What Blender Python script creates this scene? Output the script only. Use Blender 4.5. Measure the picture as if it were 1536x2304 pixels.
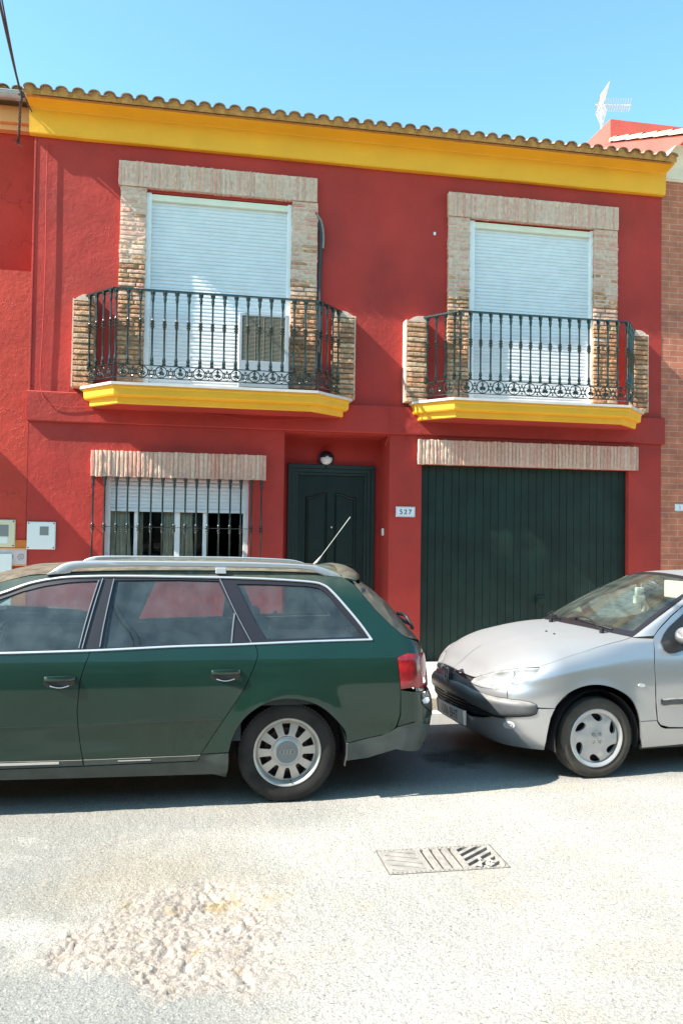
import bpy, bmesh, math, random
import numpy as np
from mathutils import Vector, Matrix, noise
from mathutils.geometry import delaunay_2d_cdt
random.seed(7)
R_ = math.radians
for o in list(bpy.data.objects): bpy.data.objects.remove(o)
COL = bpy.context.scene.collection
SC = bpy.context.scene
# ------------------------------------------------------------------ camera
FPX = 1800.0
CAM = np.array([0, -9.6, 1.70])
_y, _p, _r = R_(10.27), R_(1.653), R_(0.807)
_f = np.array([math.sin(_y)*math.cos(_p), math.cos(_y)*math.cos(_p), math.sin(_p)])
_R = np.array([math.cos(_y), -math.sin(_y), 0.0]); _U = np.cross(_R, _f)
_R, _U = _R*math.cos(_r)+_U*math.sin(_r), -_R*math.sin(_r)+_U*math.cos(_r)
cd = bpy.data.cameras.new('camera'); cam = bpy.data.objects.new('camera', cd); COL.objects.link(cam)
cam.matrix_world = Matrix(((_R[0], _U[0], -_f[0], CAM[0]), (_R[1], _U[1], -_f[1], CAM[1]), (_R[2], _U[2], -_f[2], CAM[2]), (0, 0, 0, 1)))
cd.sensor_fit = 'VERTICAL'; cd.sensor_height = 36; cd.lens = FPX/2304*36
cd.clip_start = 0.05; cd.clip_end = 500
SC.camera = cam
# ------------------------------------------------------------------ light
SUN_EL, SUN_D = R_(41.5), R_(10)
sd = Vector((math.cos(SUN_EL)*math.cos(SUN_D), math.cos(SUN_EL)*math.sin(SUN_D), -math.sin(SUN_EL)))
w = bpy.data.worlds.new('World'); SC.world = w; w.use_nodes = True
nt = w.node_tree; nt.nodes.clear()
sky = nt.nodes.new('ShaderNodeTexSky'); sky.sky_type = 'NISHITA'; sky.sun_disc = False
sky.sun_elevation = SUN_EL; sky.sun_rotation = math.atan2(-sd.x, -sd.y)
sky.altitude = 50; sky.air_density = 1.0; sky.dust_density = 0.4; sky.ozone_density = 0.5
bg = nt.nodes.new('ShaderNodeBackground'); bg.inputs[1].default_value = 0.115
wo = nt.nodes.new('ShaderNodeOutputWorld')
gm_ = nt.nodes.new('ShaderNodeMix'); gm_.data_type = 'RGBA'; gm_.blend_type = 'MULTIPLY'; gm_.inputs[0].default_value = 1; gm_.inputs[7].default_value = (0.96, 1.35, 1.22, 1)
nt.links.new(sky.outputs[0], gm_.inputs[6]); nt.links.new(gm_.outputs[2], bg.inputs[0]); nt.links.new(bg.outputs[0], wo.inputs[0])
sl = bpy.data.lights.new('sun', 'SUN'); sl.energy = 5.0; sl.angle = R_(0.5); sl.color = (1, 0.94, 0.84)
so = bpy.data.objects.new('sun', sl); COL.objects.link(so); so.location = (-6, -6, 12)
so.rotation_mode = 'QUATERNION'; so.rotation_quaternion = sd.to_track_quat('-Z', 'Y')
SC.view_settings.view_transform = 'Standard'; SC.view_settings.look = 'None'
SC.view_settings.gamma = 1; SC.view_settings.exposure = 1.4; SC.view_settings.use_curve_mapping = False
SC.render.engine = 'CYCLES'
SC.cycles.max_bounces = 8; SC.cycles.transparent_max_bounces = 16
SC.cycles.caustics_reflective = False; SC.cycles.caustics_refractive = False
# ------------------------------------------------------------------ helpers
def ray(px, py): return _f+(px-768)/FPX*_R-(py-1152)/FPX*_U
def A(px, py, Y=0.0):
    "world point seen at photo position (px, py) on the plane y = Y"
    d = ray(px, py); return CAM+d*((Y-CAM[1])/d[1])
def AX(px, py, Y=0.0): return float(A(px, py, Y)[0])
def AZ(px, py, Y=0.0): return float(A(px, py, Y)[2])
def AG(px, py, Z=0.0):
    d = ray(px, py); return CAM+d*((Z-CAM[2])/d[2])
def rnd(a, b): return random.uniform(a, b)

def mat(name, col, rough=0.6, metal=0.0, var=0.0, vs=3.0, bump=0.0, bs=40.0, bd=0.01, coat=0.0, spec=0.5,
        dust=None, tint=0.0, cior=1.5, col2=None, c2s=1.5, c2w=(0.45, 0.6), bump2=0.0, b2s=8.0, b2d=0.03, speck=0.0, cracks=0.0):
    m = bpy.data.materials.new(name); m.use_nodes = True; N = m.node_tree.nodes; L = m.node_tree.links
    b = N['Principled BSDF']; b.inputs['Roughness'].default_value = rough; b.inputs['Metallic'].default_value = metal
    b.inputs['Coat Weight'].default_value = coat; b.inputs['Coat Roughness'].default_value = 0.06; b.inputs['Coat IOR'].default_value = cior
    b.inputs['Specular IOR Level'].default_value = spec
    tc = N.new('ShaderNodeTexCoord'); c = None
    rgb = N.new('ShaderNodeRGB'); rgb.outputs[0].default_value = (*col, 1); c = rgb.outputs[0]
    def nz(scale, det=5, dist=0.0, rg=0.55):
        n = N.new('ShaderNodeTexNoise'); n.inputs['Scale'].default_value = scale; n.inputs['Detail'].default_value = det
        n.inputs['Roughness'].default_value = rg; n.inputs['Distortion'].default_value = dist
        L.new(tc.outputs['Object'], n.inputs['Vector']); return n.outputs['Fac']
    def mr(v, a, b_, lo, hi):
        r = N.new('ShaderNodeMapRange'); r.inputs[1].default_value = a; r.inputs[2].default_value = b_
        r.inputs[3].default_value = lo; r.inputs[4].default_value = hi; L.new(v, r.inputs[0]); return r.outputs[0]
    def mix(f, a, b_, mode='MIX'):
        x = N.new('ShaderNodeMix'); x.data_type = 'RGBA'; x.blend_type = mode
        if isinstance(f, float): x.inputs[0].default_value = f
        else: L.new(f, x.inputs[0])
        for k, s in ((6, a), (7, b_)):
            if isinstance(s, tuple): x.inputs[k].default_value = (*s[:3], 1)
            else: L.new(s, x.inputs[k])
        return x.outputs[2]
    if col2: c = mix(mr(nz(c2s, 6, 0.4), c2w[0], c2w[1], 0, 1), c, col2)
    if tint:
        at = N.new('ShaderNodeAttribute'); at.attribute_name = 'tint'
        ramp = N.new('ShaderNodeValToRGB'); L.new(at.outputs['Fac'], ramp.inputs[0])
        cr = ramp.color_ramp; cr.elements[0].position = 0; cr.elements[1].position = 1
        cols = tint
        cr.elements[0].color = (*cols[0], 1); cr.elements[1].color = (*cols[-1], 1)
        for i, cc in enumerate(cols[1:-1]):
            e = cr.elements.new((i+1)/(len(cols)-1)); e.color = (*cc, 1)
        c = ramp.outputs[0]
    if var:
        hsv = N.new('ShaderNodeHueSaturation'); L.new(c, hsv.inputs['Color'])
        L.new(mr(nz(vs, 8), 0.3, 0.7, 1-var, 1+var), hsv.inputs['Value']); c = hsv.outputs[0]
    if speck:
        c = mix(mr(nz(260, 2), 0.60, 0.68, 0, speck), c, (0.02, 0.02, 0.02))
    if dust:   # pale dust that settles on faces that look upward
        g = N.new('ShaderNodeNewGeometry'); sx = N.new('ShaderNodeSeparateXYZ'); L.new(g.outputs['Normal'], sx.inputs[0])
        up = mr(sx.outputs[2], dust[1], dust[2], 0, 1)
        mu = N.new('ShaderNodeMath'); mu.operation = 'MULTIPLY'; L.new(up, mu.inputs[0])
        L.new(mr(nz(14, 8), 0.2, 0.75, dust[3], 1), mu.inputs[1])
        c = mix(mu.outputs[0], c, dust[0])
        L.new(mr(mu.outputs[0], 0, 1, rough, 0.8), b.inputs['Roughness'])
        if coat: L.new(mr(mu.outputs[0], 0, 1, coat, 0.0), b.inputs['Coat Weight'])
    L.new(c, b.inputs['Base Color'])
    last = None
    for st, s, d in ((bump, bs, bd), (bump2, b2s, b2d)):
        if st:
            bn = N.new('ShaderNodeBump'); bn.inputs['Strength'].default_value = st; bn.inputs['Distance'].default_value = d
            L.new(nz(s, 8, 0, 0.6), bn.inputs['Height'])
            if last: L.new(last, bn.inputs['Normal'])
            last = bn.outputs[0]
    if cracks:     # wandering hairline ridges and blisters
        for sc_, hi in ((1.1, 0.006), (2.6, 0.010)):
            n_ = nz(sc_, 5, 0.15, 0.6); s1 = N.new('ShaderNodeMath'); s1.operation = 'SUBTRACT'; s1.inputs[1].default_value = 0.5; L.new(n_, s1.inputs[0])
            s2 = N.new('ShaderNodeMath'); s2.operation = 'ABSOLUTE'; L.new(s1.outputs[0], s2.inputs[0])
            h_ = mr(s2.outputs[0], 0, hi, 1, 0); mk = mr(nz(sc_*0.6+0.37, 2), 0.48, 0.6, 0, 1)
            mm = N.new('ShaderNodeMath'); mm.operation = 'MULTIPLY'; L.new(h_, mm.inputs[0]); L.new(mk, mm.inputs[1])
            bn = N.new('ShaderNodeBump'); bn.inputs['Strength'].default_value = cracks; bn.inputs['Distance'].default_value = 0.008; L.new(mm.outputs[0], bn.inputs['Height'])
            if last: L.new(last, bn.inputs['Normal'])
            last = bn.outputs[0]
    if last: L.new(last, b.inputs['Normal'])
    return m

def glass_mat(name, tint_, gloss=1.0, veil=0.0, dcol=(0.5, 0.47, 0.4), ior=1.62):
    m = bpy.data.materials.new(name); m.use_nodes = True; N = m.node_tree.nodes; L = m.node_tree.links; N.clear()
    o = N.new('ShaderNodeOutputMaterial'); t = N.new('ShaderNodeBsdfTransparent'); t.inputs[0].default_value = (*tint_, 1)
    g = N.new('ShaderNodeBsdfGlossy'); g.inputs['Roughness'].default_value = 0.01; g.inputs[0].default_value = (gloss, gloss, gloss, 1)
    fr = N.new('ShaderNodeFresnel'); fr.inputs[0].default_value = ior
    mx = N.new('ShaderNodeMixShader'); L.new(fr.outputs[0], mx.inputs[0]); L.new(t.outputs[0], mx.inputs[1]); L.new(g.outputs[0], mx.inputs[2])
    out = mx.outputs[0]
    if veil:  # diffuse veil laid over the glass, broken up by noise
        d = N.new('ShaderNodeBsdfDiffuse'); d.inputs[0].default_value = (*dcol, 1)
        tc = N.new('ShaderNodeTexCoord'); nz = N.new('ShaderNodeTexNoise'); nz.inputs['Scale'].default_value = 9; nz.inputs['Detail'].default_value = 9
        L.new(tc.outputs['Object'], nz.inputs['Vector'])
        r = N.new('ShaderNodeMapRange'); r.inputs[1].default_value = 0.3; r.inputs[2].default_value = 0.75; r.inputs[3].default_value = veil*0.5; r.inputs[4].default_value = veil*1.5
        L.new(nz.outputs['Fac'], r.inputs[0])
        m2 = N.new('ShaderNodeMixShader'); L.new(r.outputs[0], m2.inputs[0]); L.new(out, m2.inputs[1]); L.new(d.outputs[0], m2.inputs[2]); out = m2.outputs[0]
    L.new(out, o.inputs[0]); return m

class MB:
    "collects geometry in world coordinates and links it as one mesh object"
    def __init__(s): s.v = []; s.f = []; s.mi = []; s.t = []; s.sm = []; s.cm = 0; s.ct = 0.5; s.cs = False
    def add(s, vs, fs):
        k = len(s.v); s.v += [tuple(map(float, q)) for q in vs]
        for f in fs: s.f.append(tuple(k+i for i in f)); s.mi.append(s.cm); s.t.append(s.ct); s.sm.append(s.cs)
        return s
    def box(s, x0, x1, y0, y1, z0, z1, b=0.0):
        if x0 > x1: x0, x1 = x1, x0
        if y0 > y1: y0, y1 = y1, y0
        if z0 > z1: z0, z1 = z1, z0
        if b <= 0:
            return s.add([(x0,y0,z0),(x1,y0,z0),(x1,y1,z0),(x0,y1,z0),(x0,y0,z1),(x1,y0,z1),(x1,y1,z1),(x0,y1,z1)],
                         [(0,3,2,1),(4,5,6,7),(0,1,5,4),(1,2,6,5),(2,3,7,6),(3,0,4,7)])
        bm = bmesh.new(); bmesh.ops.create_cube(bm, size=1)
        for v in bm.verts: v.co = Vector(((x0+x1)/2+v.co.x*(x1-x0), (y0+y1)/2+v.co.y*(y1-y0), (z0+z1)/2+v.co.z*(z1-z0)))
        bmesh.ops.bevel(bm, geom=list(bm.edges), offset=b, segments=2, affect='EDGES', profile=0.6)
        return s.frombm(bm)
    def frombm(s, bm):
        bm.verts.ensure_lookup_table(); bm.verts.index_update()
        s.add([tuple(v.co) for v in bm.verts], [tuple(v.index for v in f.verts) for f in bm.faces]); bm.free(); return s
    def tube(s, pts, r, n=8, cap=True):
        pts = [Vector(p) for p in pts]; rr = r if isinstance(r, (list, tuple)) else [r]*len(pts)
        vs = []; up = None
        for i, p in enumerate(pts):
            d = (pts[min(i+1, len(pts)-1)]-pts[max(i-1, 0)]).normalized()
            if up is None: up = Vector((0, 0, 1)) if abs(d.z) < 0.9 else Vector((1, 0, 0))
            a = d.cross(up); a = a.normalized() if a.length > 1e-6 else d.orthogonal().normalized(); b = a.cross(d).normalized(); up = b
            for k in range(n):
                t = 2*math.pi*k/n; vs.append(p+(a*math.cos(t)+b*math.sin(t))*rr[i])
        fs = [(i*n+k, i*n+(k+1) % n, (i+1)*n+(k+1) % n, (i+1)*n+k) for i in range(len(pts)-1) for k in range(n)]
        if cap: fs += [tuple(range(n))[::-1], tuple((len(pts)-1)*n+k for k in range(n))]
        return s.add(vs, fs)
    def ring(s, c, r, rt, ax='Y', n=24, m=6):
        c = Vector(c); pts = []
        u, v = {'Y': (Vector((1,0,0)), Vector((0,0,1))), 'X': (Vector((0,1,0)), Vector((0,0,1))), 'Z': (Vector((1,0,0)), Vector((0,1,0)))}[ax] if isinstance(ax, str) else ax
        w_ = u.cross(v); vs = []
        for i in range(n):
            t = 2*math.pi*i/n; e = u*math.cos(t)+v*math.sin(t)
            for k in range(m):
                q = 2*math.pi*k/m; vs.append(c+e*(r+rt*math.cos(q))+w_*rt*math.sin(q))
        fs = [(i*m+k, ((i+1) % n)*m+k, ((i+1) % n)*m+(k+1) % m, i*m+(k+1) % m) for i in range(n) for k in range(m)]
        return s.add(vs, fs)
    def lathe(s, prof, c, ax='Z', n=12, cap=True):
        "prof: list of (radius, height along axis)"
        c = Vector(c); vs = []
        for r, h in prof:
            for k in range(n):
                t = 2*math.pi*k/n; a, b = r*math.cos(t), r*math.sin(t)
                vs.append(c+(Vector((a, b, h)) if ax == 'Z' else Vector((a, -h, b)) if ax == 'Y' else Vector((h, a, b))))
        m = len(prof)
        fs = [(i*n+k, i*n+(k+1) % n, (i+1)*n+(k+1) % n, (i+1)*n+k) for i in range(m-1) for k in range(n)]
        if cap: fs += [tuple(range(n))[::-1], tuple((m-1)*n+k for k in range(n))]
        return s.add(vs, fs)
    def prism(s, poly, y0, y1, plane='XZ'):
        "extrude a polygon given in XZ (along y) or XY (along z) or YZ (along x)"
        n = len(poly); P = {'XZ': lambda a, b, c: (a, c, b), 'XY': lambda a, b, c: (a, b, c), 'YZ': lambda a, b, c: (c, a, b)}[plane]
        vs = [P(a, b, y0) for a, b in poly]+[P(a, b, y1) for a, b in poly]
        return s.add(vs, [tuple(range(n)), tuple(range(2*n-1, n-1, -1))]+[(i, i+n, (i+1) % n+n, (i+1) % n) for i in range(n)])
    def grid(s, nu, nv, fn):
        vs = [fn(i/(nu-1), j/(nv-1)) for j in range(nv) for i in range(nu)]
        return s.add(vs, [(j*nu+i, j*nu+i+1, (j+1)*nu+i+1, (j+1)*nu+i) for j in range(nv-1) for i in range(nu-1)])
    def islands(s):
        "one MB per loose piece"
        par = list(range(len(s.v)))
        def find(a):
            while par[a] != a: par[a] = par[par[a]]; a = par[a]
            return a
        for f in s.f:
            for k in f[1:]: par[find(k)] = find(f[0])
        out = {}
        for f, mi, t, sm in zip(s.f, s.mi, s.t, s.sm): out.setdefault(find(f[0]), []).append((f, mi, t, sm))
        r = []
        for fs in out.values():
            m = MB(); ix = {}
            for f, mi, t, sm in fs:
                for k in f:
                    if k not in ix: ix[k] = len(m.v); m.v.append(s.v[k])
                m.f.append(tuple(ix[k] for k in f)); m.mi.append(mi); m.t.append(t); m.sm.append(sm)
            r.append(m)
        return r
    def build_each(s, name, mats, parent=None, **k): return [m.build(name, mats, parent, **k) for m in s.islands()]
    def build(s, name, mats, parent=None, smooth=None, recalc=True):
        me = bpy.data.meshes.new(name)
        org = Vector((0, 0, 0))
        if parent is not None: org = parent.matrix_basis.translation if parent.parent is None else Vector(parent['_org'])
        elif s.v:
            a = np.array(s.v); org = Vector(((a[:, 0].min()+a[:, 0].max())/2, (a[:, 1].min()+a[:, 1].max())/2, a[:, 2].min()))
        me.from_pydata([(x-org.x, y-org.y, z-org.z) for x, y, z in s.v], [], s.f)
        me.polygons.foreach_set('material_index', s.mi)
        me.polygons.foreach_set('use_smooth', [bool(q) if smooth is None else smooth for q in s.sm])
        at = me.attributes.new('tint', 'FLOAT', 'FACE'); at.data.foreach_set('value', s.t)
        for m in (mats if isinstance(mats, (list, tuple)) else [mats]): me.materials.append(m)
        if recalc:
            bm = bmesh.new(); bm.from_mesh(me); bmesh.ops.recalc_face_normals(bm, faces=bm.faces); bm.to_mesh(me); bm.free()
        if (smooth or any(s.sm)): me.set_sharp_from_angle(angle=R_(40))
        o = bpy.data.objects.new(name, me); COL.objects.link(o)
        if parent is not None:
            o.parent = parent; o['_org'] = tuple(org)
        else: o.location = org; o['_org'] = tuple(org)
        return o

def tag(o, label, cat, group=None):
    o['label'] = label; o['category'] = cat
    if group: o['group'] = group
    return o
def struct(o): o['kind'] = 'structure'; return o
def thing(name, loc, label, cat, group=None):
    o = bpy.data.objects.new(name, None); COL.objects.link(o); o.location = loc; o.empty_display_size = 0.2
    return tag(o, label, cat, group)
def spl(pts, n=6, closed=False):
    "Catmull-Rom through points"
    P = [np.array(p, float) for p in pts]; out = []
    m = len(P); rng_ = range(m) if closed else range(m-1)
    for i in rng_:
        p0 = P[(i-1) % m] if closed or i > 0 else 2*P[0]-P[1]; p1 = P[i]; p2 = P[(i+1) % m]
        p3 = P[(i+2) % m] if closed or i+2 < m else 2*P[-1]-P[-2]
        for k in range(n):
            t = k/n; out.append(tuple(0.5*((2*p1)+(-p0+p2)*t+(2*p0-5*p1+4*p2-p3)*t*t+(-p0+3*p1-3*p2+p3)*t**3)))
    if not closed: out.append(tuple(P[-1]))
    return out
def inpoly(x, y, P):
    c = False; j = len(P)-1
    for i in range(len(P)):
        if (P[i][1] > y) != (P[j][1] > y) and x < (P[j][0]-P[i][0])*(y-P[i][1])/(P[j][1]-P[i][1])+P[i][0]: c = not c
        j = i
    return c
def fill2d(outer, holes=(), step=0.0):
    "constrained triangulation of a polygon with holes, with optional inner points"
    pts = []; edges = []
    for lp in [outer]+list(holes):
        k = len(pts); pts += [Vector((p[0], p[1])) for p in lp]; edges += [(k+i, k+(i+1) % len(lp)) for i in range(len(lp))]
    if step:
        xs = [p[0] for p in outer]; ys = [p[1] for p in outer]
        bp = np.array([(p.x, p.y) for p in pts])
        nx = int((max(xs)-min(xs))/step)+1; ny = int((max(ys)-min(ys))/step)+1
        for i in range(nx+1):
            for j in range(ny+1):
                x = min(xs)+i*step+(0.5*step if j % 2 else 0); y = min(ys)+j*step
                if inpoly(x, y, outer) and not any(inpoly(x, y, h) for h in holes) and ((bp[:, 0]-x)**2+(bp[:, 1]-y)**2).min() > (0.4*step)**2:
                    pts.append(Vector((x, y)))
    vo, eo, fo, *_ = delaunay_2d_cdt(pts, edges, [], 0, 1e-6)
    fs = []
    for f in fo:
        cx = sum(vo[i].x for i in f)/len(f); cy = sum(vo[i].y for i in f)/len(f)
        if inpoly(cx, cy, outer) and not any(inpoly(cx, cy, h) for h in holes): fs.append(tuple(f))
    return [(v.x, v.y) for v in vo], fs
def plate(mb, outer, holes, fn, t):
    "solid plate: 2-D outline with holes mapped by fn(x, y, d), d = 0 front, d = t back"
    V, F = fill2d(outer, holes)
    n = len(V); mb.add([fn(x, y, 0) for x, y in V]+[fn(x, y, t) for x, y in V], F+[tuple(i+n for i in f[::-1]) for f in F])
    for lp in [outer]+list(holes):
        m = len(lp); mb.add([fn(x, y, 0) for x, y in lp]+[fn(x, y, t) for x, y in lp], [(i, (i+1) % m, (i+1) % m+m, i+m) for i in range(m)])
def text_mesh(mb, txt, x, z, h, fn, font_sx=1.0, bold=0.0, sp=1.0):
    "letters as filled curves, mapped through fn(x, z)"
    cu = bpy.data.curves.new('t', 'FONT'); cu.body = txt; cu.size = h/0.72; cu.align_x = 'CENTER'; cu.offset = bold; cu.space_character = sp
    o = bpy.data.objects.new('t', cu); COL.objects.link(o); bpy.context.view_layer.update()
    me = o.to_mesh(); vs = [(v.co.x*font_sx+x, v.co.y+z) for v in me.vertices]; fs = [tuple(p.vertices) for p in me.polygons]
    o.to_mesh_clear(); bpy.data.objects.remove(o); bpy.data.curves.remove(cu)
    mb.add([fn(a, b) for a, b in vs], fs)
# ------------------------------------------------------------------ materials of the place
RED = dict(col2=(0.35, 0.037, 0.029), c2s=0.9)
m_red = mat('red_stucco', (0.40, 0.036, 0.028), 0.75, var=0.14, vs=1.6, bump=0.25, bs=22, bd=0.012, bump2=0.36, b2s=4.5, b2d=0.03, spec=0.3, cracks=0.30, **RED)
m_redn = mat('neighbour_red_stucco', (0.44, 0.044, 0.029), 0.8, var=0.12, vs=2.0, bump=0.28, bs=20, bd=0.014, bump2=0.36, b2s=4, b2d=0.035, cracks=0.8, spec=0.3)
m_yel = mat('yellow_paint', (0.80, 0.39, 0.014), 0.6, var=0.06, vs=2.5, bump=0.3, bs=30, bd=0.006, bump2=0.3, b2s=4, b2d=0.02)
m_peach = mat('peach_paint', (0.72, 0.36, 0.14), 0.7, var=0.08, bump=0.3)
m_cream = mat('cream_paint', (0.75, 0.70, 0.58), 0.7, var=0.1, bump=0.4)
m_pinkw = mat('coral_stucco', (0.60, 0.10, 0.075), 0.8, var=0.1, bump=0.5)
m_brk = mat('rustic_brick', (0.4, 0.25, 0.15), 0.9, tint=[(0.38, 0.18, 0.09), (0.52, 0.30, 0.17), (0.50, 0.22, 0.11), (0.56, 0.38, 0.24), (0.28, 0.14, 0.08), (0.54, 0.27, 0.14)],
            var=0.40, vs=26, bump=1.0, bs=55, bd=0.014)
m_brkc = mat('pale_lintel_brick', (0.4, 0.25, 0.15), 0.9, tint=[(0.60, 0.37, 0.28), (0.66, 0.44, 0.34), (0.62, 0.28, 0.21), (0.66, 0.46, 0.35), (0.55, 0.33, 0.25), (0.65, 0.36, 0.28), (0.62, 0.40, 0.29)],
            var=0.18, vs=24, bump=0.8, bs=60, bd=0.010)
m_mortd = mat('raked_mortar', (0.30, 0.22, 0.14), 0.95, var=0.3, vs=20, bump=0.8, bs=90, bd=0.006)
m_mort = mat('pale_mortar', (0.62, 0.44, 0.34), 0.95, var=0.2, vs=20, bump=0.8, bs=90, bd=0.006)
m_tile = mat('clay_roof_tile', (0.4, 0.2, 0.1), 0.85, tint=[(0.24, 0.15, 0.10), (0.33, 0.21, 0.14), (0.28, 0.19, 0.13), (0.38, 0.26, 0.18), (0.20, 0.14, 0.10)],
             var=0.35, vs=12, bump=0.6, bs=50, bd=0.01)
m_tmort = mat('tile_mortar', (0.44, 0.21, 0.06), 0.95, var=0.3, vs=15, bump=0.8, bs=40)
m_ptile = mat('pale_roof_tile', (0.62, 0.44, 0.30), 0.85, var=0.25, vs=8, bump=0.5)
m_nbrk = bpy.data.materials.new('neighbour_brick'); m_nbrk.use_nodes = True
def _nb():
    N = m_nbrk.node_tree.nodes; L = m_nbrk.node_tree.links; b = N['Principled BSDF']; b.inputs['Roughness'].default_value = 0.85
    tc = N.new('ShaderNodeTexCoord'); sp = N.new('ShaderNodeSeparateXYZ'); cb = N.new('ShaderNodeCombineXYZ')
    L.new(tc.outputs['Object'], sp.inputs[0]); ad = N.new('ShaderNodeMath'); L.new(sp.outputs[0], ad.inputs[0]); L.new(sp.outputs[1], ad.inputs[1])
    L.new(ad.outputs[0], cb.inputs[0]); L.new(sp.outputs[2], cb.inputs[1])
    br = N.new('ShaderNodeTexBrick'); L.new(cb.outputs[0], br.inputs['Vector'])
    br.inputs['Color1'].default_value = (0.46, 0.145, 0.08, 1); br.inputs['Color2'].default_value = (0.38, 0.12, 0.075, 1); br.inputs['Mortar'].default_value = (0.48, 0.27, 0.18, 1)
    br.inputs['Scale'].default_value = 1; br.inputs['Brick Width'].default_value = 0.25; br.inputs['Row Height'].default_value = 0.077
    br.inputs['Mortar Size'].default_value = 0.006; br.inputs['Mortar Smooth'].default_value = 0.3; br.inputs['Bias'].default_value = -0.1
    nz = N.new('ShaderNodeTexNoise'); nz.inputs['Scale'].default_value = 6; nz.inputs['Detail'].default_value = 9; L.new(tc.outputs['Object'], nz.inputs['Vector'])
    hs = N.new('ShaderNodeHueSaturation'); L.new(br.outputs['Color'], hs.inputs['Color'])
    r = N.new('ShaderNodeMapRange'); r.inputs[1].default_value = 0.3; r.inputs[2].default_value = 0.7; r.inputs[3].default_value = 0.75; r.inputs[4].default_value = 1.25
    L.new(nz.outputs['Fac'], r.inputs[0]); L.new(r.outputs[0], hs.inputs['Value']); L.new(hs.outputs[0], b.inputs['Base Color'])
    bn = N.new('ShaderNodeBump'); bn.invert = True; bn.inputs['Strength'].default_value = 0.7; bn.inputs['Distance'].default_value = 0.008
    L.new(br.outputs['Fac'], bn.inputs['Height']); L.new(bn.outputs[0], b.inputs['Normal'])
_nb()
m_green = mat('dark_green_paint', (0.006, 0.021, 0.017), 0.45, var=0.15, vs=6, bump=0.15, bs=20)
m_door = mat('dark_green_door_paint', (0.005, 0.017, 0.014), 0.5, var=0.3, vs=4, bump=0.15, bs=25, spec=0.35)
m_gdoor = mat('dark_green_garage_paint', (0.005, 0.019, 0.014), 0.55, var=0.4, vs=3, bump=0.2, bs=18, spec=0.35)
m_iron = mat('green_wrought_iron', (0.004, 0.013, 0.011), 0.28, metal=0.0, var=0.3, vs=30, coat=0.3)
m_white = mat('white_aluminium', (0.80, 0.80, 0.80), 0.35, var=0.04, vs=5)
m_shut = mat('white_shutter_slats', (0.68, 0.69, 0.71), 0.45, var=0.05, vs=7)
m_shutb = mat('cream_shutter_box', (0.74, 0.72, 0.58), 0.5, var=0.05)
m_marb = mat('white_marble', (0.58, 0.54, 0.50), 0.4, var=0.1, vs=7)
m_ac = mat('ac_casing', (0.40, 0.43, 0.46), 0.45, var=0.04)
m_acg = mat('ac_grille', (0.34, 0.31, 0.24), 0.6)
m_dark = mat('dark_void', (0.012, 0.012, 0.014), 0.8)
m_room = mat('dim_room', (0.06, 0.055, 0.05), 0.9)
m_curt = mat('cream_curtain', (0.82, 0.74, 0.56), 0.9, var=0.1, vs=5)
m_black = mat('black_plastic', (0.014, 0.014, 0.016), 0.45)
m_lampg = mat('frosted_lamp_glass', (0.78, 0.77, 0.74), 0.3)
m_lag = mat('grey_lagging', (0.22, 0.20, 0.17), 0.9, var=0.3, vs=30)
m_gut = mat('zinc_gutter', (0.36, 0.35, 0.36), 0.45, metal=0.3, var=0.2, vs=9)
m_beige = mat('beige_plastic', (0.62, 0.57, 0.40), 0.5, var=0.06)
m_boxw = mat('white_plastic', (0.72, 0.74, 0.72), 0.5, var=0.04)
m_grey = mat('grey_plastic', (0.20, 0.21, 0.21), 0.5)
m_plaq = mat('white_glazed_tile', (0.76, 0.77, 0.80), 0.2)
m_blue = mat('blue_glaze', (0.10, 0.13, 0.28), 0.3)
m_ink = mat('black_ink', (0.015, 0.02, 0.03), 0.4)
m_orange = mat('orange_glazed_tile', (0.60, 0.17, 0.035), 0.3, var=0.15, vs=9)
m_lilac = mat('scroll_tile', (0.55, 0.47, 0.46), 0.35, var=0.1, vs=12)
m_scr = mat('scroll_glaze', (0.30, 0.20, 0.27), 0.35)
m_conc = mat('pavement_concrete', (0.60, 0.57, 0.51), 0.9, var=0.12, vs=5, bump=0.5, bs=90)
m_kerb = mat('kerb_stone', (0.42, 0.36, 0.28), 0.9, var=0.2, vs=10, bump=0.6, bs=70)
m_cable = mat('black_cable', (0.02, 0.018, 0.025), 0.5)
m_cablep = mat('old_twisted_cable', (0.06, 0.045, 0.04), 0.7, var=0.5, vs=60)
m_alu = mat('bare_aluminium', (0.75, 0.75, 0.76), 0.35, metal=0.7)
m_glassh = glass_mat('house_glass', (0.97, 0.98, 0.97), ior=1.5)

# ------------------------------------------------------------------ ground
GX0, GX1, GY0, GY1 = 0.985, 1.628, -5.655, -5.335       # drain
def _lines(a, b, fine0, fine1, step, keep):
    s = set(); x = fine0
    while x < fine1: s.add(round(x, 4)); x += step
    x = fine1; d = step
    while x < b: s.add(round(x, 4)); d *= (1.04 if abs(x-fine1) < 1.6 else 1.25); d = min(d, 0.03) if abs(x-fine1) < 1.6 else d; x += d
    s.add(b); x = fine0; d = step
    while x > a: s.add(round(x, 4)); d *= (1.04 if abs(x-fine0) < 1.3 else 1.25); d = min(d, 0.03) if abs(x-fine0) < 1.3 else d; x -= d
    s.add(a); s = sorted(s)
    s = [v for v in s if not any(abs(v-k) < step*0.45 for k in keep)]+list(keep)
    return np.array(sorted(s))
gx = _lines(-60, 60, -0.75, 0.95, 0.0085, (GX0, GX1)); gy = _lines(-60, 25, -6.85, -5.45, 0.0085, (GY0, GY1))
def n3(x, y, z, s): return noise.noise(Vector((x*s, y*s, z)))
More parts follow.
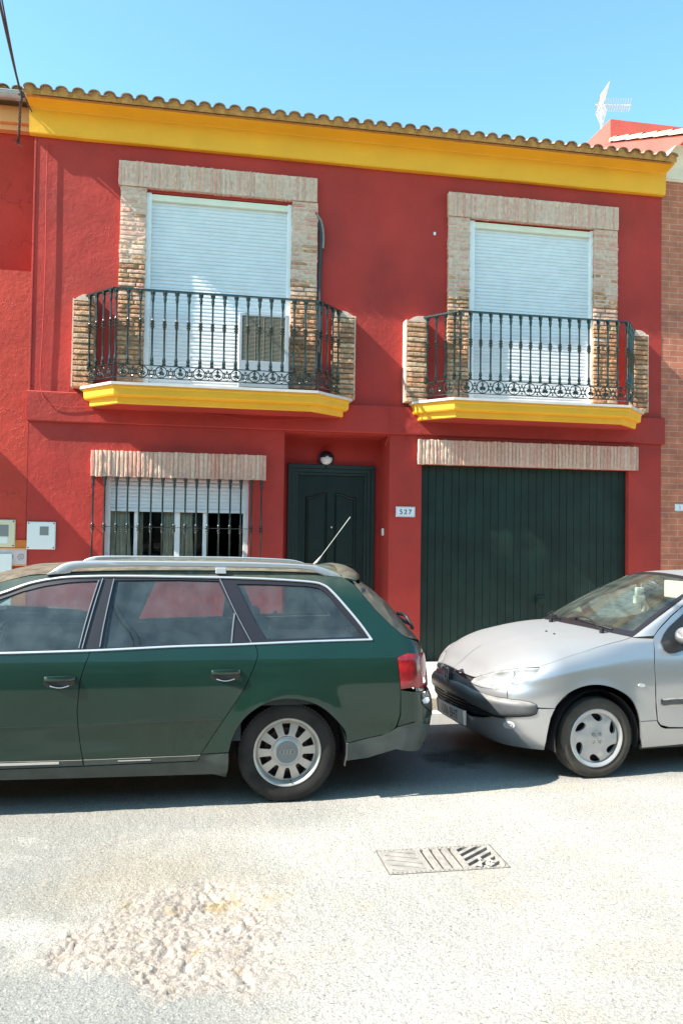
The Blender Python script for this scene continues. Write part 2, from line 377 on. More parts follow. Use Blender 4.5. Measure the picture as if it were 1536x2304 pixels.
HOLE = spl([AG(*p)[:2] for p in ((105, 2155), (230, 2060), (380, 2000), (520, 1990), (640, 2040), (620, 2130), (560, 2230), (470, 2245), (330, 2225), (210, 2180))], 4, closed=True)
_hp = np.array(HOLE)
def sstep_(x, a, b): t = max(0, min(1, (x-a)/(b-a))); return t*t*(3-2*t)
def hole_w(x, y):
    if not (-1.2 < x < 1.2 and -7.2 < y < -5.2): return 0
    d = math.sqrt((((_hp-np.array([x, y]))**2).sum(1)).min())
    d0 = d
    d = d if inpoly(x, y, HOLE) else -d
    d += 0.10*n3(x, y, 3.3, 4)+0.05*n3(x, y, 8.3, 13); soft = 0.11+0.22*sstep_(x, 0.1, 0.5); return max(0.0, min(1.0, (d+soft*0.5)/soft))
def sstep_(x, a, b): t = max(0, min(1, (x-a)/(b-a))); return t*t*(3-2*t)
gv = []; gk = []
for y in gy:
    for x in gx:
        near = -1.7 < x < 2.7 and -7.5 < y < -4.1
        z = 0.0; k = 0.0
        if near:
            z = 0.006*n3(x, y, 0, 2.2)+0.0026*n3(x, y, 5, 14)+0.0022*n3(x, y, 9, 42)
            edge = min(1, (x+1.7)/0.3, (2.7-x)/0.3, (y+7.5)/0.3, (-4.1-y)/0.2); z *= max(0, edge)
            dg = max(GX0-x, x-GX1, GY0-y, y-GY1, 0); z *= min(1, dg/0.12)
            k = hole_w(x, y)
            if k > 0:
                q = Vector((x*12+1.1*n3(x, y, 1, 11), y*10+1.1*n3(x, y, 2, 11), 0.0))
                dd, _p4 = noise.voronoi(q)
                crack = min(1.0, (dd[1]-dd[0])/0.12)*(1-0.35*dd[0]); crack = max(crack, 0.8*sstep_(n3(x, y, 12, 4), -0.05, 0.3))
                q2 = Vector((x*38, y*38, 4.0)); d2, _ = noise.voronoi(q2); c2 = min(1, (d2[1]-d2[0])/0.3)
                z += k*(-0.017+0.017*crack+0.005*c2+0.006*n3(x, y, 7, 14)+0.005*n3(x, y, 3, 33))
                ck = math.exp(-((x-0.12)**2+(y+5.80)**2)/0.05); z -= k*0.030*ck
        gv.append((x, y, z-0.0)); gk.append(k)
nx_ = len(gx)
gf = []
for j in range(len(gy)-1):
    for i in range(nx_-1):
        if gx[i] > GX0-1e-3 and gx[i+1] < GX1+1e-3 and gy[j] > GY0-1e-3 and gy[j+1] < GY1+1e-3: continue
        gf.append((j*nx_+i, j*nx_+i+1, (j+1)*nx_+i+1, (j+1)*nx_+i))
me = bpy.data.meshes.new('road'); me.from_pydata(gv, [], gf)
at = me.attributes.new('hole', 'FLOAT', 'POINT'); at.data.foreach_set('value', gk)
me.polygons.foreach_set('use_smooth', [True]*len(me.polygons))
road = bpy.data.objects.new('road', me); COL.objects.link(road); struct(road)
m_road = bpy.data.materials.new('worn_asphalt'); m_road.use_nodes = True
def _rd():
    N = m_road.node_tree.nodes; L = m_road.node_tree.links; b = N['Principled BSDF']; b.inputs['Roughness'].default_value = 0.9
    b.inputs['Specular IOR Level'].default_value = 0.25
    tc = N.new('ShaderNodeTexCoord')
    def nz(s, d=8, r=0.6, dist=0.0, sc=None):
        n = N.new('ShaderNodeTexNoise'); n.inputs['Scale'].default_value = s; n.inputs['Detail'].default_value = d; n.inputs['Roughness'].default_value = r; n.inputs['Distortion'].default_value = dist
        if sc:
            mp = N.new('ShaderNodeMapping'); mp.inputs['Scale'].default_value = sc[0]; mp.inputs['Location'].default_value = sc[1]; L.new(tc.outputs['Object'], mp.inputs[0]); L.new(mp.outputs[0], n.inputs['Vector'])
        else: L.new(tc.outputs['Object'], n.inputs['Vector'])
        return n.outputs['Fac']
    def mr(v, a, c, lo, hi):
        r = N.new('ShaderNodeMapRange'); r.inputs[1].default_value = a; r.inputs[2].default_value = c; r.inputs[3].default_value = lo; r.inputs[4].default_value = hi; L.new(v, r.inputs[0]); return r.outputs[0]
    def mix(f, a, c, mode='MIX'):
        x = N.new('ShaderNodeMix'); x.data_type = 'RGBA'; x.blend_type = mode
        if isinstance(f, float): x.inputs[0].default_value = f
        else: L.new(f, x.inputs[0])
        for k, s in ((6, a), (7, c)):
            if isinstance(s, tuple): x.inputs[k].default_value = (*s, 1)
            else: L.new(s, x.inputs[k])
        return x.outputs[2]
    def math_(op, a, c):
        x = N.new('ShaderNodeMath'); x.operation = op; x.use_clamp = False
        for k, s in ((0, a), (1, c)):
            if isinstance(s, (int, float)): x.inputs[k].default_value = s
            else: L.new(s, x.inputs[k])
        return x.outputs[0]
    sep = N.new('ShaderNodeSeparateXYZ'); L.new(tc.outputs['Object'], sep.inputs[0])
    X, Y = sep.outputs[0], sep.outputs[1]
    c = mix(mr(nz(1.1), 0.4, 0.6, 0, 1), (0.41, 0.385, 0.345), (0.47, 0.445, 0.405))
    # yellowish dirt drifts
    c = mix(mr(nz(1.7, 9, 0.6, 0.6, ((1, 1.6, 1), (3, 5, 0))), 0.50, 0.70, 0, 0.55), c, (0.45, 0.38, 0.28))
    # greyer tar patches on the left half
    lw = mr(X, 0.9, -0.6, 0, 1)
    tar = mr(math_('ADD', nz(1.3, 9, 0.65, 0.5, ((1, 1.5, 1), (7, 1, 0))), math_('MULTIPLY', lw, 0.16)), 0.56, 0.68, 0, 1)
    tar = math_('MULTIPLY', tar, lw)
    c = mix(tar, c, (0.30, 0.285, 0.255))
    t2 = math_('MULTIPLY', mr(math_('ADD', Y, math_('MULTIPLY', nz(2.6, 8, 0.65), 1.2)), -5.55, -5.75, 0, 1), mr(math_('ADD', X, math_('MULTIPLY', nz(2.1, 8, 0.65, 0, ((1, 1, 1), (4, 4, 0))), 0.8)), 0.75, 0.35, 0, 1))
    c = mix(math_('MULTIPLY', t2, 0.8), c, (0.27, 0.265, 0.245))
    t3 = math_('MULTIPLY', mr(math_('ADD', Y, math_('MULTIPLY', nz(3.0, 8, 0.65, 0, ((0.5, 1, 1), (9, 2, 0))), 0.5)), -4.75, -4.55, 0, 1), mr(X, 1.5, 0.6, 0, 1))
    c = mix(math_('MULTIPLY', t3, 0.7), c, (0.31, 0.295, 0.265))
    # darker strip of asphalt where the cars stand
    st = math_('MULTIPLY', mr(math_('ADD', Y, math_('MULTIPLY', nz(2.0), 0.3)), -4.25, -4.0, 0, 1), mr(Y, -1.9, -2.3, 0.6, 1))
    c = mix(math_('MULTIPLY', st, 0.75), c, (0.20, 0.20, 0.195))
    # brown earth spread round the hole
    ea = N.new('ShaderNodeVectorMath'); ea.operation = 'DISTANCE'; L.new(tc.outputs['Object'], ea.inputs[0]); ea.inputs[1].default_value = (-0.15, -5.55, 0)
    c = mix(mr(math_('ADD', ea.outputs['Value'], math_('MULTIPLY', nz(3.5, 8, 0.65), 0.9)), 0.65, 1.15, 0.8, 0), c, (0.33, 0.28, 0.21))
    # oil
    oil = N.new('ShaderNodeVectorMath'); oil.operation = 'DISTANCE'; L.new(tc.outputs['Object'], oil.inputs[0]); oil.inputs[1].default_value = (2.0, -3.65, 0)
    c = mix(mr(math_('ADD', oil.outputs['Value'], math_('MULTIPLY', nz(6), 0.4)), 0.36, 0.5, 0.85, 0), c, (0.03, 0.028, 0.026))
    # pothole: pale broken stone, pinkish
    ha = N.new('ShaderNodeAttribute'); ha.attribute_name = 'hole'
    hc = mix(mr(nz(9), 0.4, 0.6, 0, 1), (0.47, 0.40, 0.34), (0.38, 0.31, 0.26))
    hc = mix(mr(nz(3.0, 4, 0.5, 0.0, ((1, 1, 1), (2, 9, 0))), 0.58, 0.66, 0, 0.7), hc, (0.42, 0.28, 0.09))
    c = mix(math_('MULTIPLY', ha.outputs['Fac'], 0.9), c, hc)
    sp_ = mr(nz(60, 5, 0.7), 0.555, 0.66, 0, 0.85); c = mix(sp_, c, (0.10, 0.095, 0.085))
    sp2 = mr(nz(70, 3, 0.6, 0, ((1, 1, 1), (5, 5, 5))), 0.60, 0.68, 0, 0.5); c = mix(sp2, c, (0.66, 0.64, 0.60))
    vo = N.new('ShaderNodeTexVoronoi'); vo.inputs['Scale'].default_value = 95; L.new(tc.outputs['Object'], vo.inputs['Vector'])
    c = mix(mr(vo.outputs['Distance'], 0.30, 0.65, 0.0, 0.35), c, (0.14, 0.13, 0.12))
    L.new(c, b.inputs['Base Color'])
    b1 = N.new('ShaderNodeBump'); b1.inputs['Strength'].default_value = 0.8; b1.inputs['Distance'].default_value = 0.012; L.new(nz(55, 6, 0.75), b1.inputs['Height'])
    b2 = N.new('ShaderNodeBump'); b2.invert = True; b2.inputs['Strength'].default_value = 0.35; b2.inputs['Distance'].default_value = 0.005; L.new(vo.outputs['Distance'], b2.inputs['Height']); L.new(b1.outputs[0], b2.inputs['Normal'])
    L.new(b2.outputs[0], b.inputs['Normal'])
_rd(); me.materials.append(m_road)

# drain grate
dr = MB()
def _slot(cx, cy, ang, ln, wd):
    c, s = math.cos(ang), math.sin(ang); a, b = ln/2, wd/2
    return [(cx+c*u-s*v, cy+s*u+c*v) for u, v in ((-a, -b), (a, -b), (a, b), (-a, b))]
def cliprect(P, x0, x1, y0, y1):
    def cl(P, f, g):
        out = []
        for i in range(len(P)):
            a, b = P[i-1], P[i]; fa, fb = f(a), f(b)
            if (fa >= 0) != (fb >= 0): t = fa/(fa-fb); out.append((a[0]+(b[0]-a[0])*t, a[1]+(b[1]-a[1])*t))
            if fb >= 0: out.append(b)
        return out
    for f in (lambda p: p[0]-x0, lambda p: x1-p[0], lambda p: p[1]-y0, lambda p: y1-p[1]): P = cl(P, f, 0) if P else P
    return P
gz = 0.002; sx0 = GX0+0.012; W = GX1-GX0-0.024
slots = []
for i in range(6): slots.append(cliprect(_slot(GX0+0.125, GY0+0.02+i*0.062, R_(-22), 0.5, 0.010), GX0+0.03, GX0+0.205, GY0+0.03, GY1-0.03))
for i in range(4): slots.append(cliprect(_slot(GX0+0.245+i*0.052, (GY0+GY1)/2, R_(90), 0.5, 0.022), 0, 9, GY0+0.03, GY1-0.03))
for i in range(8): slots.append(cliprect(_slot(GX0+0.52, GY0-0.06+i*0.062, R_(38), 0.6, 0.026), GX0+0.435, GX1-0.03, GY0+0.03, GY1-0.03))
slots = [s_ for s_ in slots if len(s_) > 2 and abs(sum(s_[i-1][0]*s_[i][1]-s_[i][0]*s_[i-1][1] for i in range(len(s_))))/2 > 2e-4]
plate(dr, [(GX0+0.007, GY0+0.006), (GX1-0.007, GY0+0.006), (GX1-0.007, GY1-0.006), (GX0+0.007, GY1-0.006)], slots, lambda x, y, d: (x, y, gz-d), 0.03)
for i in range(26):
    for s_ in (GY0+0.018, GY1-0.018): dr.box(GX0+0.02+i*0.0245-0.004, GX0+0.02+i*0.0245+0.004, s_-0.004, s_+0.004, gz, gz+0.004)
m_grate = mat('dusty_cast_iron', (0.30, 0.27, 0.24), 0.8, var=0.25, vs=14, bump=0.7, bs=60)
grate = thing('drain_grate', (GX0, GY0, 0), 'dusty cast iron drain grate sunk in the road, with slanting and straight slots', 'drain grate')
dr.build('grate', m_grate, grate)
pt = MB(); z0 = -0.35
pt.add([(GX0,GY0,0),(GX1,GY0,0),(GX1,GY1,0),(GX0,GY1,0),(GX0,GY0,z0),(GX1,GY0,z0),(GX1,GY1,z0),(GX0,GY1,z0)], [(0,1,5,4),(1,2,6,5),(2,3,7,6),(3,0,4,7),(4,5,6,7)])
pt.build('pit', mat('drain_pit', (0.10, 0.06, 0.05), 0.9, var=0.2), grate, recalc=False)
lf = MB()
for i in range(12):
    x = rnd(GX1-0.16, GX1-0.03); y = rnd(GY0+0.02, GY0+0.16)
    a = rnd(0, 6.28); r = rnd(0.008, 0.02); h = rnd(0.0, 0.012)
    lf.add([(x+r*math.cos(a), y+r*math.sin(a), h+0.004), (x+r*math.cos(a+2), y+r*math.sin(a+2), h+0.008), (x+r*math.cos(a+4), y+r*math.sin(a+4), h+0.003), (x, y, h+0.016)], [(0, 1, 3), (1, 2, 3), (2, 0, 3)])
dl = lf.build('leaf_litter', mat('dry_leaf', (0.55, 0.50, 0.40), 0.8)); tag(dl, 'pale dry litter caught in the right end of the drain grate', 'leaf litter'); dl['kind'] = 'stuff'

# pavement and kerb
KY = -2.04
p = MB(); p.box(-60, 60, KY+0.14, 0.62, -0.1, 0.13); pav = struct(p.build('pavement', m_conc))
p = MB(); x = -30
while x < 30: p.box(x, x+0.994, KY, KY+0.137, -0.1, 0.127, 0.012); x += 1.0
kb = struct(p.build('kerb', m_kerb))
p = MB(); p.box(-60, 60, KY-0.16, KY-0.002, -0.1, 0.006); struct(p.build('gutter_strip', mat('pale_gutter_concrete', (0.55, 0.53, 0.48), 0.9, var=0.15, bump=0.4)))
# ------------------------------------------------------------------ the red house
HX0, HX1 = -1.90, 6.0
ZC = 6.25                                  # underside of the cornice
ZB1, ZB0 = 3.30, 2.955                     # string band
house = thing('house', (2.05, 0, 0.13), 'two storey dark red house with yellow cornice, brick window surrounds and two balconies', 'house')
def wall_holes(mb, x0, x1, z0, z1, Y, holes):
    xs = sorted({x0, x1}|{h[0] for h in holes}|{h[1] for h in holes}); zs = sorted({z0, z1}|{h[2] for h in holes}|{h[3] for h in holes})
    for i in range(len(xs)-1):
        for j in range(len(zs)-1):
            cx, cz = (xs[i]+xs[i+1])/2, (zs[j]+zs[j+1])/2
            if any(h[0] < cx < h[1] and h[2] < cz < h[3] for h in holes): continue
            mb.add([(xs[i], Y, zs[j]), (xs[i+1], Y, zs[j]), (xs[i+1], Y, zs[j+1]), (xs[i], Y, zs[j+1])], [(0, 1, 2, 3)])
    for a, b, c, d, t in holes:
        y1 = Y+t
        mb.add([(a,Y,c),(b,Y,c),(b,Y,d),(a,Y,d),(a,y1,c),(b,y1,c),(b,y1,d),(a,y1,d)], [(0,4,5,1),(1,5,6,2),(2,6,7,3),(3,7,4,0)])
# openings: x0, x1, z0, z1, depth
UW = [(AX(327, 640), AX(655, 640), 3.36, AZ(490, 447), 0.30), (AX(1057, 640), AX(1335, 640), 3.36, AZ(1196, 508), 0.30)]
LW = (AX(236, 1100), AX(561, 1100), 1.30, 2.345, 0.25)
DR = (1.03, 2.335, 0.13, AZ(760, 975), 0.55)
GR = (AX(948, 1050), AX(1413, 1058), 0.13, AZ(1180, 1052), 0.10)
w_ = MB()
wall_holes(w_, HX0, HX1, 0.10, ZC+0.2, 0.0, UW+[LW, DR, GR])
w_.add([(HX0,0,0.1),(HX0,9,0.1),(HX0,9,6.6),(HX0,0,6.4)], [(0,1,2,3)]); w_.add([(HX1,0,0.1),(HX1,9,0.1),(HX1,9,6.6),(HX1,0,6.4)], [(0,3,2,1)])
w_.add([(HX0,9,0.1),(HX1,9,0.1),(HX1,9,6.9),(HX0,9,6.9)], [(0,3,2,1)])
# back wall of the porch
wall_holes(w_, DR[0], DR[1], DR[2], DR[3], DR[4], [(1.135, 2.268, 0.13, 2.60, 0.06)])
w_.build('wall', m_red, house, recalc=False)
# raised strip at the party wall, string band with slightly irregular edges
q = MB(); q.box(HX0-0.012, HX0+0.010, -0.008, 0.0, ZB1, ZC, 0.004)
def wavy_box(mb, x0, x1, yf, z0, z1, n=60, a=0.006):
    vs = []
    for i in range(n+1):
        x = x0+(x1-x0)*i/n
        dz0 = a*noise.noise(Vector((x*1.7, 3, 0))); dz1 = a*noise.noise(Vector((x*1.7, 9, 0)))
        vs += [(x, 0, z0+dz0), (x, yf+0.008, z0+dz0), (x, yf, z0+dz0+0.01), (x, yf, z1+dz1-0.012), (x, yf+0.01, z1+dz1), (x, 0, z1+dz1)]
    fs = [(6*i+k, 6*i+k+1, 6*i+k+7, 6*i+k+6) for i in range(n) for k in range(5)]+[tuple(range(6)), tuple(6*n+k for k in range(5, -1, -1))]
    mb.add(vs, fs)
wavy_box(q, HX0-0.02, HX1+0.03, -0.045, ZB0, ZB1)
q.build('string_band', m_red, house)
# cornice
c = MB(); prof = [(0.0, ZC), (-0.07, ZC), (-0.082, ZC+0.012), (-0.10, ZC+0.27), (-0.112, ZC+0.285), (-0.20, ZC+0.30), (-0.29, ZC+0.315), (-0.305, ZC+0.33), (-0.31, ZC+0.352), (0.0, ZC+0.352)]
n = 80; x0, x1 = HX0-0.06, HX1+0.005; vs = []
for i in range(n+1):
    x = x0+(x1-x0)*i/n
    for y, z in prof: vs.append((x, y+(0.006*noise.noise(Vector((x*1.3, z*3, 1))) if y < 0 else 0), z+0.006*noise.noise(Vector((x*1.1, y*9, 5)))))
m = len(prof)
c.add(vs, [(m*i+k, m*i+(k+1) % m, m*(i+1)+(k+1) % m, m*(i+1)+k) for i in range(n) for k in range(m)]+[tuple(range(m)), tuple(m*n+k for k in range(m))[::-1]])
c.build('cornice', m_yel, house)
# barrel tile roof
def tile_roof(mb, x0, x1, y0, z0, slope, ncourse, period=0.174, rt=0.070, first_jit=0.015):
    n = int(round((x1-x0)/period)); per = (x1-x0)/n; ct, stt = math.cos(slope), math.sin(slope); L = 0.40
    def P(x, s, h): return (x, y0+s*ct-h*stt, z0+s*stt+h*ct)
    for i in range(n+1):
        xc = x0+i*per
        for k in range(ncourse):
            mb.ct = rnd(0, 1); s0 = k*L-rnd(0, first_jit); s1 = s0+L+0.05; lift0, lift1 = 0.014, -0.002
            jx = rnd(-0.006, 0.006); tw = rnd(-0.008, 0.008)
            ra, rb = rt*rnd(0.97, 1.04), rt*0.86; N = 8; vs = []
            for s, r, l, dx in ((s0, ra, lift0, jx+tw), (s1, rb, lift1, jx-tw)):
                for q_ in (0, 0.013):
                    for a in range(N+1):
                        t = math.pi*a/N; vs.append(P(xc+dx+(r-q_)*math.cos(t), s, l+(r-q_)*math.sin(t)*0.66))
            M = N+1; fs = []
            for a in range(N): fs += [(a, a+1, 2*M+a+1, 2*M+a), (M+a+1, M+a, 3*M+a, 3*M+a+1), (a+1, a, M+a, M+a+1)]
            mb.cm = 0; mb.cs = True; mb.add(vs, fs); mb.cs = False
        # mortar plug under the first cover tile
        mb.cm = 1; mb.ct = rnd(0, 1); sp = 0.022
        vs = [P(xc+(rt-0.012)*math.cos(math.pi*a/8), sp+rnd(-0.006, 0.006), 0.012+(rt-0.012)*math.sin(math.pi*a/8)*0.66) for a in range(9)]+[P(xc-rt, sp, -0.05), P(xc+rt, sp, -0.05)]
        mb.add(vs, [tuple(range(11))])
        if i < n:
            xm = xc+per/2; mb.add([P(xm+rt*math.cos(math.pi+math.pi*a/6), 0.026, 0.028+rt*0.9*math.sin(math.pi+math.pi*a/6)*0.42) for a in range(7)]+[P(xm+rt, 0.026, -0.05), P(xm-rt, 0.026, -0.05)], [tuple(range(9))])
            for k in range(ncourse):
                mb.cm = 0; mb.ct = rnd(0, 1); xm = xc+per/2; s0 = k*L+0.01-rnd(0, 0.012); s1 = s0+L+0.05; vs = []
                for s, r, l in ((s0, rt*0.9, 0.030), (s1, rt, 0.018)):
                    for q_ in (0, 0.013):
                        for a in range(7):
                            t = math.pi+math.pi*a/6; vs.append(P(xm+(r-q_)*math.cos(t), s, l+(r-q_)*math.sin(t)*0.42))
                fs = []
                for a in range(6): fs += [(a, a+1, 14+a+1, 14+a), (7+a+1, 7+a, 21+a, 21+a+1), (a+1, a, 7+a, 7+a+1)]
                mb.cs = True; mb.add(vs, fs); mb.cs = False
    mb.cm = 1; mb.ct = 0.5
    Ls = ncourse*L
    mb.add([P(x0-0.05, 0.03, -0.06), P(x1+0.05, 0.03, -0.06), P(x1+0.05, Ls, -0.03), P(x0-0.05, Ls, -0.03), P(x0-0.05, Ls+4.5, -0.03-4*math.tan(slope)*1.2), P(x1+0.05, Ls+4.5, -0.03-4*math.tan(slope)*1.2)], [(0,1,2,3),(3,2,5,4)])
    mb.cm = 0
tr = MB(); tile_roof(tr, HX0-0.0, HX1-0.10, -0.42, ZC+0.335, R_(15), 11)
tr.build('roof', [m_tile, m_tmort], house, recalc=False)
e = MB(); e.box(HX0-0.06, HX1+0.005, -0.31, 0.0, ZC+0.353, ZC+0.375); e.build('eave_bed', m_tmort, house)

# brickwork
def bricks(mb, x0, x1, z0, z1, yb, yf, course, mortar, blen=None, vertical=False, jit=0.3, side=0.0, ragged=0.006, rec=0.008, pale=99):
    "flat bricks laid in lime mortar; material 0 brick, 1 mortar"
    mb.cm = 1; mb.ct = 0.5; zp = min(pale, z1); mb.box(x0+0.004, x1-0.004, yf+rec, yb, z0+0.002, zp-0.002)
    if pale < z1: mb.cm = 3; mb.box(x0+0.004, x1-0.004, yf+0.005, yb, zp-0.002, z1-0.002)
    mb.cm = 0
    a, a1 = (x0, x1) if vertical else (z0, z1); b0, b1 = (z0, z1) if vertical else (x0, x1)
    while a < a1-course*0.4:
        h = min(course*rnd(1-jit*0.4, 1+jit*0.4), a1-a-0.001)
        cuts = [b0]
        if blen:
            t = b0+blen*rnd(0.35, 1.0)
            while t < b1-blen*0.3: cuts.append(t); t += blen*rnd(0.85, 1.1)
        cuts.append(b1)
        for k in range(len(cuts)-1):
            u0 = cuts[k]+(mortar*0.5 if k else -rnd(-ragged, ragged)); u1 = cuts[k+1]-(mortar*0.5 if k < len(cuts)-2 else rnd(-ragged, ragged))
            f = yf+rnd(-0.006, 0.005); mb.ct = rnd(0, 1); mb.cm = 2 if a+rnd(-0.6, 0.6) > pale else 0
            nseg = 5; vs = []
            hh = h-mortar; e_ = min(0.007, hh*0.25)
            for s in range(nseg+1):
                u = u0+(u1-u0)*s/nseg; w0, w1 = a+rnd(-0.003, 0.003), a+hh+rnd(-0.003, 0.003); ff = f+rnd(-0.003, 0.003)
                if s in (0, nseg): ff += 0.005
                for w, y in ((w0, yb), (w0, ff+0.007), (w0+e_, ff), (w1-e_, ff), (w1, ff+0.007), (w1, yb)):
                    vs.append((w, y, u) if vertical else (u, y, w))
            fs = [(6*s+k2, 6*s+k2+1, 6*s+k2+7, 6*s+k2+6) for s in range(nseg) for k2 in range(5)]+[tuple(range(6)), tuple(6*nseg+k2 for k2 in range(5, -1, -1))]
            mb.add(vs, fs)
        a += h
JY, LY = -0.055, -0.075
def lintel(px0, px1, pz1, pz0, yf=LY, cz=0.5):
    mb = MB(); xa, xb = AX(px0[0], px0[1], yf), AX(px1[0], px1[1], yf)
    z1 = (AZ(px0[0], px0[1], yf)+AZ(px1[0], px1[1], yf))/2; z0 = (AZ(*pz1, yf)+AZ(*pz0, yf))/2
    bricks(mb, xa, xb, z0, z1, 0.0, yf, 0.047, 0.013, vertical=True, ragged=0.006, rec=0.004 if yf == LY else 0.012); mb.build('brick_lintel', [m_brkc, m_mort], house); return z0
zl1 = lintel((268, 360), (715, 400), (268, 417), (712, 452))
zl2 = lintel((1010, 432), (1392, 465), (1010, 487), (1392, 515))
zl3 = lintel((205, 1013), (600, 1024), (203, 1073), (598, 1078), -0.07)
zl4 = lintel((943, 990), (1437, 1004), (940, 1045), (1437, 1056), -0.09)
ZS = 3.345                                  # balcony floor
for (pa, pb, zt) in ((267, 326, zl1), (655, 713, zl1), (1008, 1056, zl2), (1336, 1389, zl2)):
    mb = MB(); bricks(mb, AX(pa, 640, JY), AX(pb, 640, JY), ZS, zt-0.002, 0.0, JY, 0.054, 0.014, blen=0.24, rec=0.016, pale=4.85 if zt == zl1 and pa < 400 else 4.72); mb.build('brick_jamb', [m_brk, m_mortd, m_brkc, m_mort], house)

# windows with roller shutters
def shutter(mb, x0, x1, z0, z1, y, slat=0.045):
    n = int(round((z1-z0)/slat)); s = (z1-z0)/n; prof = []
    for i in range(n):
        z = z0+i*s; prof += [(y+0.007, z), (y+0.007, z+0.005), (y, z+0.010), (y-0.004, z+s*0.45), (y-0.003, z+s*0.8), (y+0.001, z+s*0.97)]
    prof.append((y, z1)); nseg = 16; vs = []
    for k in range(nseg+1):
        x = x0+(x1-x0)*k/nseg
        vs += [(x, yy+0.0015*noise.noise(Vector((x*3, zz*1.5, 2))), zz) for yy, zz in prof]
    m = len(prof); mb.add(vs, [(k*m+i, (k+1)*m+i, (k+1)*m+i+1, k*m+i+1) for k in range(nseg) for i in range(m-1)])
for (a, b, z0_, z1_, t) in UW:
    f = MB(); Y = 0.045; fw = 0.055
    f.box(a-0.03, a+fw, Y-0.05, Y+0.06, ZS, z1_, 0.004); f.box(b-fw, b+0.03, Y-0.05, Y+0.06, ZS, z1_, 0.004)
    f.build_each('shutter_guide', m_white, house)
    bx = MB(); bx.box(a-0.02, b+0.02, Y-0.045, Y+0.1, z1_-0.085, z1_-0.012, 0.004); bx.build('shutter_box', m_shutb, house)
    s = MB(); shutter(s, a+fw, b-fw, ZS, z1_-0.085, Y+0.005); s.build('roller_shutter', m_shut, house, recalc=False)
    k_ = MB(); k_.box(a-0.02, b+0.02, 0.2, 0.22, 3.3, z1_+0.1); k_.build('window_back', m_dark, house)
# lower window
a, b, z0_, z1_, t = LW; Y = 0.10
zsh = AZ(400, 1146, Y); f = MB(); fw = 0.06
f.box(a, a+fw, Y-0.02, Y+0.08, z0_, z1_, 0.004); f.box(b-fw, b, Y-0.02, Y+0.08, z0_, z1_, 0.004); f.box(a+fw, b-fw, Y-0.02, Y+0.08, z0_, z0_+0.06, 0.004)
win = f.build('window_frame', m_white, house)
s = MB(); shutter(s, a+fw, b-fw, zsh, z1_, Y+0.01, 0.047); s.box(a+fw, b-fw, Y, Y+0.02, zsh-0.035, zsh, 0.003); s.build('roller_shutter', m_shut, house, recalc=False)
f = MB(); xm = [AX(306, 1200, Y), AX(398, 1200, Y), AX(461, 1200, Y)]
for i, x in enumerate(xm): f.box(x-0.026-(0.008 if i == 1 else 0), x+0.026+(0.008 if i == 1 else 0), Y+0.035, Y+0.075, z0_, zsh+0.02, 0.004)
f.build_each('mullion', m_white, win)
g = MB(); g.add([(a+fw, Y+0.055, z0_+0.06), (xm[2], Y+0.055, z0_+0.06), (xm[2], Y+0.055, zsh+0.05), (a+fw, Y+0.055, zsh+0.05)], [(0, 1, 2, 3)]); g.build('pane', m_glassh, win)
rm = MB(); rm.add([(a-0.3,0.26,0.5),(b+0.3,0.26,0.5),(b+0.3,3,0.5),(a-0.3,3,0.5),(a-0.3,0.26,2.8),(b+0.3,0.26,2.8),(b+0.3,3,2.8),(a-0.3,3,2.8)], [(0,1,2,3),(4,7,6,5),(3,2,6,7),(0,3,7,4),(1,5,6,2)])
rm.build('room', m_room, house, recalc=False)
def curtain(mb, x0, x1, y, z0, z1):
    n = 40; mb.cs = True
    mb.grid(n, 6, lambda u, v: (x0+(x1-x0)*u*(1-0.12*math.sin(v*2)), y+0.012*math.sin(u*(x1-x0)*90+v)+0.01*math.sin(u*23), z0+(z1-z0)*v)); mb.cs = False
for x0c, x1c in ((a+0.03, xm[0]-0.05), (xm[0]+0.03, xm[0]+0.08), (xm[1]-0.16, xm[1]-0.02), (xm[1]+0.02, xm[1]+0.20)):
    cu = MB(); curtain(cu, x0c, x1c, Y+0.085, 1.3, 2.3); cu.build('curtain', m_curt, house, recalc=False)
# window sill
s = MB(); s.box(a-0.03, b+0.03, -0.06, 0.12, 1.25, 1.30, 0.006); s.build('window_sill', m_marb, house)

def baluster_mesh(mb, x, y, zb, zt, mid=None, r=0.0112, knots=True, n=8):
    h = zt-zb; m_ = mid if mid is not None else zb+h*0.52
    def knot(zc, s=1.0): return [(r, zc-0.055*s), (r*1.6, zc-0.047*s), (r*1.2, zc-0.040*s), (r*2.3, zc-0.026*s), (r*1.3, zc-0.012*s), (r*2.5, zc+0.004*s), (r*1.3, zc+0.019*s), (r*2.2, zc+0.032*s), (r*1.3, zc+0.045*s), (r, zc+0.055*s)]
    prof = [(r*1.8, zb), (r*2.0, zb+0.02), (r*1.2, zb+0.032), (r*1.9, zb+0.05), (r*1.4, zb+0.085), (r, zb+0.1)]+knot(m_)+[(r, zt-0.12), (r*1.4, zt-0.105), (r*1.8, zt-0.07), (r*1.3, zt-0.055), (r*2.2, zt-0.03), (r*2.4, zt)]
    mb.cs = True; mb.lathe([(a_, z-zb) for a_, z in prof], (x, y, zb), n=n); mb.cs = False
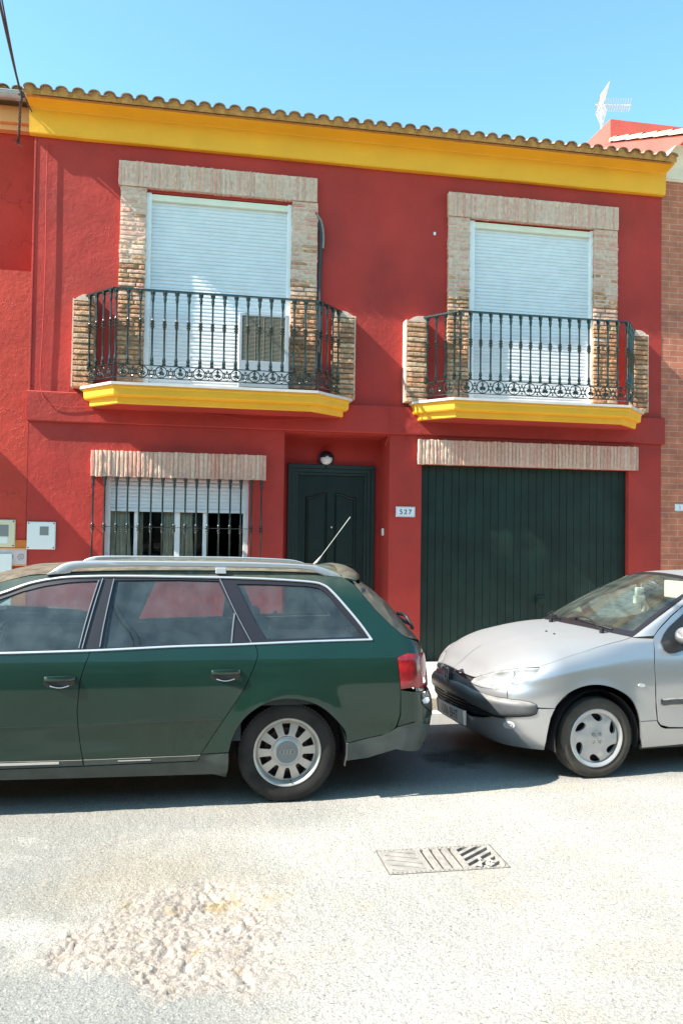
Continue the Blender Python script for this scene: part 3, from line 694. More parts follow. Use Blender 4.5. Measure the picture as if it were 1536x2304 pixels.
# window grille
gy_ = -0.10; gr = MB(); gz1 = zl3-0.004; gz0 = 1.22
gxs = [AX(px, 1180, gy_) for px in (208, 234, 261, 286, 312, 339, 365, 391, 416, 441, 467, 492, 517, 541)]+[AX(565, 1180, gy_), AX(587, 1180, gy_)]
gr.tube([(gxs[0], gy_+0.002, AZ(234, 1184, gy_)), (gxs[-2], gy_+0.002, AZ(541, 1190, gy_))], 0.0035, 6)
gr.box(gxs[0]-0.02, gxs[-1]+0.02, gy_-0.012, gy_+0.012, gz0-0.02, gz0); 
for x in (gxs[0], gxs[-1]):
    for z in (gz0-0.01, AZ(234, 1184, gy_)): gr.tube([(x, gy_, z), (x, 0, z)], 0.006, 6)
grille = gr.build('window_grille', m_iron, house)
gm = AZ(390, 1189, gy_)
for x in gxs: bb = MB(); baluster_mesh(bb, x, gy_, gz0, gz1, mid=gm, r=0.010); bb.build('bar', m_iron, grille)

# front door
dx0, dx1, dz1, dy = 1.135, 2.268, 2.60, 0.55
f = MB()
for i, (o_, y_) in enumerate(((0, -0.045), (0.05, -0.028), (0.10, -0.012))):
    wd_ = 0.05 if i < 2 else 0.035
    f.box(dx0+o_, dx0+o_+wd_, dy+y_, dy+0.06, 0.13, dz1-o_-wd_, 0.006); f.box(dx1-o_-wd_, dx1-o_, dy+y_, dy+0.06, 0.13, dz1-o_-wd_, 0.006); f.box(dx0+o_, dx1-o_, dy+y_, dy+0.06, dz1-o_-wd_, dz1-o_, 0.006)
f.build('door_frame', m_green, house)
door = MB(); door.box(dx0+0.135, dx1-0.135, dy+0.015, dy+0.055, 0.14, dz1-0.138); dleaf = door.build('front_door', m_door, house)
mid = (dx0+dx1)/2; pn = MB()
def arch(xa, xb, flip, z0, z1):
    top = [(xa+(xb-xa)*t, z1-0.055+0.055*(1/(1+math.exp(-9*((t if not flip else 1-t)-0.5))))) for t in [i/14 for i in range(15)]]
    return [(xa, z0)]+top+[(xb, z0)]
for xa, xb, fl in ((dx0+0.235, mid-0.045, False), (mid+0.045, dx1-0.235, True)):
    for z0p, z1p in ((1.28, 2.245), (0.42, 1.12)):
        o_ = arch(xa, xb, fl, z0p, z1p)[::-1]; cx, cz = (xa+xb)/2, (z0p+z1p)/2
        def sh(P, k): return [(cx+(x-cx)*(1-k/(xb-xa)*2), cz+(z-cz)*(1-k/(z1p-z0p)*2)) for x, z in P]
        i1, i2, i3 = sh(o_, 0.012), sh(o_, 0.028), sh(o_, 0.045); n = len(o_)
        rings = [[(x, dy+0.0148, z) for x, z in o_], [(x, dy+0.003, z) for x, z in i1], [(x, dy+0.0145, z) for x, z in i2], [(x, dy+0.007, z) for x, z in i3]]
        for r0, r1 in zip(rings, rings[1:]): pn.add(r0+r1, [(i, (i+1) % n, (i+1) % n+n, i+n) for i in range(n)])
        pn.add(rings[-1], [tuple(range(n))]); pn.build('door_panel', m_door, dleaf); pn = MB()

k = MB(); k.lathe([(0.012, 0), (0.012, 0.012), (0.006, 0.016)], (mid+0.012, dy+0.014, 1.80), 'Y', 12); k.build('peephole', m_alu, dleaf)
k = MB(); k.lathe([(0.02, 0), (0.02, 0.02), (0.034, 0.035), (0.034, 0.05), (0.015, 0.06)], (mid, dy+0.014, 1.20), 'Y', 16); k.build('door_knob', m_grate, dleaf)
# garage door of vertical boards
a, b, z0_, z1_, t = GR; n = 27; bw = (b-a)/n
g = MB()
xs_ = [a+i*bw+(rnd(-0.008, 0.008) if 0 < i < n else 0) for i in range(n+1)]
for i in range(n):
    xa = xs_[i]; bw = xs_[i+1]-xs_[i]; y_ = 0.072+rnd(-0.002, 0.002); vs = []
    for z in (0.14, 0.9, 1.7, z1_+0.03):
        vs += [(xa, y_+0.007, z), (xa+0.005, y_, z), (xa+bw-0.005, y_, z), (xa+bw, y_+0.007, z)]
    g.add(vs, [(4*j+k, 4*j+k+1, 4*j+k+5, 4*j+k+4) for j in range(3) for k in range(3)])
gd = g.build('garage_door', m_gdoor, house, recalc=False)
k = MB(); k.box(a+1.55, a+1.68, 0.05, 0.07, AZ(1190, 1360, .07), AZ(1190, 1340, .07), 0.004); k.box(a+1.56, a+1.67, 0.035, 0.05, AZ(1190, 1354, .07), AZ(1190, 1346, .07), 0.004); k.build('handle', m_gdoor, gd)
k = MB(); k.box(a-0.02, b+0.02, -0.14, 0.10, 0.131, 0.142); k.build('threshold', m_marb, house)

# balconies
def balcony(pts_slab, rail_l, rail_r, pierL, pierR, z_rail, z_low):
    (xw0, xf0, xf1, xw1) = pts_slab; PF = -0.60
    def poly(o, yo=0.0): k_ = o*0.55; return [(xw0+o, 0.0), (xw0+o, -0.16+k_*0.2), (xf0+k_, PF+o), (xf1-k_, PF+o), (xw1-o, -0.16+k_*0.2), (xw1-o, 0.0)]
    s = MB(); s.prism(poly(0.0), ZS-0.028, ZS, 'XY'); s.build('balcony_top', m_marb, house)
    s = MB()
    def mould(levels):
        P = [poly(o) for o, z in levels]; n = 6
        for (o0, z0), (o1, z1), A0, A1 in zip(levels, levels[1:], P, P[1:]): s.add([(x, y, z0) for x, y in A0]+[(x, y, z1) for x, y in A1], [(i, (i+1) % n, (i+1) % n+n, i+n) for i in range(n)])
        s.add([(x, y, levels[-1][1]) for x, y in P[-1]], [tuple(range(n))])
    mould([(0.03, ZS-0.028), (0.03, ZS-0.05), (0.04, ZS-0.062), (0.045, ZS-0.125), (0.055, ZS-0.14), (0.105, ZS-0.15), (0.11, ZS-0.215), (0.13, ZS-0.225)])
    s.build('balcony_slab', m_yel, house)
    s = MB(); P = poly(0.13); s.add([(x, y, ZS-0.226) for x, y in P], [tuple(range(6))]); s.build('balcony_soffit', m_red, house, recalc=False)
    # piers
    for (x0, x1, side) in ((pierL[0], pierL[1], -1), (pierR[0], pierR[1], 1)):
        mb = MB(); zt = z_rail-0.055
        bricks(mb, x0, x1, ZS, zt, 0.0, -0.17, 0.062, 0.016, blen=None, rec=0.022, jit=0.15)
        n = 8; top = []
        for k in range(n+1):                   # rounded head
            t = k/n; xx = x0+(x1-x0)*t; u = t if side < 0 else 1-t
            top.append((xx, zt+0.07*math.sin(min(1, u*1.8)*math.pi/2)))
        mb.cm = 2; mb.prism([(x0, zt-0.005)]+top+[(x1, zt-0.005)], -0.165, 0.0)
        # mortar render on the outer side
        xo = x0-0.016 if side < 0 else x1; mb.box(xo, xo+0.016, -0.155, 0.0, ZS, zt+0.02)
        mb.build('brick_pier', [m_brk, m_mortd, m_mort], house)
    # railing
    yf = -0.53; yl = -0.14
    path = [(rail_l[0], yl), (rail_l[1], yf), (rail_r[0], yf), (rail_r[1], yl)]
    r = MB()
    for h, wz, wy in ((z_rail, 0.009, 0.022), (z_low, 0.004, 0.011), (ZS+0.065, 0.004, 0.011)):
        for (xa, ya), (xb, yb) in zip(path, path[1:]):
            d = Vector((xb-xa, yb-ya, 0)); L_ = d.length; d.normalize(); nn = Vector((-d.y, d.x, 0))
            vs = [Vector((xa, ya, h))+nn*sx*wy+Vector((0, 0, sz*wz)) for sx in (-1, 1) for sz in (-1, 1)]+[Vector((xb, yb, h))+nn*sx*wy+Vector((0, 0, sz*wz)) for sx in (-1, 1) for sz in (-1, 1)]
            r.add(vs, [(0,1,3,2),(4,6,7,5),(0,4,5,1),(2,3,7,6),(1,5,7,3),(0,2,6,4)])
    for x in (path[1], path[2]): r.box(x[0]-0.008, x[0]+0.008, x[1]-0.008, x[1]+0.008, ZS, z_low)
    rl = r.build('railing', m_iron, house)
    def seg(i): (xa, ya), (xb, yb) = path[i], path[i+1]; return Vector((xa, ya, 0)), Vector((xb, yb, 0))
    for i, nb in ((0, 4), (1, 18), (2, 4)):
        p0, p1 = seg(i)
        for k in range(nb):
            t = (k+0.5)/nb if i != 1 else k/(nb-1)*0.985+0.0075
            p = p0.lerp(p1, t); bb = MB(); baluster_mesh(bb, p.x, p.y, z_low, z_rail-0.008, mid=z_low+(z_rail-z_low)*0.55); bb.build('baluster', m_iron, rl)
        # cast scroll frieze
        L_ = (p1-p0).length; d = (p1-p0).normalized(); cnt = max(2, int(round(L_/0.205))); st = L_/cnt; sc = MB(); zc = (z_low+ZS+0.065)/2; R = (z_low-ZS-0.065)/2-0.004
        u, v = d, Vector((0, 0, 1)); w__ = u.cross(v)
        def leaf(c_, ang, ln, wd):
            e_ = u*math.cos(ang)+v*math.sin(ang); s_ = w__.cross(e_); t_ = w__*0.005
            a_ = c_; b_ = c_+e_*ln; m0 = c_+e_*ln*0.55+s_*wd; m1 = c_+e_*ln*0.55-s_*wd; k1 = c_+e_*ln*0.5
            sc.add([a_, m0, b_, m1, k1+t_*1.6, k1-t_*1.6], [(0, 1, 4), (1, 2, 4), (2, 3, 4), (3, 0, 4), (0, 5, 1), (1, 5, 2), (2, 5, 3), (3, 5, 0)])
        for k in range(cnt):
            c_ = p0+d*(st*(k+0.5)); c_.z = zc
            sc.ring(c_, R-0.005, 0.0062, (u, v), 22, 6)
            sc.tube([c_+v*(-R), c_+v*(R*0.15)], 0.004, 5)
            b0 = c_-v*R*0.25
            for an, ln in ((90, 0.052), (50, 0.034), (130, 0.034), (15, 0.04), (165, 0.04), (-25, 0.036), (205, 0.036)): leaf(b0+v*(0.01 if an == 90 else 0), R_(an), ln*R/0.066, 0.0135)
            leaf(c_+v*R*0.95, R_(-90), 0.036, 0.010); leaf(c_+v*R*0.45, R_(20), 0.022, 0.008); leaf(c_+v*R*0.45, R_(160), 0.022, 0.008)
            if k < cnt-1 or True:
                c2 = p0+d*(st*(k+1)); c2.z = zc-0.008
                if k < cnt-1:
                    sc.ring(c2, 0.024, 0.0065, (u, v), 14, 5)
                    for an in (90, 40, 140, -90, -40, -140): leaf(c2+(u*math.cos(R_(an))+v*math.sin(R_(an)))*0.024, R_(an), 0.040 if abs(an) == 90 else 0.030, 0.014)
        sc.build('scroll_frieze', m_iron, rl)
zr = AZ(258, 648, -0.53); zlw = AZ(258, 818, -0.53)
balcony((AX(180, 872, -0.16), AX(250, 860, -0.60), AX(716, 884, -0.60), AX(792, 905, -0.16)),
        (AX(196, 670, -0.14), AX(259, 648, -0.53)), (AX(717, 680, -0.53), AX(768, 704, -0.14)),
        (AX(165, 760, -0.17), AX(211, 760, -0.17)), (AX(750, 780, -0.17), AX(797, 780, -0.17)), zr, zlw)
zr2 = AZ(1033, 700, -0.53)
balcony((AX(926, 905, -0.16), AX(1020, 895, -0.60), AX(1420, 912, -0.60), AX(1448, 930, -0.16)),
        (AX(952, 718, -0.14), AX(1033, 700, -0.53)), (AX(1412, 727, -0.53), AX(1425, 740, -0.14)),
        (AX(916, 800, -0.17), AX(962, 800, -0.17)), (AX(1424, 830, -0.17), AX(1457, 830, -0.17)), zr2, AZ(1033, 853, -0.53))

# ------------------------------------------------------------------ things on the facade
lx, lz = AX(734, 1032, 0.5), AZ(734, 1032, 0.5)
lamp = thing('wall_lamp', (lx, 0.5, lz), 'round black bulkhead wall lamp with half hood above the front door', 'wall lamp')
l = MB(); l.cs = True; l.lathe([(0.098, -0.05), (0.102, -0.02), (0.100, 0.0), (0.080, 0.008), (0.078, 0.0)], (lx, 0.5, lz), 'Y', 28)
l.cs = False
for an in range(0, 360, 45): l.lathe([(0.008, 0), (0.006, 0.012)], (lx+0.096*math.cos(R_(an)), 0.498, lz+0.096*math.sin(R_(an))), 'Y', 8)
l.tube([(lx, 0.49, lz-0.1), (lx, 0.485, lz-0.125)], 0.008, 6); l.build('housing', m_black, lamp)
l = MB(); l.cs = True; l.lathe([(0.078, 0.002), (0.072, 0.03), (0.05, 0.05), (0.015, 0.058)], (lx, 0.5, lz), 'Y', 24); l.build('lens', m_lampg, lamp)
l = MB(); l.cs = True; l.grid(16, 8, lambda u, v: (lx+0.086*math.cos(math.pi*u)*math.cos(v*1.3), 0.5-0.002-0.075*math.sin(v*1.3), lz+0.012+0.082*math.sin(math.pi*u)*math.cos(v*1.3))); l.build('hood', m_black, lamp, recalc=False)

x0, x1, z1, z0 = AX(890, 1140, 0), AX(933, 1140, 0), AZ(911, 1140, 0), AZ(911, 1163, 0)
plq = thing('house_number_plaque', (x0, 0, z0), 'white tile plaque reading 527 beside the garage door', 'number plaque')
b_ = MB(); b_.box(x0, x1, -0.010, 0.0, z0, z1, 0.002); b_.build('plaque', m_plaq, plq)
b_ = MB()
for i in range(22):
    for z in (z0+0.008, z1-0.008):
        if i % 2: b_.box(x0+0.006+i*(x1-x0-0.012)/22, x0+0.006+(i+0.8)*(x1-x0-0.012)/22, -0.0115, -0.0102, z-0.003, z+0.003)
for i in range(9):
    for x in (x0+0.008, x1-0.008):
        if i % 2: b_.box(x-0.003, x+0.003, -0.0115, -0.0102, z0+0.008+i*(z1-z0-0.02)/9, z0+0.008+(i+0.8)*(z1-z0-0.02)/9)
b_.build('border', m_blue, plq)
b_ = MB(); w3 = (x1-x0)
for i, ch in enumerate('527'): text_mesh(b_, ch, x0+w3*(0.27+0.23*i), z0+(z1-z0)*0.26, (z1-z0)*0.48, lambda a, c: (a, -0.0118, c), 1.05, 0.0006)
b_.build('numerals', m_ink, plq, recalc=False)

# doorbell on the porch reveal
by = 0.28; bxx = 2.335; bz = 1.745
bl = MB(); bl.box(bxx-0.022, bxx, by-0.035, by+0.035, bz-0.045, bz+0.05, 0.01); tag(bl.build('doorbell', m_boxw), 'small white doorbell on the porch wall right of the front door', 'doorbell')
sb = MB(); sx_, sz_ = AX(977, 526, 0), AZ(977, 526, 0); sb.box(sx_-0.015, sx_+0.015, -0.012, 0, sz_-0.02, sz_+0.02, 0.004); tag(sb.build('wall_fixing', m_boxw), 'tiny white fixing on the red wall between the upper windows', 'wall fixing')

# white meter box on the red wall
def meter(px0, px1, py0, py1, Y, m_, label, win_px, d=0.02, paper=None, win_m=m_grey):
    x0, x1 = AX(px0, py1, Y-d), AX(px1, py1, Y-d); z1, z0 = AZ((px0+px1)/2, py0, Y-d), AZ((px0+px1)/2, py1, Y-d)
    t = thing('meter_box', (x0, Y, z0), label, 'meter box')
    b_ = MB(); b_.box(x0, x1, Y-d, Y, z0, z1, 0.008); b_.box(x0+0.008, x1-0.008, Y-d-0.004, Y-d+0.002, z0+0.008, z1-0.008, 0.003); b_.build('door', m_, t)
    b_ = MB()
    for x in (x0+0.018, x1-0.018):
        for z in (z0+0.018, z1-0.018): b_.lathe([(0.008, 0), (0.008, 0.003)], (x, Y-d-0.004, z), 'Y', 10)
    b_.build_each('screw', m_dark, t)
    b_ = MB(); b_.box(AX(win_px[0], 1200, Y-d), AX(win_px[1], 1200, Y-d), Y-d-0.006, Y-d, AZ(px0, win_px[3], Y-d), AZ(px0, win_px[2], Y-d), 0.002); b_.build('window', win_m, t)
    if paper: b_ = MB(); b_.box(AX(paper[0], 1200, Y-d), AX(paper[1], 1200, Y-d), Y-d-0.006, Y-d, AZ(px0, paper[3], Y-d), AZ(px0, paper[2], Y-d)); b_.build('paper_label', m_boxw, t)
meter(60, 124.5, 1174, 1236, 0, m_boxw, 'square white meter box with a small grey window on the red wall', (90, 110, 1184, 1204))
meter(-30, 34, 1169, 1231, 0, m_beige, 'beige meter box with a wide grey window at the left edge', (-22, 20, 1180, 1206), paper=(0, 18, 1208, 1222))
# tiled dado of the neighbour
mb = MB(); Y = 0
nx1 = AX(60, 1260, -0.012)
mb.cm = 0; mb.box(-7, nx1, -0.012, 0, 0.13, AZ(40, 1281, -.012)-0.006); mb.box(-7, nx1-0.003, -0.010, 0, AZ(40, 1236, -.012)+0.004, AZ(40, 1215, -.012))
mb.cm = 1; mb.box(-7, nx1, -0.014, 0, AZ(40, 1270, -.012), AZ(40, 1236, -.012)); mb.cm = 2; mb.box(-7, nx1+0.002, -0.017, 0, AZ(40, 1270, -.012)-0.014, AZ(40, 1270, -.012)); mb.box(-7, nx1+0.002, -0.017, 0, AZ(40, 1236, -.012), AZ(40, 1236, -.012)+0.012)
zc = (AZ(40, 1270, -.012)+AZ(40, 1236, -.012))/2; mb.cm = 3
for k in range(18):
    xc = nx1-0.055-k*0.115; pts = []
    for i in range(26):
        t = i/25*math.pi*3.4; r = 0.006+0.036*i/25; pts.append((xc+r*math.cos(t), -0.015, zc+r*math.sin(t)))
    mb.tube(pts, 0.0032, 4)
DADO = mb
bx = MB(); bx.box(-3, AX(27, 1260, -0.03), -0.03, 0, 0.6, AZ(20, 1246, -.03), 0.006); tag(bx.build('junction_cabinet', m_boxw), 'white cabinet set in the orange tiled dado at the left edge', 'cabinet')

# air conditioner on the left balcony
ay = -0.30; x0, x1 = AX(538, 760, ay), AX(650, 760, ay); z1, z0 = AZ(595, 706, ay), ZS+0.06
ac = thing('air_conditioner', ((x0+x1)/2, -0.15, ZS), 'white air conditioner unit with grey grille on the left balcony', 'air conditioner')
b_ = MB(); b_.box(x0, x1, ay+0.02, -0.04, z0, z1, 0.012)
gx0, gx1, gz0_, gz1_ = x0+0.035, x1-0.045, AZ(595, 813, ay), z1-0.035
b_.box(x0, gx0, ay, ay+0.03, z0, z1, 0.005); b_.box(gx1, x1, ay, ay+0.03, z0, z1, 0.005); b_.box(gx0-0.004, gx1+0.004, ay, ay+0.03, gz1_, z1, 0.005); b_.box(gx0-0.004, gx1+0.004, ay, ay+0.03, z0, gz0_, 0.005)
b_.build('casing', m_ac, ac)
b_ = MB(); b_.box(gx0, gx1, ay+0.0185, ay+0.0195, gz0_, gz1_); b_.build('coil', mat('ac_coil', (0.10, 0.09, 0.075), 0.7), ac)
b_ = MB(); n = 34
for i in range(n): z = gz0_+(gz1_-gz0_)*(i+0.5)/n; b_.box(gx0, gx1, ay+0.004, ay+0.012, z-0.003, z+0.003)
for i in range(5): x = gx0+(gx1-gx0)*(i+0.5)/5; b_.box(x-0.002, x+0.002, ay+0.001, ay+0.004, gz0_, gz1_)
b_.build('grille', m_acg, ac)
b_ = MB(); b_.box(x0+0.05, x0+0.09, ay+0.02, -0.05, ZS, z0); b_.box(x1-0.09, x1-0.05, ay+0.02, -0.05, ZS, z0); b_.build_each('foot', m_grey, ac)
# pipes beside the jamb
pp = thing('conduit_bundle', (AX(720, 690), 0, ZS), 'black pipes in torn grey lagging running down beside the left window', 'pipe bundle')
for k, (dx, m_, r, top) in enumerate(((0, m_cable, 0.016, 0), (0.03, m_cable, 0.014, 0.02), (0.035, m_lag, 0.015, 0.04))):
    b_ = MB(); b_.cs = True; P = [(708+k*2, 478+k*3), (716+k*3, 500), (721+k*3, 530), (720+k*3, 560)]+([(718+k*2, 620), (717+k*3, 700), (716+k*3, 830)] if k < 2 else [])
    b_.tube(spl([(AX(a_, c_, -0.03), -0.035-0.006*k, AZ(a_, c_, -0.03)) for a_, c_ in P], 5), r, 8); b_.build('pipe', m_, pp)
# thin painted cable down the left edge and along the band
def cable(name, P, Y, r, m_, label, cat='cable', n=5, jit=0.0):
    b_ = MB(); b_.cs = True; pts = spl([(AX(a_, c_, (Y if not isinstance(Y, list) else Y[i])), (Y if not isinstance(Y, list) else Y[i]), AZ(a_, c_, (Y if not isinstance(Y, list) else Y[i]))) for i, (a_, c_) in enumerate(P)], n)
    if jit: pts = [(x+rnd(-jit, jit), y, z+rnd(-jit, jit)) for x, y, z in pts]
    b_.tube(pts, r, 7); return tag(b_.build(name, m_), label, cat)
cable('painted_cable', [(108, 322), (105, 420), (104, 520), (102, 620), (97, 740), (92, 830), (92, 872)], -0.026, 0.0065, m_red, 'thin cable painted red running down the left edge of the house', jit=0.001)
cable('painted_cable', [(92, 872), (97, 892), (112, 908), (150, 916), (216, 916)], [-0.02, -0.06, -0.062, -0.06, -0.055], 0.004, m_redn, 'thin reddish cable sagging along the band left of the left balcony')
cable('painted_cable', [(216, 916), (330, 924), (450, 930), (560, 943), (640, 945), (740, 938)], -0.058, 0.004, m_redn, 'thin reddish cable sagging across the band under the left balcony')
cable('painted_cable', [(845, 909), (860, 914), (876, 922), (880, 945), (876, 975), (866, 1003)], [-0.02, -0.05, -0.055, -0.055, -0.055, -0.03], 0.004, m_redn, 'thin reddish cable hanging over the band at the porch corner')
# twisted service cable coming from the street
b_ = MB(); b_.cs = True
p_end = Vector(A(44, 196, -0.45)); far = p_end+(Vector(A(-12, -110, -3.2))-p_end)*3.4
for dx in (0, 0.022):
    pts = [p_end.lerp(far, t)+Vector((dx*t*1.5+(0.02*t*3 if dx else 0), 0, 0.9*(t*t-t))) for t in [i/32 for i in range(33)]]
    b_.tube(pts, 0.012 if dx == 0 else 0.007, 7)
for ph in (0, 2.1, 4.2):
    base = spl([tuple(A(*q_)) for q_ in ((44, 196, -0.45), (50, 215, -0.32), (47, 232, -0.12), (45, 262, 0.0), (43, 300, 0.12), (41, 318, 0.2))], 14)
    b_.tube([(x+0.011*math.cos(i*0.55+ph), y+0.011*math.sin(i*0.55+ph), z) for i, (x, y, z) in enumerate(base)], 0.006, 6)
b_.tube(spl([tuple(A(*q_)) for q_ in ((52, 205, -0.35), (60, 225, -0.2), (66, 240, -0.12), (72, 252, -0.1))], 8), 0.008, 6)
for q_ in ((46, 212, -0.3), (53, 217, -0.28), (45, 228, -0.15)): c_ = A(*q_); b_.lathe([(0.012, -0.02), (0.016, 0.0), (0.012, 0.02)], c_, 'X', 8)
for an in range(7):
    e_ = A(41, 318, 0.2); b_.tube([tuple(e_), tuple(e_+np.array([0.06*math.cos(an*2.3), -0.03, -0.03+0.05*math.sin(an*1.7)]))], 0.004, 5)
tag(b_.build('service_cable', m_cablep), 'dark twisted power cable coming down from the sky to the left eave', 'cable')

# ------------------------------------------------------------------ left neighbour
UY = 0.50
zled = AZ(40, 609, 0)
nl = thing('house', (-5, 0, 0.13), 'neighbouring red house at the left edge with peach cornice and set back upper wall', 'house')
w_ = MB(); x1n = HX0-0.004
w_.box(-8.5, x1n, 0.0, 0.24, 0.1, zled); w_.box(-8.5, x1n, UY, 0.7, zled-0.4, AZ(30, 250, UY-.1)); w_.box(-8.5, x1n, 0.7, 8.5, 0.1, 6.0); w_.box(-8.5, x1n, 0.24, UY, 0.1, zled-0.15)
w_.build('wall', m_redn, nl)
cz0, cz1 = AZ(40, 292, UY-0.12), AZ(40, 237, UY-0.18)
c = MB(); c.box(-8.5, x1n, UY-0.10, UY+0.2, cz0, cz0+0.07, 0.01); c.box(-8.5, x1n, UY-0.16, UY+0.2, cz0+0.07, cz1, 0.01); c.build('cornice', m_peach, nl)
g = MB(); g.cs = True; gyc, gzc = UY-0.36, AZ(30, 216, UY-0.36)
g.grid(2, 12, lambda u, v: (-8.5+(x1n+8.5)*u, gyc-0.075*math.cos(math.pi*v), gzc+0.03-0.075*math.sin(math.pi*v))); g.tube([(-8.5, gyc-0.075, gzc+0.03), (x1n, gyc-0.075, gzc+0.03)], 0.008, 6); g.build('gutter', m_gut, nl, recalc=False)
r = MB(); tile_roof(r, -8.5, x1n-0.06, gyc-0.02, gzc+0.06, R_(15), 9); r.build('roof', [m_tile, m_tmort], nl, recalc=False)
DADO.build('tiled_dado', [m_orange, m_lilac, m_peach, m_scr], nl)
b_ = MB(); xb = -3.02
b_.prism([(xb-2.9, 0), (xb-2.5, -0.6), (xb-0.4, -0.6), (xb, -0.16), (xb, 0)], 3.1, 3.33, 'XY'); b_.build('balcony_slab', m_peach, nl)
# ------------------------------------------------------------------ right neighbour
nr = thing('house', (9, 0, 0.13), 'orange brick house at the right edge with white curved eave corbel', 'house')
w_ = MB(); x0n = HX1+0.004; zw = AZ(1510, 408, 0)
w_.box(x0n, 13, 0.005, 8.5, 0.1, zw); w_.build('wall', m_nbrk, nr)
Yp = 1.4; gxp = 6.06
def onX(px, py, X): d = ray(px, py); t = X/d[0]; return CAM+d*t
e0 = onX(1536, 290, gxp); e1 = onX(1372, 309, gxp); pk = onX(1372, 268, gxp); Yp = float(e1[1])
sl_ = (e1[2]-e0[2])/(e1[1]-e0[1])
c = MB(); yc0 = -0.52
prof = [(0.005, zw), (-0.02, zw+0.02)]+[(-0.03-0.30*(1-math.cos(t*math.pi/2)), zw+0.02+0.30*math.sin(t*math.pi/2)) for t in [i/8 for i in range(9)]]+[(0.005, zw+0.34)]
c.prism([(y, z) for y, z in prof], x0n, 13, 'YZ'); c.build('eave_corbel', m_cream, nr)
c = MB(); zr0 = float(e0[2]+sl_*(yc0-e0[1]))
def verge(y): return float(e0[2]+sl_*(y-e0[1]))
c.add([(gxp, yc0+0.1, zw+0.34), (gxp, Yp, zw+0.34), (gxp, 6, zw+0.34), (gxp, 6, verge(6)-0.08), (gxp, yc0+0.1, verge(yc0+0.1)-0.08)], [(0, 1, 2, 3, 4)])
c.add([(gxp, yc0+0.1, zw+0.34), (13, yc0+0.1, zw+0.34), (13, yc0+0.1, verge(yc0+.1)-0.08), (gxp, yc0+0.1, verge(yc0+.1)-0.08)], [(0, 1, 2, 3)])
c.add([(gxp, yc0+0.1, zw+0.34), (13, yc0+0.1, zw+0.34), (13, 0.1, zw+0.34), (gxp, 0.1, zw+0.34)], [(3, 2, 1, 0)])
c.build('gable_wall', m_pinkw, nr, recalc=False)
c = MB(); pb = [(Yp, zw+0.5), (Yp, float(pk[2])), (Yp+2.2, float(pk[2])+0.0), (Yp+2.2, zw+0.5)]
c.prism(pb, gxp+0.002, 13, 'YZ'); c.build('parapet', m_pinkw, nr)
c = MB(); n = 7
for k in range(n+2):                       # verge tiles, overlapping up the slope
    c.ct = rnd(0, 1); y0v = yc0+0.02+k*0.36; y1v = y0v+0.40
    if y0v > Yp: break
    y1v = min(y1v, Yp); N = 8; vs = []; c.cs = True
    for y, r_, l in ((y0v, 0.085, 0.012), (y1v, 0.078, 0.0)):
        for a_ in range(N+1): t = math.pi*a_/N; vs.append((gxp+0.05+r_*math.cos(t), y, verge(y)-0.07+l+r_*math.sin(t)))
    c.add(vs, [(a_, a_+1, N+2+a_, N+1+a_) for a_ in range(N)]); c.cs = False
c.cm = 0; c.add([(gxp+0.1, yc0, verge(yc0)-0.05), (13, yc0, verge(yc0)-0.05), (13, 6, verge(6)-0.05), (gxp+0.1, 6, verge(6)-0.05)], [(0, 1, 2, 3)])
c.build('roof', m_ptile, nr, recalc=False)
x0, x1, z1, z0 = AX(1517, 1140, 0), AX(1562, 1140, 0), AZ(1530, 1134, 0), AZ(1530, 1150, 0)
pq = thing('house_number_plaque', (x0, 0, z0), 'pale blue and white number plaque cut by the right edge on the orange brick wall', 'number plaque')
b_ = MB(); b_.box(x0, x1, -0.012, 0.004, z0, z1, 0.002); b_.build('plaque', m_plaq, pq)
b_ = MB(); b_.box(x0+0.006, x1-0.006, -0.0135, -0.0122, z0+0.006, z0+0.009); b_.box(x0+0.006, x1-0.006, -0.0135, -0.0122, z1-0.009, z1-0.006)
for i, ch in enumerate('525'): text_mesh(b_, ch, x0+(x1-x0)*(0.22+0.25*i), z0+(z1-z0)*0.25, (z1-z0)*0.5, lambda a, c: (a, -0.0138, c), 1.0, 0.0005)
b_.build('numerals', mat('faded_blue', (0.32, 0.38, 0.48), 0.4), pq, recalc=False)

# tv antenna
ta = onX(1352, 236, 6.6); tx, ty, tz = float(ta[0]), float(ta[1]), float(ta[2]); spx = 1/ (FPX/float((ta-CAM)@_f))
ant = thing('tv_antenna', (tx, ty, tz-0.7), 'white television antenna with mesh reflector on a mast on the right roof', 'antenna')
b_ = MB(); b_.tube([(tx, ty, tz-1.2), (tx, ty, tz+0.02)], 0.016, 8); b_.build('mast', m_alu, ant)
m_antw = mat('antenna_aluminium', (0.60, 0.60, 0.62), 0.4, metal=0.2)
bd = Vector((0.93, -0.35, -0.10)).normalized(); sdv = bd.cross(Vector((0, 0, 1))).normalized(); upv = sdv.cross(bd).normalized()
o_ = Vector((tx, ty, tz))
b_ = MB()
for s_, ang in ((1, 62), (-1, 62)):
    for k in range(9):
        d_ = bd*math.cos(R_(ang))*0.034*k+upv*s_*math.sin(R_(ang))*0.034*k-bd*0.06
        wv = 0.28; b_.tube([o_+d_-sdv*wv, o_+d_+sdv*wv], 0.006, 5)
    for q_ in (-0.27, -0.1, 0.1, 0.27): b_.tube([o_-bd*0.06+sdv*q_, o_-bd*0.06+sdv*q_+(bd*math.cos(R_(ang))+upv*s_*math.sin(R_(ang)))*0.28], 0.005, 5)
b_.build('reflector', m_antw, ant)
b_ = MB(); b_.tube([o_-bd*0.1, o_+bd*0.48], 0.011, 6)
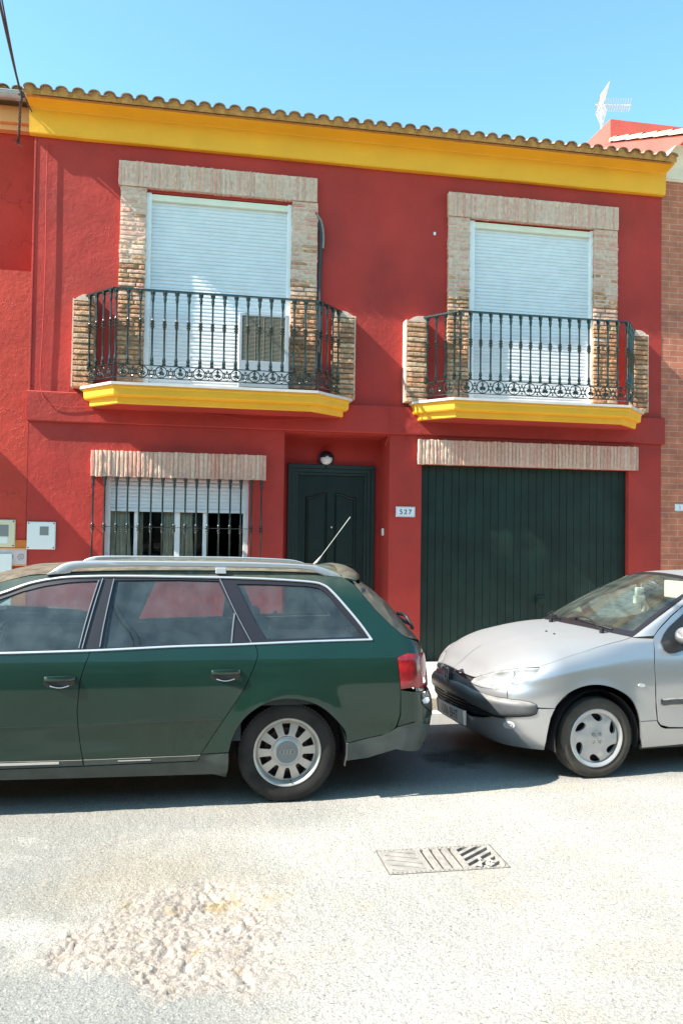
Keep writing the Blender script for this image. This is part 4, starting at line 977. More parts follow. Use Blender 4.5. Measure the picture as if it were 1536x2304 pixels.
for k in range(11):
    c_ = o_+bd*(0.06+k*0.04); 
    for s_ in (1, -1): b_.tube([c_+sdv*0.0, c_+sdv*0.11+upv*0.06*s_, c_+sdv*0.02+upv*0.09*s_], 0.004, 4); b_.tube([c_, c_-sdv*0.11+upv*0.06*s_], 0.004, 4)
b_.build('boom', m_antw, ant)

# ------------------------------------------------------------------ houses across the street (they light and mirror in the cars)
m_ow = mat('opposite_wall', (0.26, 0.24, 0.19), 0.85, var=0.15, vs=1.5, bump=0.4)
m_od = mat('opposite_shutter', (0.10, 0.09, 0.07), 0.6)
oh = thing('house', (0, -18, 0), 'plain two storey house across the street facing the red house', 'house')
b_ = MB(); b_.box(-22, 26, -24, -15.5, 0, 5.6); b_.build('wall', m_ow, oh)
b_ = MB(); b_.box(-22.3, 26.3, -24, -15.2, 5.6, 5.8); b_.build('roof', m_tile, oh)
for i in range(15):
    x = -21+i*3.15; b_ = MB(); b_.box(x, x+1.3, -15.5, -15.46, 0.9 if i % 3 else 0.1, 2.3); b_.box(x, x+1.3, -15.5, -15.46, 3.6, 5.0); b_.build('window', m_od, oh)
# ------------------------------------------------------------------ cars
m_gpaint = mat('dusty_green_car_paint', (0.003, 0.026, 0.017), 0.38, metal=0.15, var=0.12, vs=3, coat=0.8, cior=1.5, spec=0.3, dust=((0.25, 0.215, 0.16), 0.5, 1.05, 0.25))
m_gplain = mat('green_car_paint', (0.006, 0.028, 0.022), 0.3, metal=0.2, coat=0.8)
m_spaint = mat('dusty_silver_car_paint', (0.43, 0.435, 0.45), 0.28, metal=0.75, var=0.03, vs=3, coat=0.8, dust=((0.385, 0.385, 0.385), 0.45, 1.15, 0.88))
m_clad = mat('grey_car_cladding', (0.05, 0.062, 0.057), 0.55, var=0.25, vs=8, dust=((0.24, 0.21, 0.17), 0.2, 0.9, 0.3))
m_bump = mat('black_bumper_rubber', (0.06, 0.062, 0.068), 0.38, var=0.2, vs=10, dust=((0.30, 0.28, 0.25), 0.1, 1.0, 0.3))
m_chrome = mat('brushed_trim', (0.72, 0.71, 0.70), 0.35, metal=0.7)
m_pil = mat('window_surround', (0.014, 0.012, 0.016), 0.4, coat=0.1)
m_rubber = mat('tyre_rubber', (0.022, 0.020, 0.019), 0.8, var=0.45, vs=9, bump=0.3, bs=120, bd=0.002, spec=0.35)
m_dtyre = mat('dusty_tyre_rubber', (0.055, 0.046, 0.037), 0.85, var=0.25, vs=14, bump=0.3, bs=120, bd=0.002)
m_alloy = mat('alloy_wheel', (0.47, 0.455, 0.43), 0.35, metal=0.55, var=0.08, vs=12)
m_hub = mat('silver_wheel_cover', (0.46, 0.45, 0.45), 0.38, metal=0.45, var=0.08, vs=14)
m_rimd = mat('dark_wheel_well', (0.02, 0.018, 0.02), 0.8)
m_rust = mat('brake_disc', (0.10, 0.06, 0.05), 0.6, metal=0.4)
m_cg = glass_mat('car_glass', (0.78, 0.88, 0.86), 1.0, 0.11, (0.24, 0.31, 0.33))  # blue-grey haze over the view is put into the glass colour
m_cgw = glass_mat('windscreen_glass', (0.84, 0.92, 0.87), 1.0, 0.07, (0.50, 0.56, 0.48), ior=1.55)  # pale green veil mixed in so the windscreen looks paler
m_lens = glass_mat('lamp_glass', (0.96, 0.97, 0.98), 1.0, 0.22, (0.80, 0.80, 0.80), ior=1.6)  # white glare of the lens is painted in as a diffuse veil
m_refl = mat('lamp_reflector', (0.85, 0.86, 0.88), 0.18, metal=0.9)
m_rglass = mat('dusty_rear_glass', (0.02, 0.022, 0.022), 0.25, coat=0.4, dust=((0.20, 0.16, 0.11), 0.1, 1.1, 0.3))
m_tl = mat('red_lamp_lens', (0.24, 0.006, 0.010), 0.18, coat=0.8, var=0.55, vs=12)
m_clear = mat('clear_lamp_lens', (0.72, 0.74, 0.76), 0.12, metal=0.35, coat=1.0)
m_seat = mat('dark_seat_cloth', (0.055, 0.075, 0.085), 0.9, var=0.15, vs=20)
m_trim = mat('dark_interior_trim', (0.035, 0.045, 0.05), 0.8)
m_lgrey = mat('pale_interior', (0.50, 0.50, 0.46), 0.8)
m_plate = mat('number_plate_white', (0.62, 0.62, 0.60), 0.4, var=0.15, vs=20)

def pl(xs, ys):
    "smooth monotone interpolation"
    xs = np.array(xs, float); ys = np.array(ys, float); h = np.diff(xs); d = np.diff(ys)/h; m = np.zeros(len(xs))
    for i in range(1, len(xs)-1):
        if d[i-1]*d[i] > 0: w1, w2 = 2*h[i]+h[i-1], h[i]+2*h[i-1]; m[i] = (w1+w2)/(w1/d[i-1]+w2/d[i])
    m[0], m[-1] = d[0], d[-1]
    def f(x):
        if x <= xs[0]: return float(ys[0]+m[0]*0.3*(x-xs[0]))
        if x >= xs[-1]: return float(ys[-1]+m[-1]*0.3*(x-xs[-1]))
        i = int(np.searchsorted(xs, x)-1); t = (x-xs[i])/h[i]
        return float(ys[i]*(1+2*t)*(1-t)**2+h[i]*m[i]*t*(1-t)**2+ys[i+1]*t*t*(3-2*t)+h[i]*m[i+1]*t*t*(t-1))
    return f
def sstep(x, a, b): t = max(0, min(1, (x-a)/(b-a))); return t*t*(3-2*t)

class Car:
    def __init__(s, O, psi, root): s.O = np.array(O); s.ea = np.array([math.cos(psi), math.sin(psi), 0]); s.eq = np.array([math.sin(psi), -math.cos(psi), 0]); s.root = root
    def W(s, p): return s.O+p[0]*s.ea+p[1]*s.eq+np.array([0, 0, p[2]])
    def px(s, p):
        v = s.W(p)-CAM; d = v@_f; return np.array([768+FPX*(v@_R)/d, 1152-FPX*(v@_U)/d])
    def _newton(s, S, x, y, u, v):
        t = np.array([x, y], float); e = 1e-4; best = None; u, v = s.clamp(S, u, v)
        for k in range(30):
            p = s.px(S(u, v)); r = t-p; m = abs(r).max()
            if best is None or m < best[0]: best = (m, u, v)
            if m < 0.02: break
            J = np.array([(s.px(S(u+e, v))-s.px(S(u-e, v)))/(2*e), (s.px(S(u, v+e))-s.px(S(u, v-e)))/(2*e)]).T
            A_ = J.T@J; A_ += np.eye(2)*1e-4*np.trace(A_)
            d = np.linalg.solve(A_, J.T@r); m = abs(d).max(); d *= min(1, 0.12/m) if m > 0 else 1
            u, v = s.clamp(S, u+d[0], v+d[1])
        return best
    def clamp(s, S, u, v): return u, v
    def start(s, S, x, y): return [(0, 0.5)]
    def solve(s, S, x, y, u=0, v=0):
        b = s._newton(S, x, y, u, v)
        if b[0] > 0.1:
            for g in s.start(S, x, y):
                c = s._newton(S, x, y, *g)
                if c[0] < b[0]: b = c
                if b[0] < 0.1: break
        if b[0] > 1.5: print('SOLVE', (x, y), 'off by %.1f px at %.3f %.3f' % b)
        return b[1], b[2]
    def poly(s, S, pts, guess, step=0.03):
        "pixel outline -> parameter outline; items: (x, y) pixel | ('p', u, v) parameter"
        out = []; g = guess
        for p in pts:
            if p[0] == 'p': q = (p[1], p[2])
            else: q = s.solve(S, p[0], p[1], *g)
            out.append(q); g = q
        d = []
        for i in range(len(out)):
            a, b = out[i-1], out[i]; L = math.hypot(b[0]-a[0], b[1]-a[1]); n = max(1, int(L/step))
            for k in range(n): t = (k+1)/n; d.append((a[0]+(b[0]-a[0])*t, a[1]+(b[1]-a[1])*t))
        r = []
        for p in d:
            if not r or math.hypot(p[0]-r[-1][0], p[1]-r[-1][1]) > 1e-4: r.append(p)
        return r
    def normal(s, S, u, v, c=(0, 0, 0.6)):
        e = 1e-3; p = np.array(S(u, v)); n = np.cross(np.array(S(u+e, v))-np.array(S(u-e, v)), np.array(S(u, v+e))-np.array(S(u, v-e)))
        L = np.linalg.norm(n); n = n/L if L > 1e-12 else np.array([0, 1.0, 0])
        o = p-np.array([p[0], c[1], c[2]])
        if abs(o@n) < 0.02: o = np.array([0, 1.0, 0])
        return n if o@n > 0 else -n
    def panel(s, name, S, pts, m, guess=(0, 0.5), step=0.045, off=0.0, skirt=0.014, gap=0.002, holes=(), mirror=True, sym=False, parent=None, raw=False, puff=None):
        P = pts if raw else s.poly(S, pts, guess)
        if gap:      # draw the outline in so that neighbouring panels leave a shut line
            ar = sum(P[i-1][0]*P[i][1]-P[i][0]*P[i-1][1] for i in range(len(P))); sg = 1 if ar > 0 else -1; Q = []
            for i in range(len(P)):
                a, b, c = np.array(P[i-1]), np.array(P[i]), np.array(P[(i+1) % len(P)]); d1, d2 = b-a, c-b
                n_ = np.array([-(d1[1]/np.linalg.norm(d1)+d2[1]/np.linalg.norm(d2)), d1[0]/np.linalg.norm(d1)+d2[0]/np.linalg.norm(d2)]); l = np.linalg.norm(n_)
                Q.append(tuple(b+(n_/l*gap*sg if l > 0.3 else 0)))
            if sym: Q = [P[i] if abs(S(*P[i])[1]) < 0.004 else Q[i] for i in range(len(P))]
            P = Q
        H = [h if raw else s.poly(S, h, guess) for h in holes]
        V, F = fill2d(P, H, step)
        C, Nn = [], []; PP = np.array(P)
        def bulge(u, v):
            if not puff: return 0.0
            if sym and abs(S(u, v)[1]) < 0.004: keep = [p for p in P if abs(S(*p)[1]) >= 0.004]
            Q0 = np.array([p for p in P if not (sym and abs(S(*p)[1]) < 0.004)]); Q1 = np.roll(Q0, -1, axis=0); w_ = np.array([u, v])
            d_ = Q1-Q0; L2 = (d_**2).sum(1); ok = (L2 > 1e-10) & (L2 < 0.01)
            t = np.clip(((w_-Q0)*d_).sum(1)/np.maximum(L2, 1e-10), 0, 1); dd = np.sqrt(((Q0+d_*t[:, None]-w_)**2).sum(1))[ok].min()
            x_ = 1-min(1, dd/puff[1]); return puff[0]*math.sqrt(max(0, 1-x_*x_))
        for u, v in V:
            n_ = s.normal(S, u, v); C.append(np.array(S(u, v))+n_*(off+bulge(u, v))); Nn.append(n_)
            if sym and abs(S(u, v)[1]) < 0.004: C[-1][1] = 0.0
        nv = len(V); vs = list(C); fs = list(F)
        if skirt:
            ec = {}
            for f in F:
                for i in range(len(f)): e_ = (f[i-1], f[i]); ec[tuple(sorted(e_))] = ec.get(tuple(sorted(e_)), 0)+1
            mp = {}
            for (a, b), k in ec.items():
                if k == 1:
                    if sym and abs(C[a][1]) < 1e-6 and abs(C[b][1]) < 1e-6: continue
                    for i in (a, b):
                        if i not in mp: mp[i] = len(vs); vs.append(C[i]-Nn[i]*skirt)
                    fs.append((a, b, mp[b], mp[a]))
        objs = []
        def mk(sides):
            mb = MB(); mb.cs = True
            for sd_ in sides: mb.add([s.W((p[0], p[1]*sd_, p[2])) for p in vs], [f if sd_ > 0 else f[::-1] for f in fs])
            o = mb.build(name, m, parent or s.root, recalc=False); me = o.data
            bm = bmesh.new(); bm.from_mesh(me); bmesh.ops.remove_doubles(bm, verts=bm.verts, dist=0.0008); bmesh.ops.recalc_face_normals(bm, faces=bm.faces); bm.to_mesh(me); bm.free()
            me.set_sharp_from_angle(angle=R_(35)); return o
        if sym: return mk((1, -1))
        o = mk((1,))
        if mirror: mk((-1,))
        return o
    def ribbon(s, name, S, pts, w, off, m, guess=(0, 0.5), mirror=True, parent=None, closed=False, n=4, h=None):
        P = []; g = guess
        for p in pts: g = (p[1], p[2]) if p[0] == 'p' else s.solve(S, p[0], p[1], *g); P.append(g)
        P = spl(P, n, closed); ob = None
        for sd_ in ((1, -1) if mirror else (1,)):
            mb = MB(); mb.cs = True; vs = []
            C = [np.array(S(*p)) for p in P]; N_ = [s.normal(S, *p) for p in P]; K = len(P)
            for i in range(K):
                t = C[(i+1) % K if closed else min(i+1, K-1)]-C[i-1 if closed else max(i-1, 0)]; t /= max(1e-9, np.linalg.norm(t)); b = np.cross(N_[i], t)
                for (x_, y_) in ((-w/2, 0), (-w*0.35, off), (w*0.35, off), (w/2, 0)): q = C[i]+b*x_+N_[i]*y_; vs.append(s.W((q[0], q[1]*sd_, q[2])))
            mb.add(vs, [(4*i+k, 4*i+k+1, 4*((i+1) % K)+k+1, 4*((i+1) % K)+k) for i in range(K if closed else K-1) for k in range(3)])
            o2 = mb.build(name, m, parent or s.root, recalc=False); ob = ob or o2
        return ob
    def solid(s, name, fn, m, parent=None, **k):
        "fn fills an MB in car coordinates"
        mb = MB(); fn(mb); mb.v = [tuple(s.W(p)) for p in mb.v]; return mb.build(name, m, parent or s.root, **k)

def tyre(mb, c, R, w, rim, ax, squash=True):
    "ax: outward unit vector"
    c = np.array(c); ax = np.array(ax, float); ax /= np.linalg.norm(ax); up = np.array([0, 0, 1.0]); fw = np.cross(up, ax)
    n = 72
    prof = [(rim-0.012, -w*0.40), (rim+0.004, -w*0.46), (rim+(R-rim)*0.45, -w*0.5), (R-0.022, -w*0.47), (R-0.008, -w*0.41), (R-0.001, -w*0.28), (R, 0), (R-0.001, w*0.28), (R-0.008, w*0.41), (R-0.022, w*0.47), (R-0.035, w*0.488), (rim+(R-rim)*0.45, w*0.5), (rim+0.018, w*0.475), (rim+0.004, w*0.46), (rim-0.006, w*0.44), (rim-0.012, w*0.38)]
    vs = []
    for k in range(n):
        t = 2*math.pi*k/n; e = fw*math.cos(t)+up*math.sin(t)
        for r, h in prof:
            q = c+e*r+ax*h
            if squash and q[2] < 0.004: q[2] = 0.004
            vs.append(q)
    m = len(prof); mb.add(vs, [(k*m+i, k*m+i+1, ((k+1) % n)*m+i+1, ((k+1) % n)*m+i) for k in range(n) for i in range(m-1)])
def treads(mb, c, R, w, ax):
    c = np.array(c); ax = np.array(ax, float); ax /= np.linalg.norm(ax); up = np.array([0, 0, 1.0]); fw = np.cross(up, ax)
    for k in range(80):
        t0 = 2*math.pi*k/80; t1 = t0+0.055
        for h0, h1 in ((-w*0.45, -w*0.2), (-w*0.17, w*0.17), (w*0.2, w*0.45)):
            vs = []
            for r in (R-0.012, R+0.0012):
                for t, h in ((t0, h0), (t1, h0), (t1, h1), (t0, h1)):
                    rr = r-(0.009 if abs(h) > w*0.4 else 0.001); e = fw*math.cos(t)+up*math.sin(t); q = c+e*rr+ax*h; q[2] = max(q[2], 0.003); vs.append(q)
            if vs[4][2] > 0.004: mb.add(vs, [(4,5,6,7),(0,1,5,4),(1,2,6,5),(2,3,7,6),(3,0,4,7)])
def disc_fn(c, ax, dep=0.0, dish=0.0, Rr=1.0, roll=0.0):
    c = np.array(c); ax = np.array(ax, float); ax /= np.linalg.norm(ax); up = np.array([0, 0, 1.0]); fw = np.cross(up, ax)
    def f(x, y, d):
        r = math.hypot(x, y); X = x*math.cos(roll)-y*math.sin(roll); Y_ = x*math.sin(roll)+y*math.cos(roll)
        return c+fw*X+up*Y_+ax*(dep-dish*(r/Rr)**2-d)
    return f
def circ(r, n=48, cx=0, cy=0, ph=0): return [(cx+r*math.cos(2*math.pi*k/n+ph), cy+r*math.sin(2*math.pi*k/n+ph)) for k in range(n)]

# ---- green estate car
ga = thing('parked_car', (-0.7, -3.655, 0), 'dark green estate car with silver roof rails parked by the kerb', 'car', 'cars parked along the kerb')
G = Car((0, -3.655, 0), 0.0, ga)
WZ = pl([0.15, 0.21, 0.28, 0.35, 0.42, 0.55, 0.70, 0.82, 0.90, 0.96, 1.01, 1.10, 1.20, 1.30, 1.38, 1.43, 1.46], [0.80, 0.865, 0.888, 0.893, 0.893, 0.903, 0.905, 0.898, 0.883, 0.862, 0.838, 0.795, 0.742, 0.685, 0.632, 0.590, 0.55])
_rp = [((955, 1660), 0.30), ((966, 1632), 0.30), ((971, 1595), 0.30), ((969, 1570), 0.28), ((960, 1545), 0.25), ((957, 1510), 0.22), ((950, 1462), 0.20), ((942, 1443), 0.18), ((915, 1412), 0.15), ((892, 1383), 0.14), ((865, 1353), 0.14), ((832, 1325), 0.13), ((800, 1302), 0.13), ((770, 1285), 0.13)]
_z, _a, _l = [], [], []
for (x_, y_), L_ in _rp:
    W_ = 0.85; Yp_ = -3.655-0.55
    for k in range(6):
        q_ = A(x_, y_, Yp_); W_ = WZ(float(q_[2])); th = math.atan(L_/(0.2586*W_)); Yp_ = -3.655-W_*math.cos(th)**0.8
    _z.append(float(q_[2])); _a.append(float(q_[0])+(1-math.sin(th))*L_-L_*0.0); _l.append(L_)
o_ = np.argsort(_z); _z = [_z[i] for i in o_]; _a = [_a[i] for i in o_]; _l = [_l[i] for i in o_]
AR = pl([0.15]+_z, [_a[0]-0.08]+_a); LRf = pl([0.15]+_z, [0.3]+_l)
AFr = pl([0.15, 0.3, 0.45, 0.6, 0.75, 0.9], [-3.08, -3.14, -3.17, -3.15, -3.10, -3.02]); LF = 0.6
FL = pl([0.30, 0.42, 0.55, 0.66, 0.74, 0.80], [1, 1, 1, 0.8, 0.35, 0.0])
def SG(u, v):
    W = WZ(v); L = LRf(v); ar = AR(v); uR = ar-L
    fl = 0.0
    for wc in (0.60, -2.16):      # wheel arch flare
        d = math.hypot(u-wc, v-0.315); fl += 0.016*math.exp(-((d-0.37)/0.075)**2)*(1 if v > 0.2 else 0)
    # front plan taper
    W += fl-0.05*sstep(-u, 1.6, 3.2)*(1 if v < 0.97 else 0)
    W -= 0.11*sstep(-u, 0.55, 1.6)*sstep(v, 0.96, 1.1)
    if v < 0.97 and u < AFr(v)+LF:
        t = min(1.0, (AFr(v)+LF-u)/LF)
        th = (AFr(v)+LF-u)/LF*1.0; th = min(th, math.pi/2)
        return (AFr(v)+LF-LF*math.sin(th), W*max(0, math.cos(th))**0.7, v)
    if u <= uR: return (u, W, v)
    th = min((u-uR)/max(L, 0.05), math.pi/2)
    return (uR+L*math.sin(th), W*max(0.0, math.cos(th))**0.8, v)
def _clG(S, u, v): v = max(0.16, min(1.45, v)); return max(-3.1, min(AR(v)-LRf(v)+1.40*LRf(v), u)), v
def _stG(S, x, y):
    out = []
    for q in (0.85, 0.7, 0.5): p = A(x, y, -3.655-q); out += [(float(p[0]), float(p[2]))]
    z = out[-1][1]; return out+[(AR(z)-LRf(z)*(1-t), z) for t in (0.3, 0.8, 1.2)]
G.clamp = _clG; G.start = _stG
def uG(z, th): return AR(z)-LRf(z)+th*LRf(z)
def zG(x, y, q=0.5): return float(A(x, y, -3.655-q)[2])
def PG(x, y, th): z = zG(x, y); return ('p', uG(z, th), z)
H2 = math.pi/2
beltR = [(572, 1450), (512, 1452.5), (400, 1456), (300, 1461), (200, 1465.5)]
chr_out = [(838, 1441), (812, 1403), (779, 1363), (749, 1330), (729, 1315), (699, 1308), (612, 1302), (512, 1298.5), (400, 1296.5), (300, 1295), (200, 1295.5), (133, 1299), (67, 1311), (0, 1334)]
afront = [('p', -1.45, 1.245), ('p', -1.70, 1.14), ('p', -1.93, 1.02), ('p', -2.02, 0.965)]
seamB = [(203, 1466), (198.7, 1480), (192, 1494.6), (182, 1527), (177.5, 1560), (174, 1600), (176.5, 1640), (182, 1684), (190, 1723)]
seamC = [(573, 1451), (579, 1463), (579.7, 1477), (575, 1493), (550, 1550), (500, 1625), (452, 1697), (445, 1712)]
def arch(wc, r, a0, a1, zc=0.315, n=22): return [('p', wc+r*math.cos(R_(a0+(a1-a0)*k/n)), zc+r*math.sin(R_(a0+(a1-a0)*k/n))) for k in range(n+1)]
rd = G.panel('rear_door', SG, [seamB[0]]+beltR[::-1][0:0]+seamB[::-1][::-1]+[(300, 1718.5)]+seamC[::-1]+[(512, 1452.5), (400, 1456), (300, 1461)], m_gpaint, guess=(-0.6, 0.95))
fd = G.panel('front_door', SG, [(203, 1466)]+seamB[1:]+[(95, 1727.5), (0, 1731), ('p', -1.62, 0.275), ('p', -1.68, 0.45), ('p', -1.66, 0.75), ('p', -1.72, 0.93), ('p', -1.72, 0.955), ('p', -1.4, 0.955), (0, 1471.5), (100, 1469)], m_gpaint, guess=(-0.6, 0.95))
archR = [(780, 1672), (776.7, 1647), (757, 1621), (728, 1595), (695, 1579), (656, 1572.5), (614, 1577), (581, 1592), (549, 1618), (526, 1654), (514.6, 1693)]
archR = [tuple(p) for p in spl(archR, 4)]
quart = [(574, 1450.5), (712, 1444), (838, 1441)]+chr_out[1:]+afront+[('p', -1.98, 1.01), ('p', -1.72, 1.18), ('p', -1.46, 1.29), ('p', -1.25, 1.365), (67, 1295), (105, 1292.5), (163, 1288), (300, 1285), (512, 1284), (640, 1287.5), (722, 1292), (770, 1297.5), (795, 1314), (812, 1334), (845, 1373), (879, 1407), (905, 1429), (918, 1435), PG(942, 1444, 0.9), PG(948, 1457, 0.9), (893, 1478), (901, 1552), (900, 1608), (890, 1637), (874, 1650), (825, 1661), (780, 1672)]+archR[1:]+[(480, 1695), (452, 1697)]+[(500, 1625), (550, 1550), (575, 1493), (579.7, 1477), (579, 1463)]
G.panel('rear_quarter_panel', SG, quart, m_gpaint, guess=(0.4, 1.0), step=0.04)
sill = [('p', -1.62, 0.275), (0, 1732), (95, 1728.5), (190, 1724.5), (300, 1719.5), (445, 1713), (452, 1698), (480, 1696), (514.6, 1694), (515, 1715), (513, 1735), (508, 1750), (480, 1743), (350, 1747), (183, 1752), (0, 1757), ('p', -1.72, 0.215), ('p', -1.78, 0.32)]
G.panel('sill', SG, sill, m_clad, guess=(-1.2, 0.28), off=-0.003)
G.panel('door_cladding', SG, [(188, 1708.5), (190, 1722), (300, 1717.5), (444, 1711), (452, 1698), (300, 1704)], m_clad, guess=(-0.6, 0.3), off=0.009, skirt=0.009, gap=0.003, parent=rd)
G.panel('door_cladding', SG, [(0, 1713), (95, 1711), (186, 1708.8), (188, 1722), (95, 1726), (0, 1729.5), ('p', -1.60, 0.28), ('p', -1.63, 0.35)], m_clad, guess=(-1.2, 0.3), off=0.009, skirt=0.009, gap=0.003, parent=fd)
G.ribbon('cladding_trim', SG, [('p', -1.55, 0.323), (0, 1719.5), (70, 1717.5), (134, 1715.5)], 0.018, 0.013, m_chrome, guess=(-1.2, 0.3), parent=fd)
G.ribbon('cladding_trim', SG, [(266, 1711), (300, 1710), (340, 1708.5)], 0.008, 0.0105, m_chrome, guess=(-0.4, 0.3), parent=rd)
# crease along the doors
G.ribbon('door_crease', SG, [(181, 1630.5), (300, 1625.5), (400, 1621.5), (497, 1617.5)], 0.006, 0.0025, m_gplain, guess=(-0.6, 0.55), parent=rd)
G.ribbon('door_crease', SG, [('p', -1.6, 0.545), (0, 1637), (90, 1634), (171, 1631)], 0.006, 0.0025, m_gplain, guess=(-1.2, 0.55), parent=fd)
# tail
rb = [(901, 1553), PG(957, 1540, 0.9), PG(957, 1540, H2), PG(969, 1608, H2), (968, 1609), (952, 1615.5), (930, 1624), (897, 1634.5), (893, 1634), (901, 1608)]
G.panel('rear_bumper', SG, rb, m_gpaint, guess=(1.3, 0.65), sym=True)
G.panel('bumper_cladding', SG, [(780, 1673.5), (825, 1662), (858, 1655), (897, 1636), (930, 1625.5), (952, 1617), (968, 1610.5), PG(969, 1609.5, H2), PG(962, 1648, H2), (950, 1648), (933, 1662), (890.6, 1686), (825, 1706), (780, 1712)], m_clad, guess=(1.0, 0.35), sym=True)
G.panel('bumper_insert', SG, [(947, 1560), (960, 1552), PG(962, 1552, 1.3), PG(969, 1598, 1.3), (966, 1606), (950, 1611), (949, 1585)], m_black, guess=(1.5, 0.62), off=0.004, skirt=0.004)
tl_ = G.panel('tail_lamp', SG, [(893, 1479), (915, 1469.5), PG(949, 1457, 1.0), PG(957, 1539, 1.05), (930, 1547), (901, 1551.5)], m_tl, guess=(1.3, 0.8), off=0.002, puff=(0.006, 0.03), step=0.025)
G.panel('reflector', SG, [(947, 1575), (953, 1569), (961, 1569), (964, 1577), (959, 1583), (951, 1583)], m_clear, guess=(1.5, 0.6), off=0.007, skirt=0.005)
zt0, zt1 = zG(945, 1447), zG(957, 1539)
G.panel('tailgate', SG, [('p', uG(zt0+.03, 0.93), zt0+0.03), ('p', uG(zt0+.03, H2), zt0+0.03), ('p', uG(zt1, H2), zt1), ('p', uG(zt1, 1.03), zt1), ('p', uG(zt0-.05, 1.03), zt0-0.05), ('p', uG(zt0, .93), zt0-0.02)], m_gpaint, sym=True, step=0.05)
zg1 = zG(800, 1304)
G.panel('rear_window', SG, [(796, 1314.5), (812, 1334), (845, 1373), (879, 1407), (905, 1429), (918, 1434.5), ('p', uG(zt0+0.035, 0.93), zt0+0.035), ('p', uG(zt0+0.035, H2), zt0+0.035), ('p', uG(zg1, H2), zg1)], m_rglass, guess=(1.0, 1.35), sym=True, off=-0.002)
zb0, zb1 = 0.58, 0.97
G.panel('tail_backing', SG, [('p', uG(zb1, .2), zb1), ('p', uG(zb1, H2), zb1), ('p', uG(zb0, H2), zb0), ('p', uG(zb0, .2), zb0)], m_black, sym=True, off=-0.022, step=0.05)  # dark backing added behind the tail to close sunlit see-through gaps
# glass and surround
gF = [(0, 1348), (50, 1330), (100, 1317.5), (150, 1310), (185, 1307.5), (221, 1306.5), (176, 1459), (100, 1462), (0, 1465.5), ('p', -1.55, 0.985), ('p', -1.70, 0.985), ('p', -1.50, 1.13), ('p', -1.33, 1.23)]
gB = [(262, 1305), (400, 1304), (492, 1306.5), (527, 1382), (520, 1446), (400, 1450), (300, 1454), (235, 1457)]
gD = [(532, 1313), (600, 1314), (690, 1318), (715, 1322), (732, 1332), (745, 1347), (780, 1388), (812, 1424), (812, 1431), (770, 1433.5), (599, 1438), (575, 1400)]
dlo = [(570, 1447), (700, 1441), (830, 1437), (808, 1405), (775, 1366), (746, 1334), (727, 1319), (697, 1311.5), (612, 1305.5), (512, 1302), (400, 1300), (300, 1298.5), (200, 1299), (133, 1302.5), (67, 1314.5), (0, 1338), ('p', -1.43, 1.225), ('p', -1.67, 1.125), ('p', -1.86, 1.02), ('p', -1.93, 0.978), ('p', -1.6, 0.968), (0, 1468.5), (200, 1462.5), (300, 1458), (400, 1453), (512, 1449.5)]
G.panel('window_surround', SG, dlo, m_pil, guess=(0.4, 1.0), off=-0.004, skirt=0.02, gap=0, holes=[gF, gB, gD])
for g_ in (gF, gB, gD): G.panel('side_window', SG, g_, m_cg, guess=G.solve(SG, g_[2][0], g_[2][1], 0, 1.2), off=-0.012, skirt=0, gap=0)
G.ribbon('chrome_trim', SG, [(836, 1440), (810, 1404), (777, 1364.5), (747.5, 1332), (728, 1317), (698, 1309.7), (612, 1303.7), (512, 1300.2), (400, 1298.2), (300, 1296.8), (200, 1297.2), (133, 1300.8), (67, 1312.8), (0, 1336), ('p', -1.44, 1.235), ('p', -1.685, 1.133), ('p', -1.88, 1.03)], 0.015, 0.008, m_chrome, guess=(1.15, 1.0))
G.ribbon('chrome_trim', SG, [(837, 1439), (712, 1442.7), (572, 1448.7), (512, 1451.2), (400, 1454.5), (300, 1459.5), (200, 1464.2), (100, 1467.3), (0, 1470), ('p', -1.6, 0.966), ('p', -1.9, 0.966)], 0.015, 0.008, m_chrome, guess=(1.15, 1.0))
m_lt = mat('satin_trim', (0.42, 0.38, 0.36), 0.3, metal=0.8)
for P_ in ([(223, 1306), (207, 1355), (192, 1405), (178, 1459)], [(232, 1302), (214, 1358), (199, 1410), (185, 1460)], [(257, 1303), (246, 1350), (233, 1410), (225, 1456)]):
    G.ribbon('pillar_trim', SG, P_, 0.008, 0.006, m_lt, guess=(-0.6, 1.4))
G.ribbon('window_divider', SG, [(528, 1380), (524, 1412), (521, 1446)], 0.010, 0.004, m_lt, guess=(0.2, 1.2))
G.ribbon('pillar_trim', SG, [(495, 1303), (530, 1378), (566, 1446)], 0.006, 0.003, m_lt, guess=(0.2, 1.4))
G.panel('quarter_trim', SG, [(527, 1383), (558, 1445), (521, 1446.5)], m_pil, guess=(0.2, 1.2), off=-0.001, skirt=0.004, gap=0)
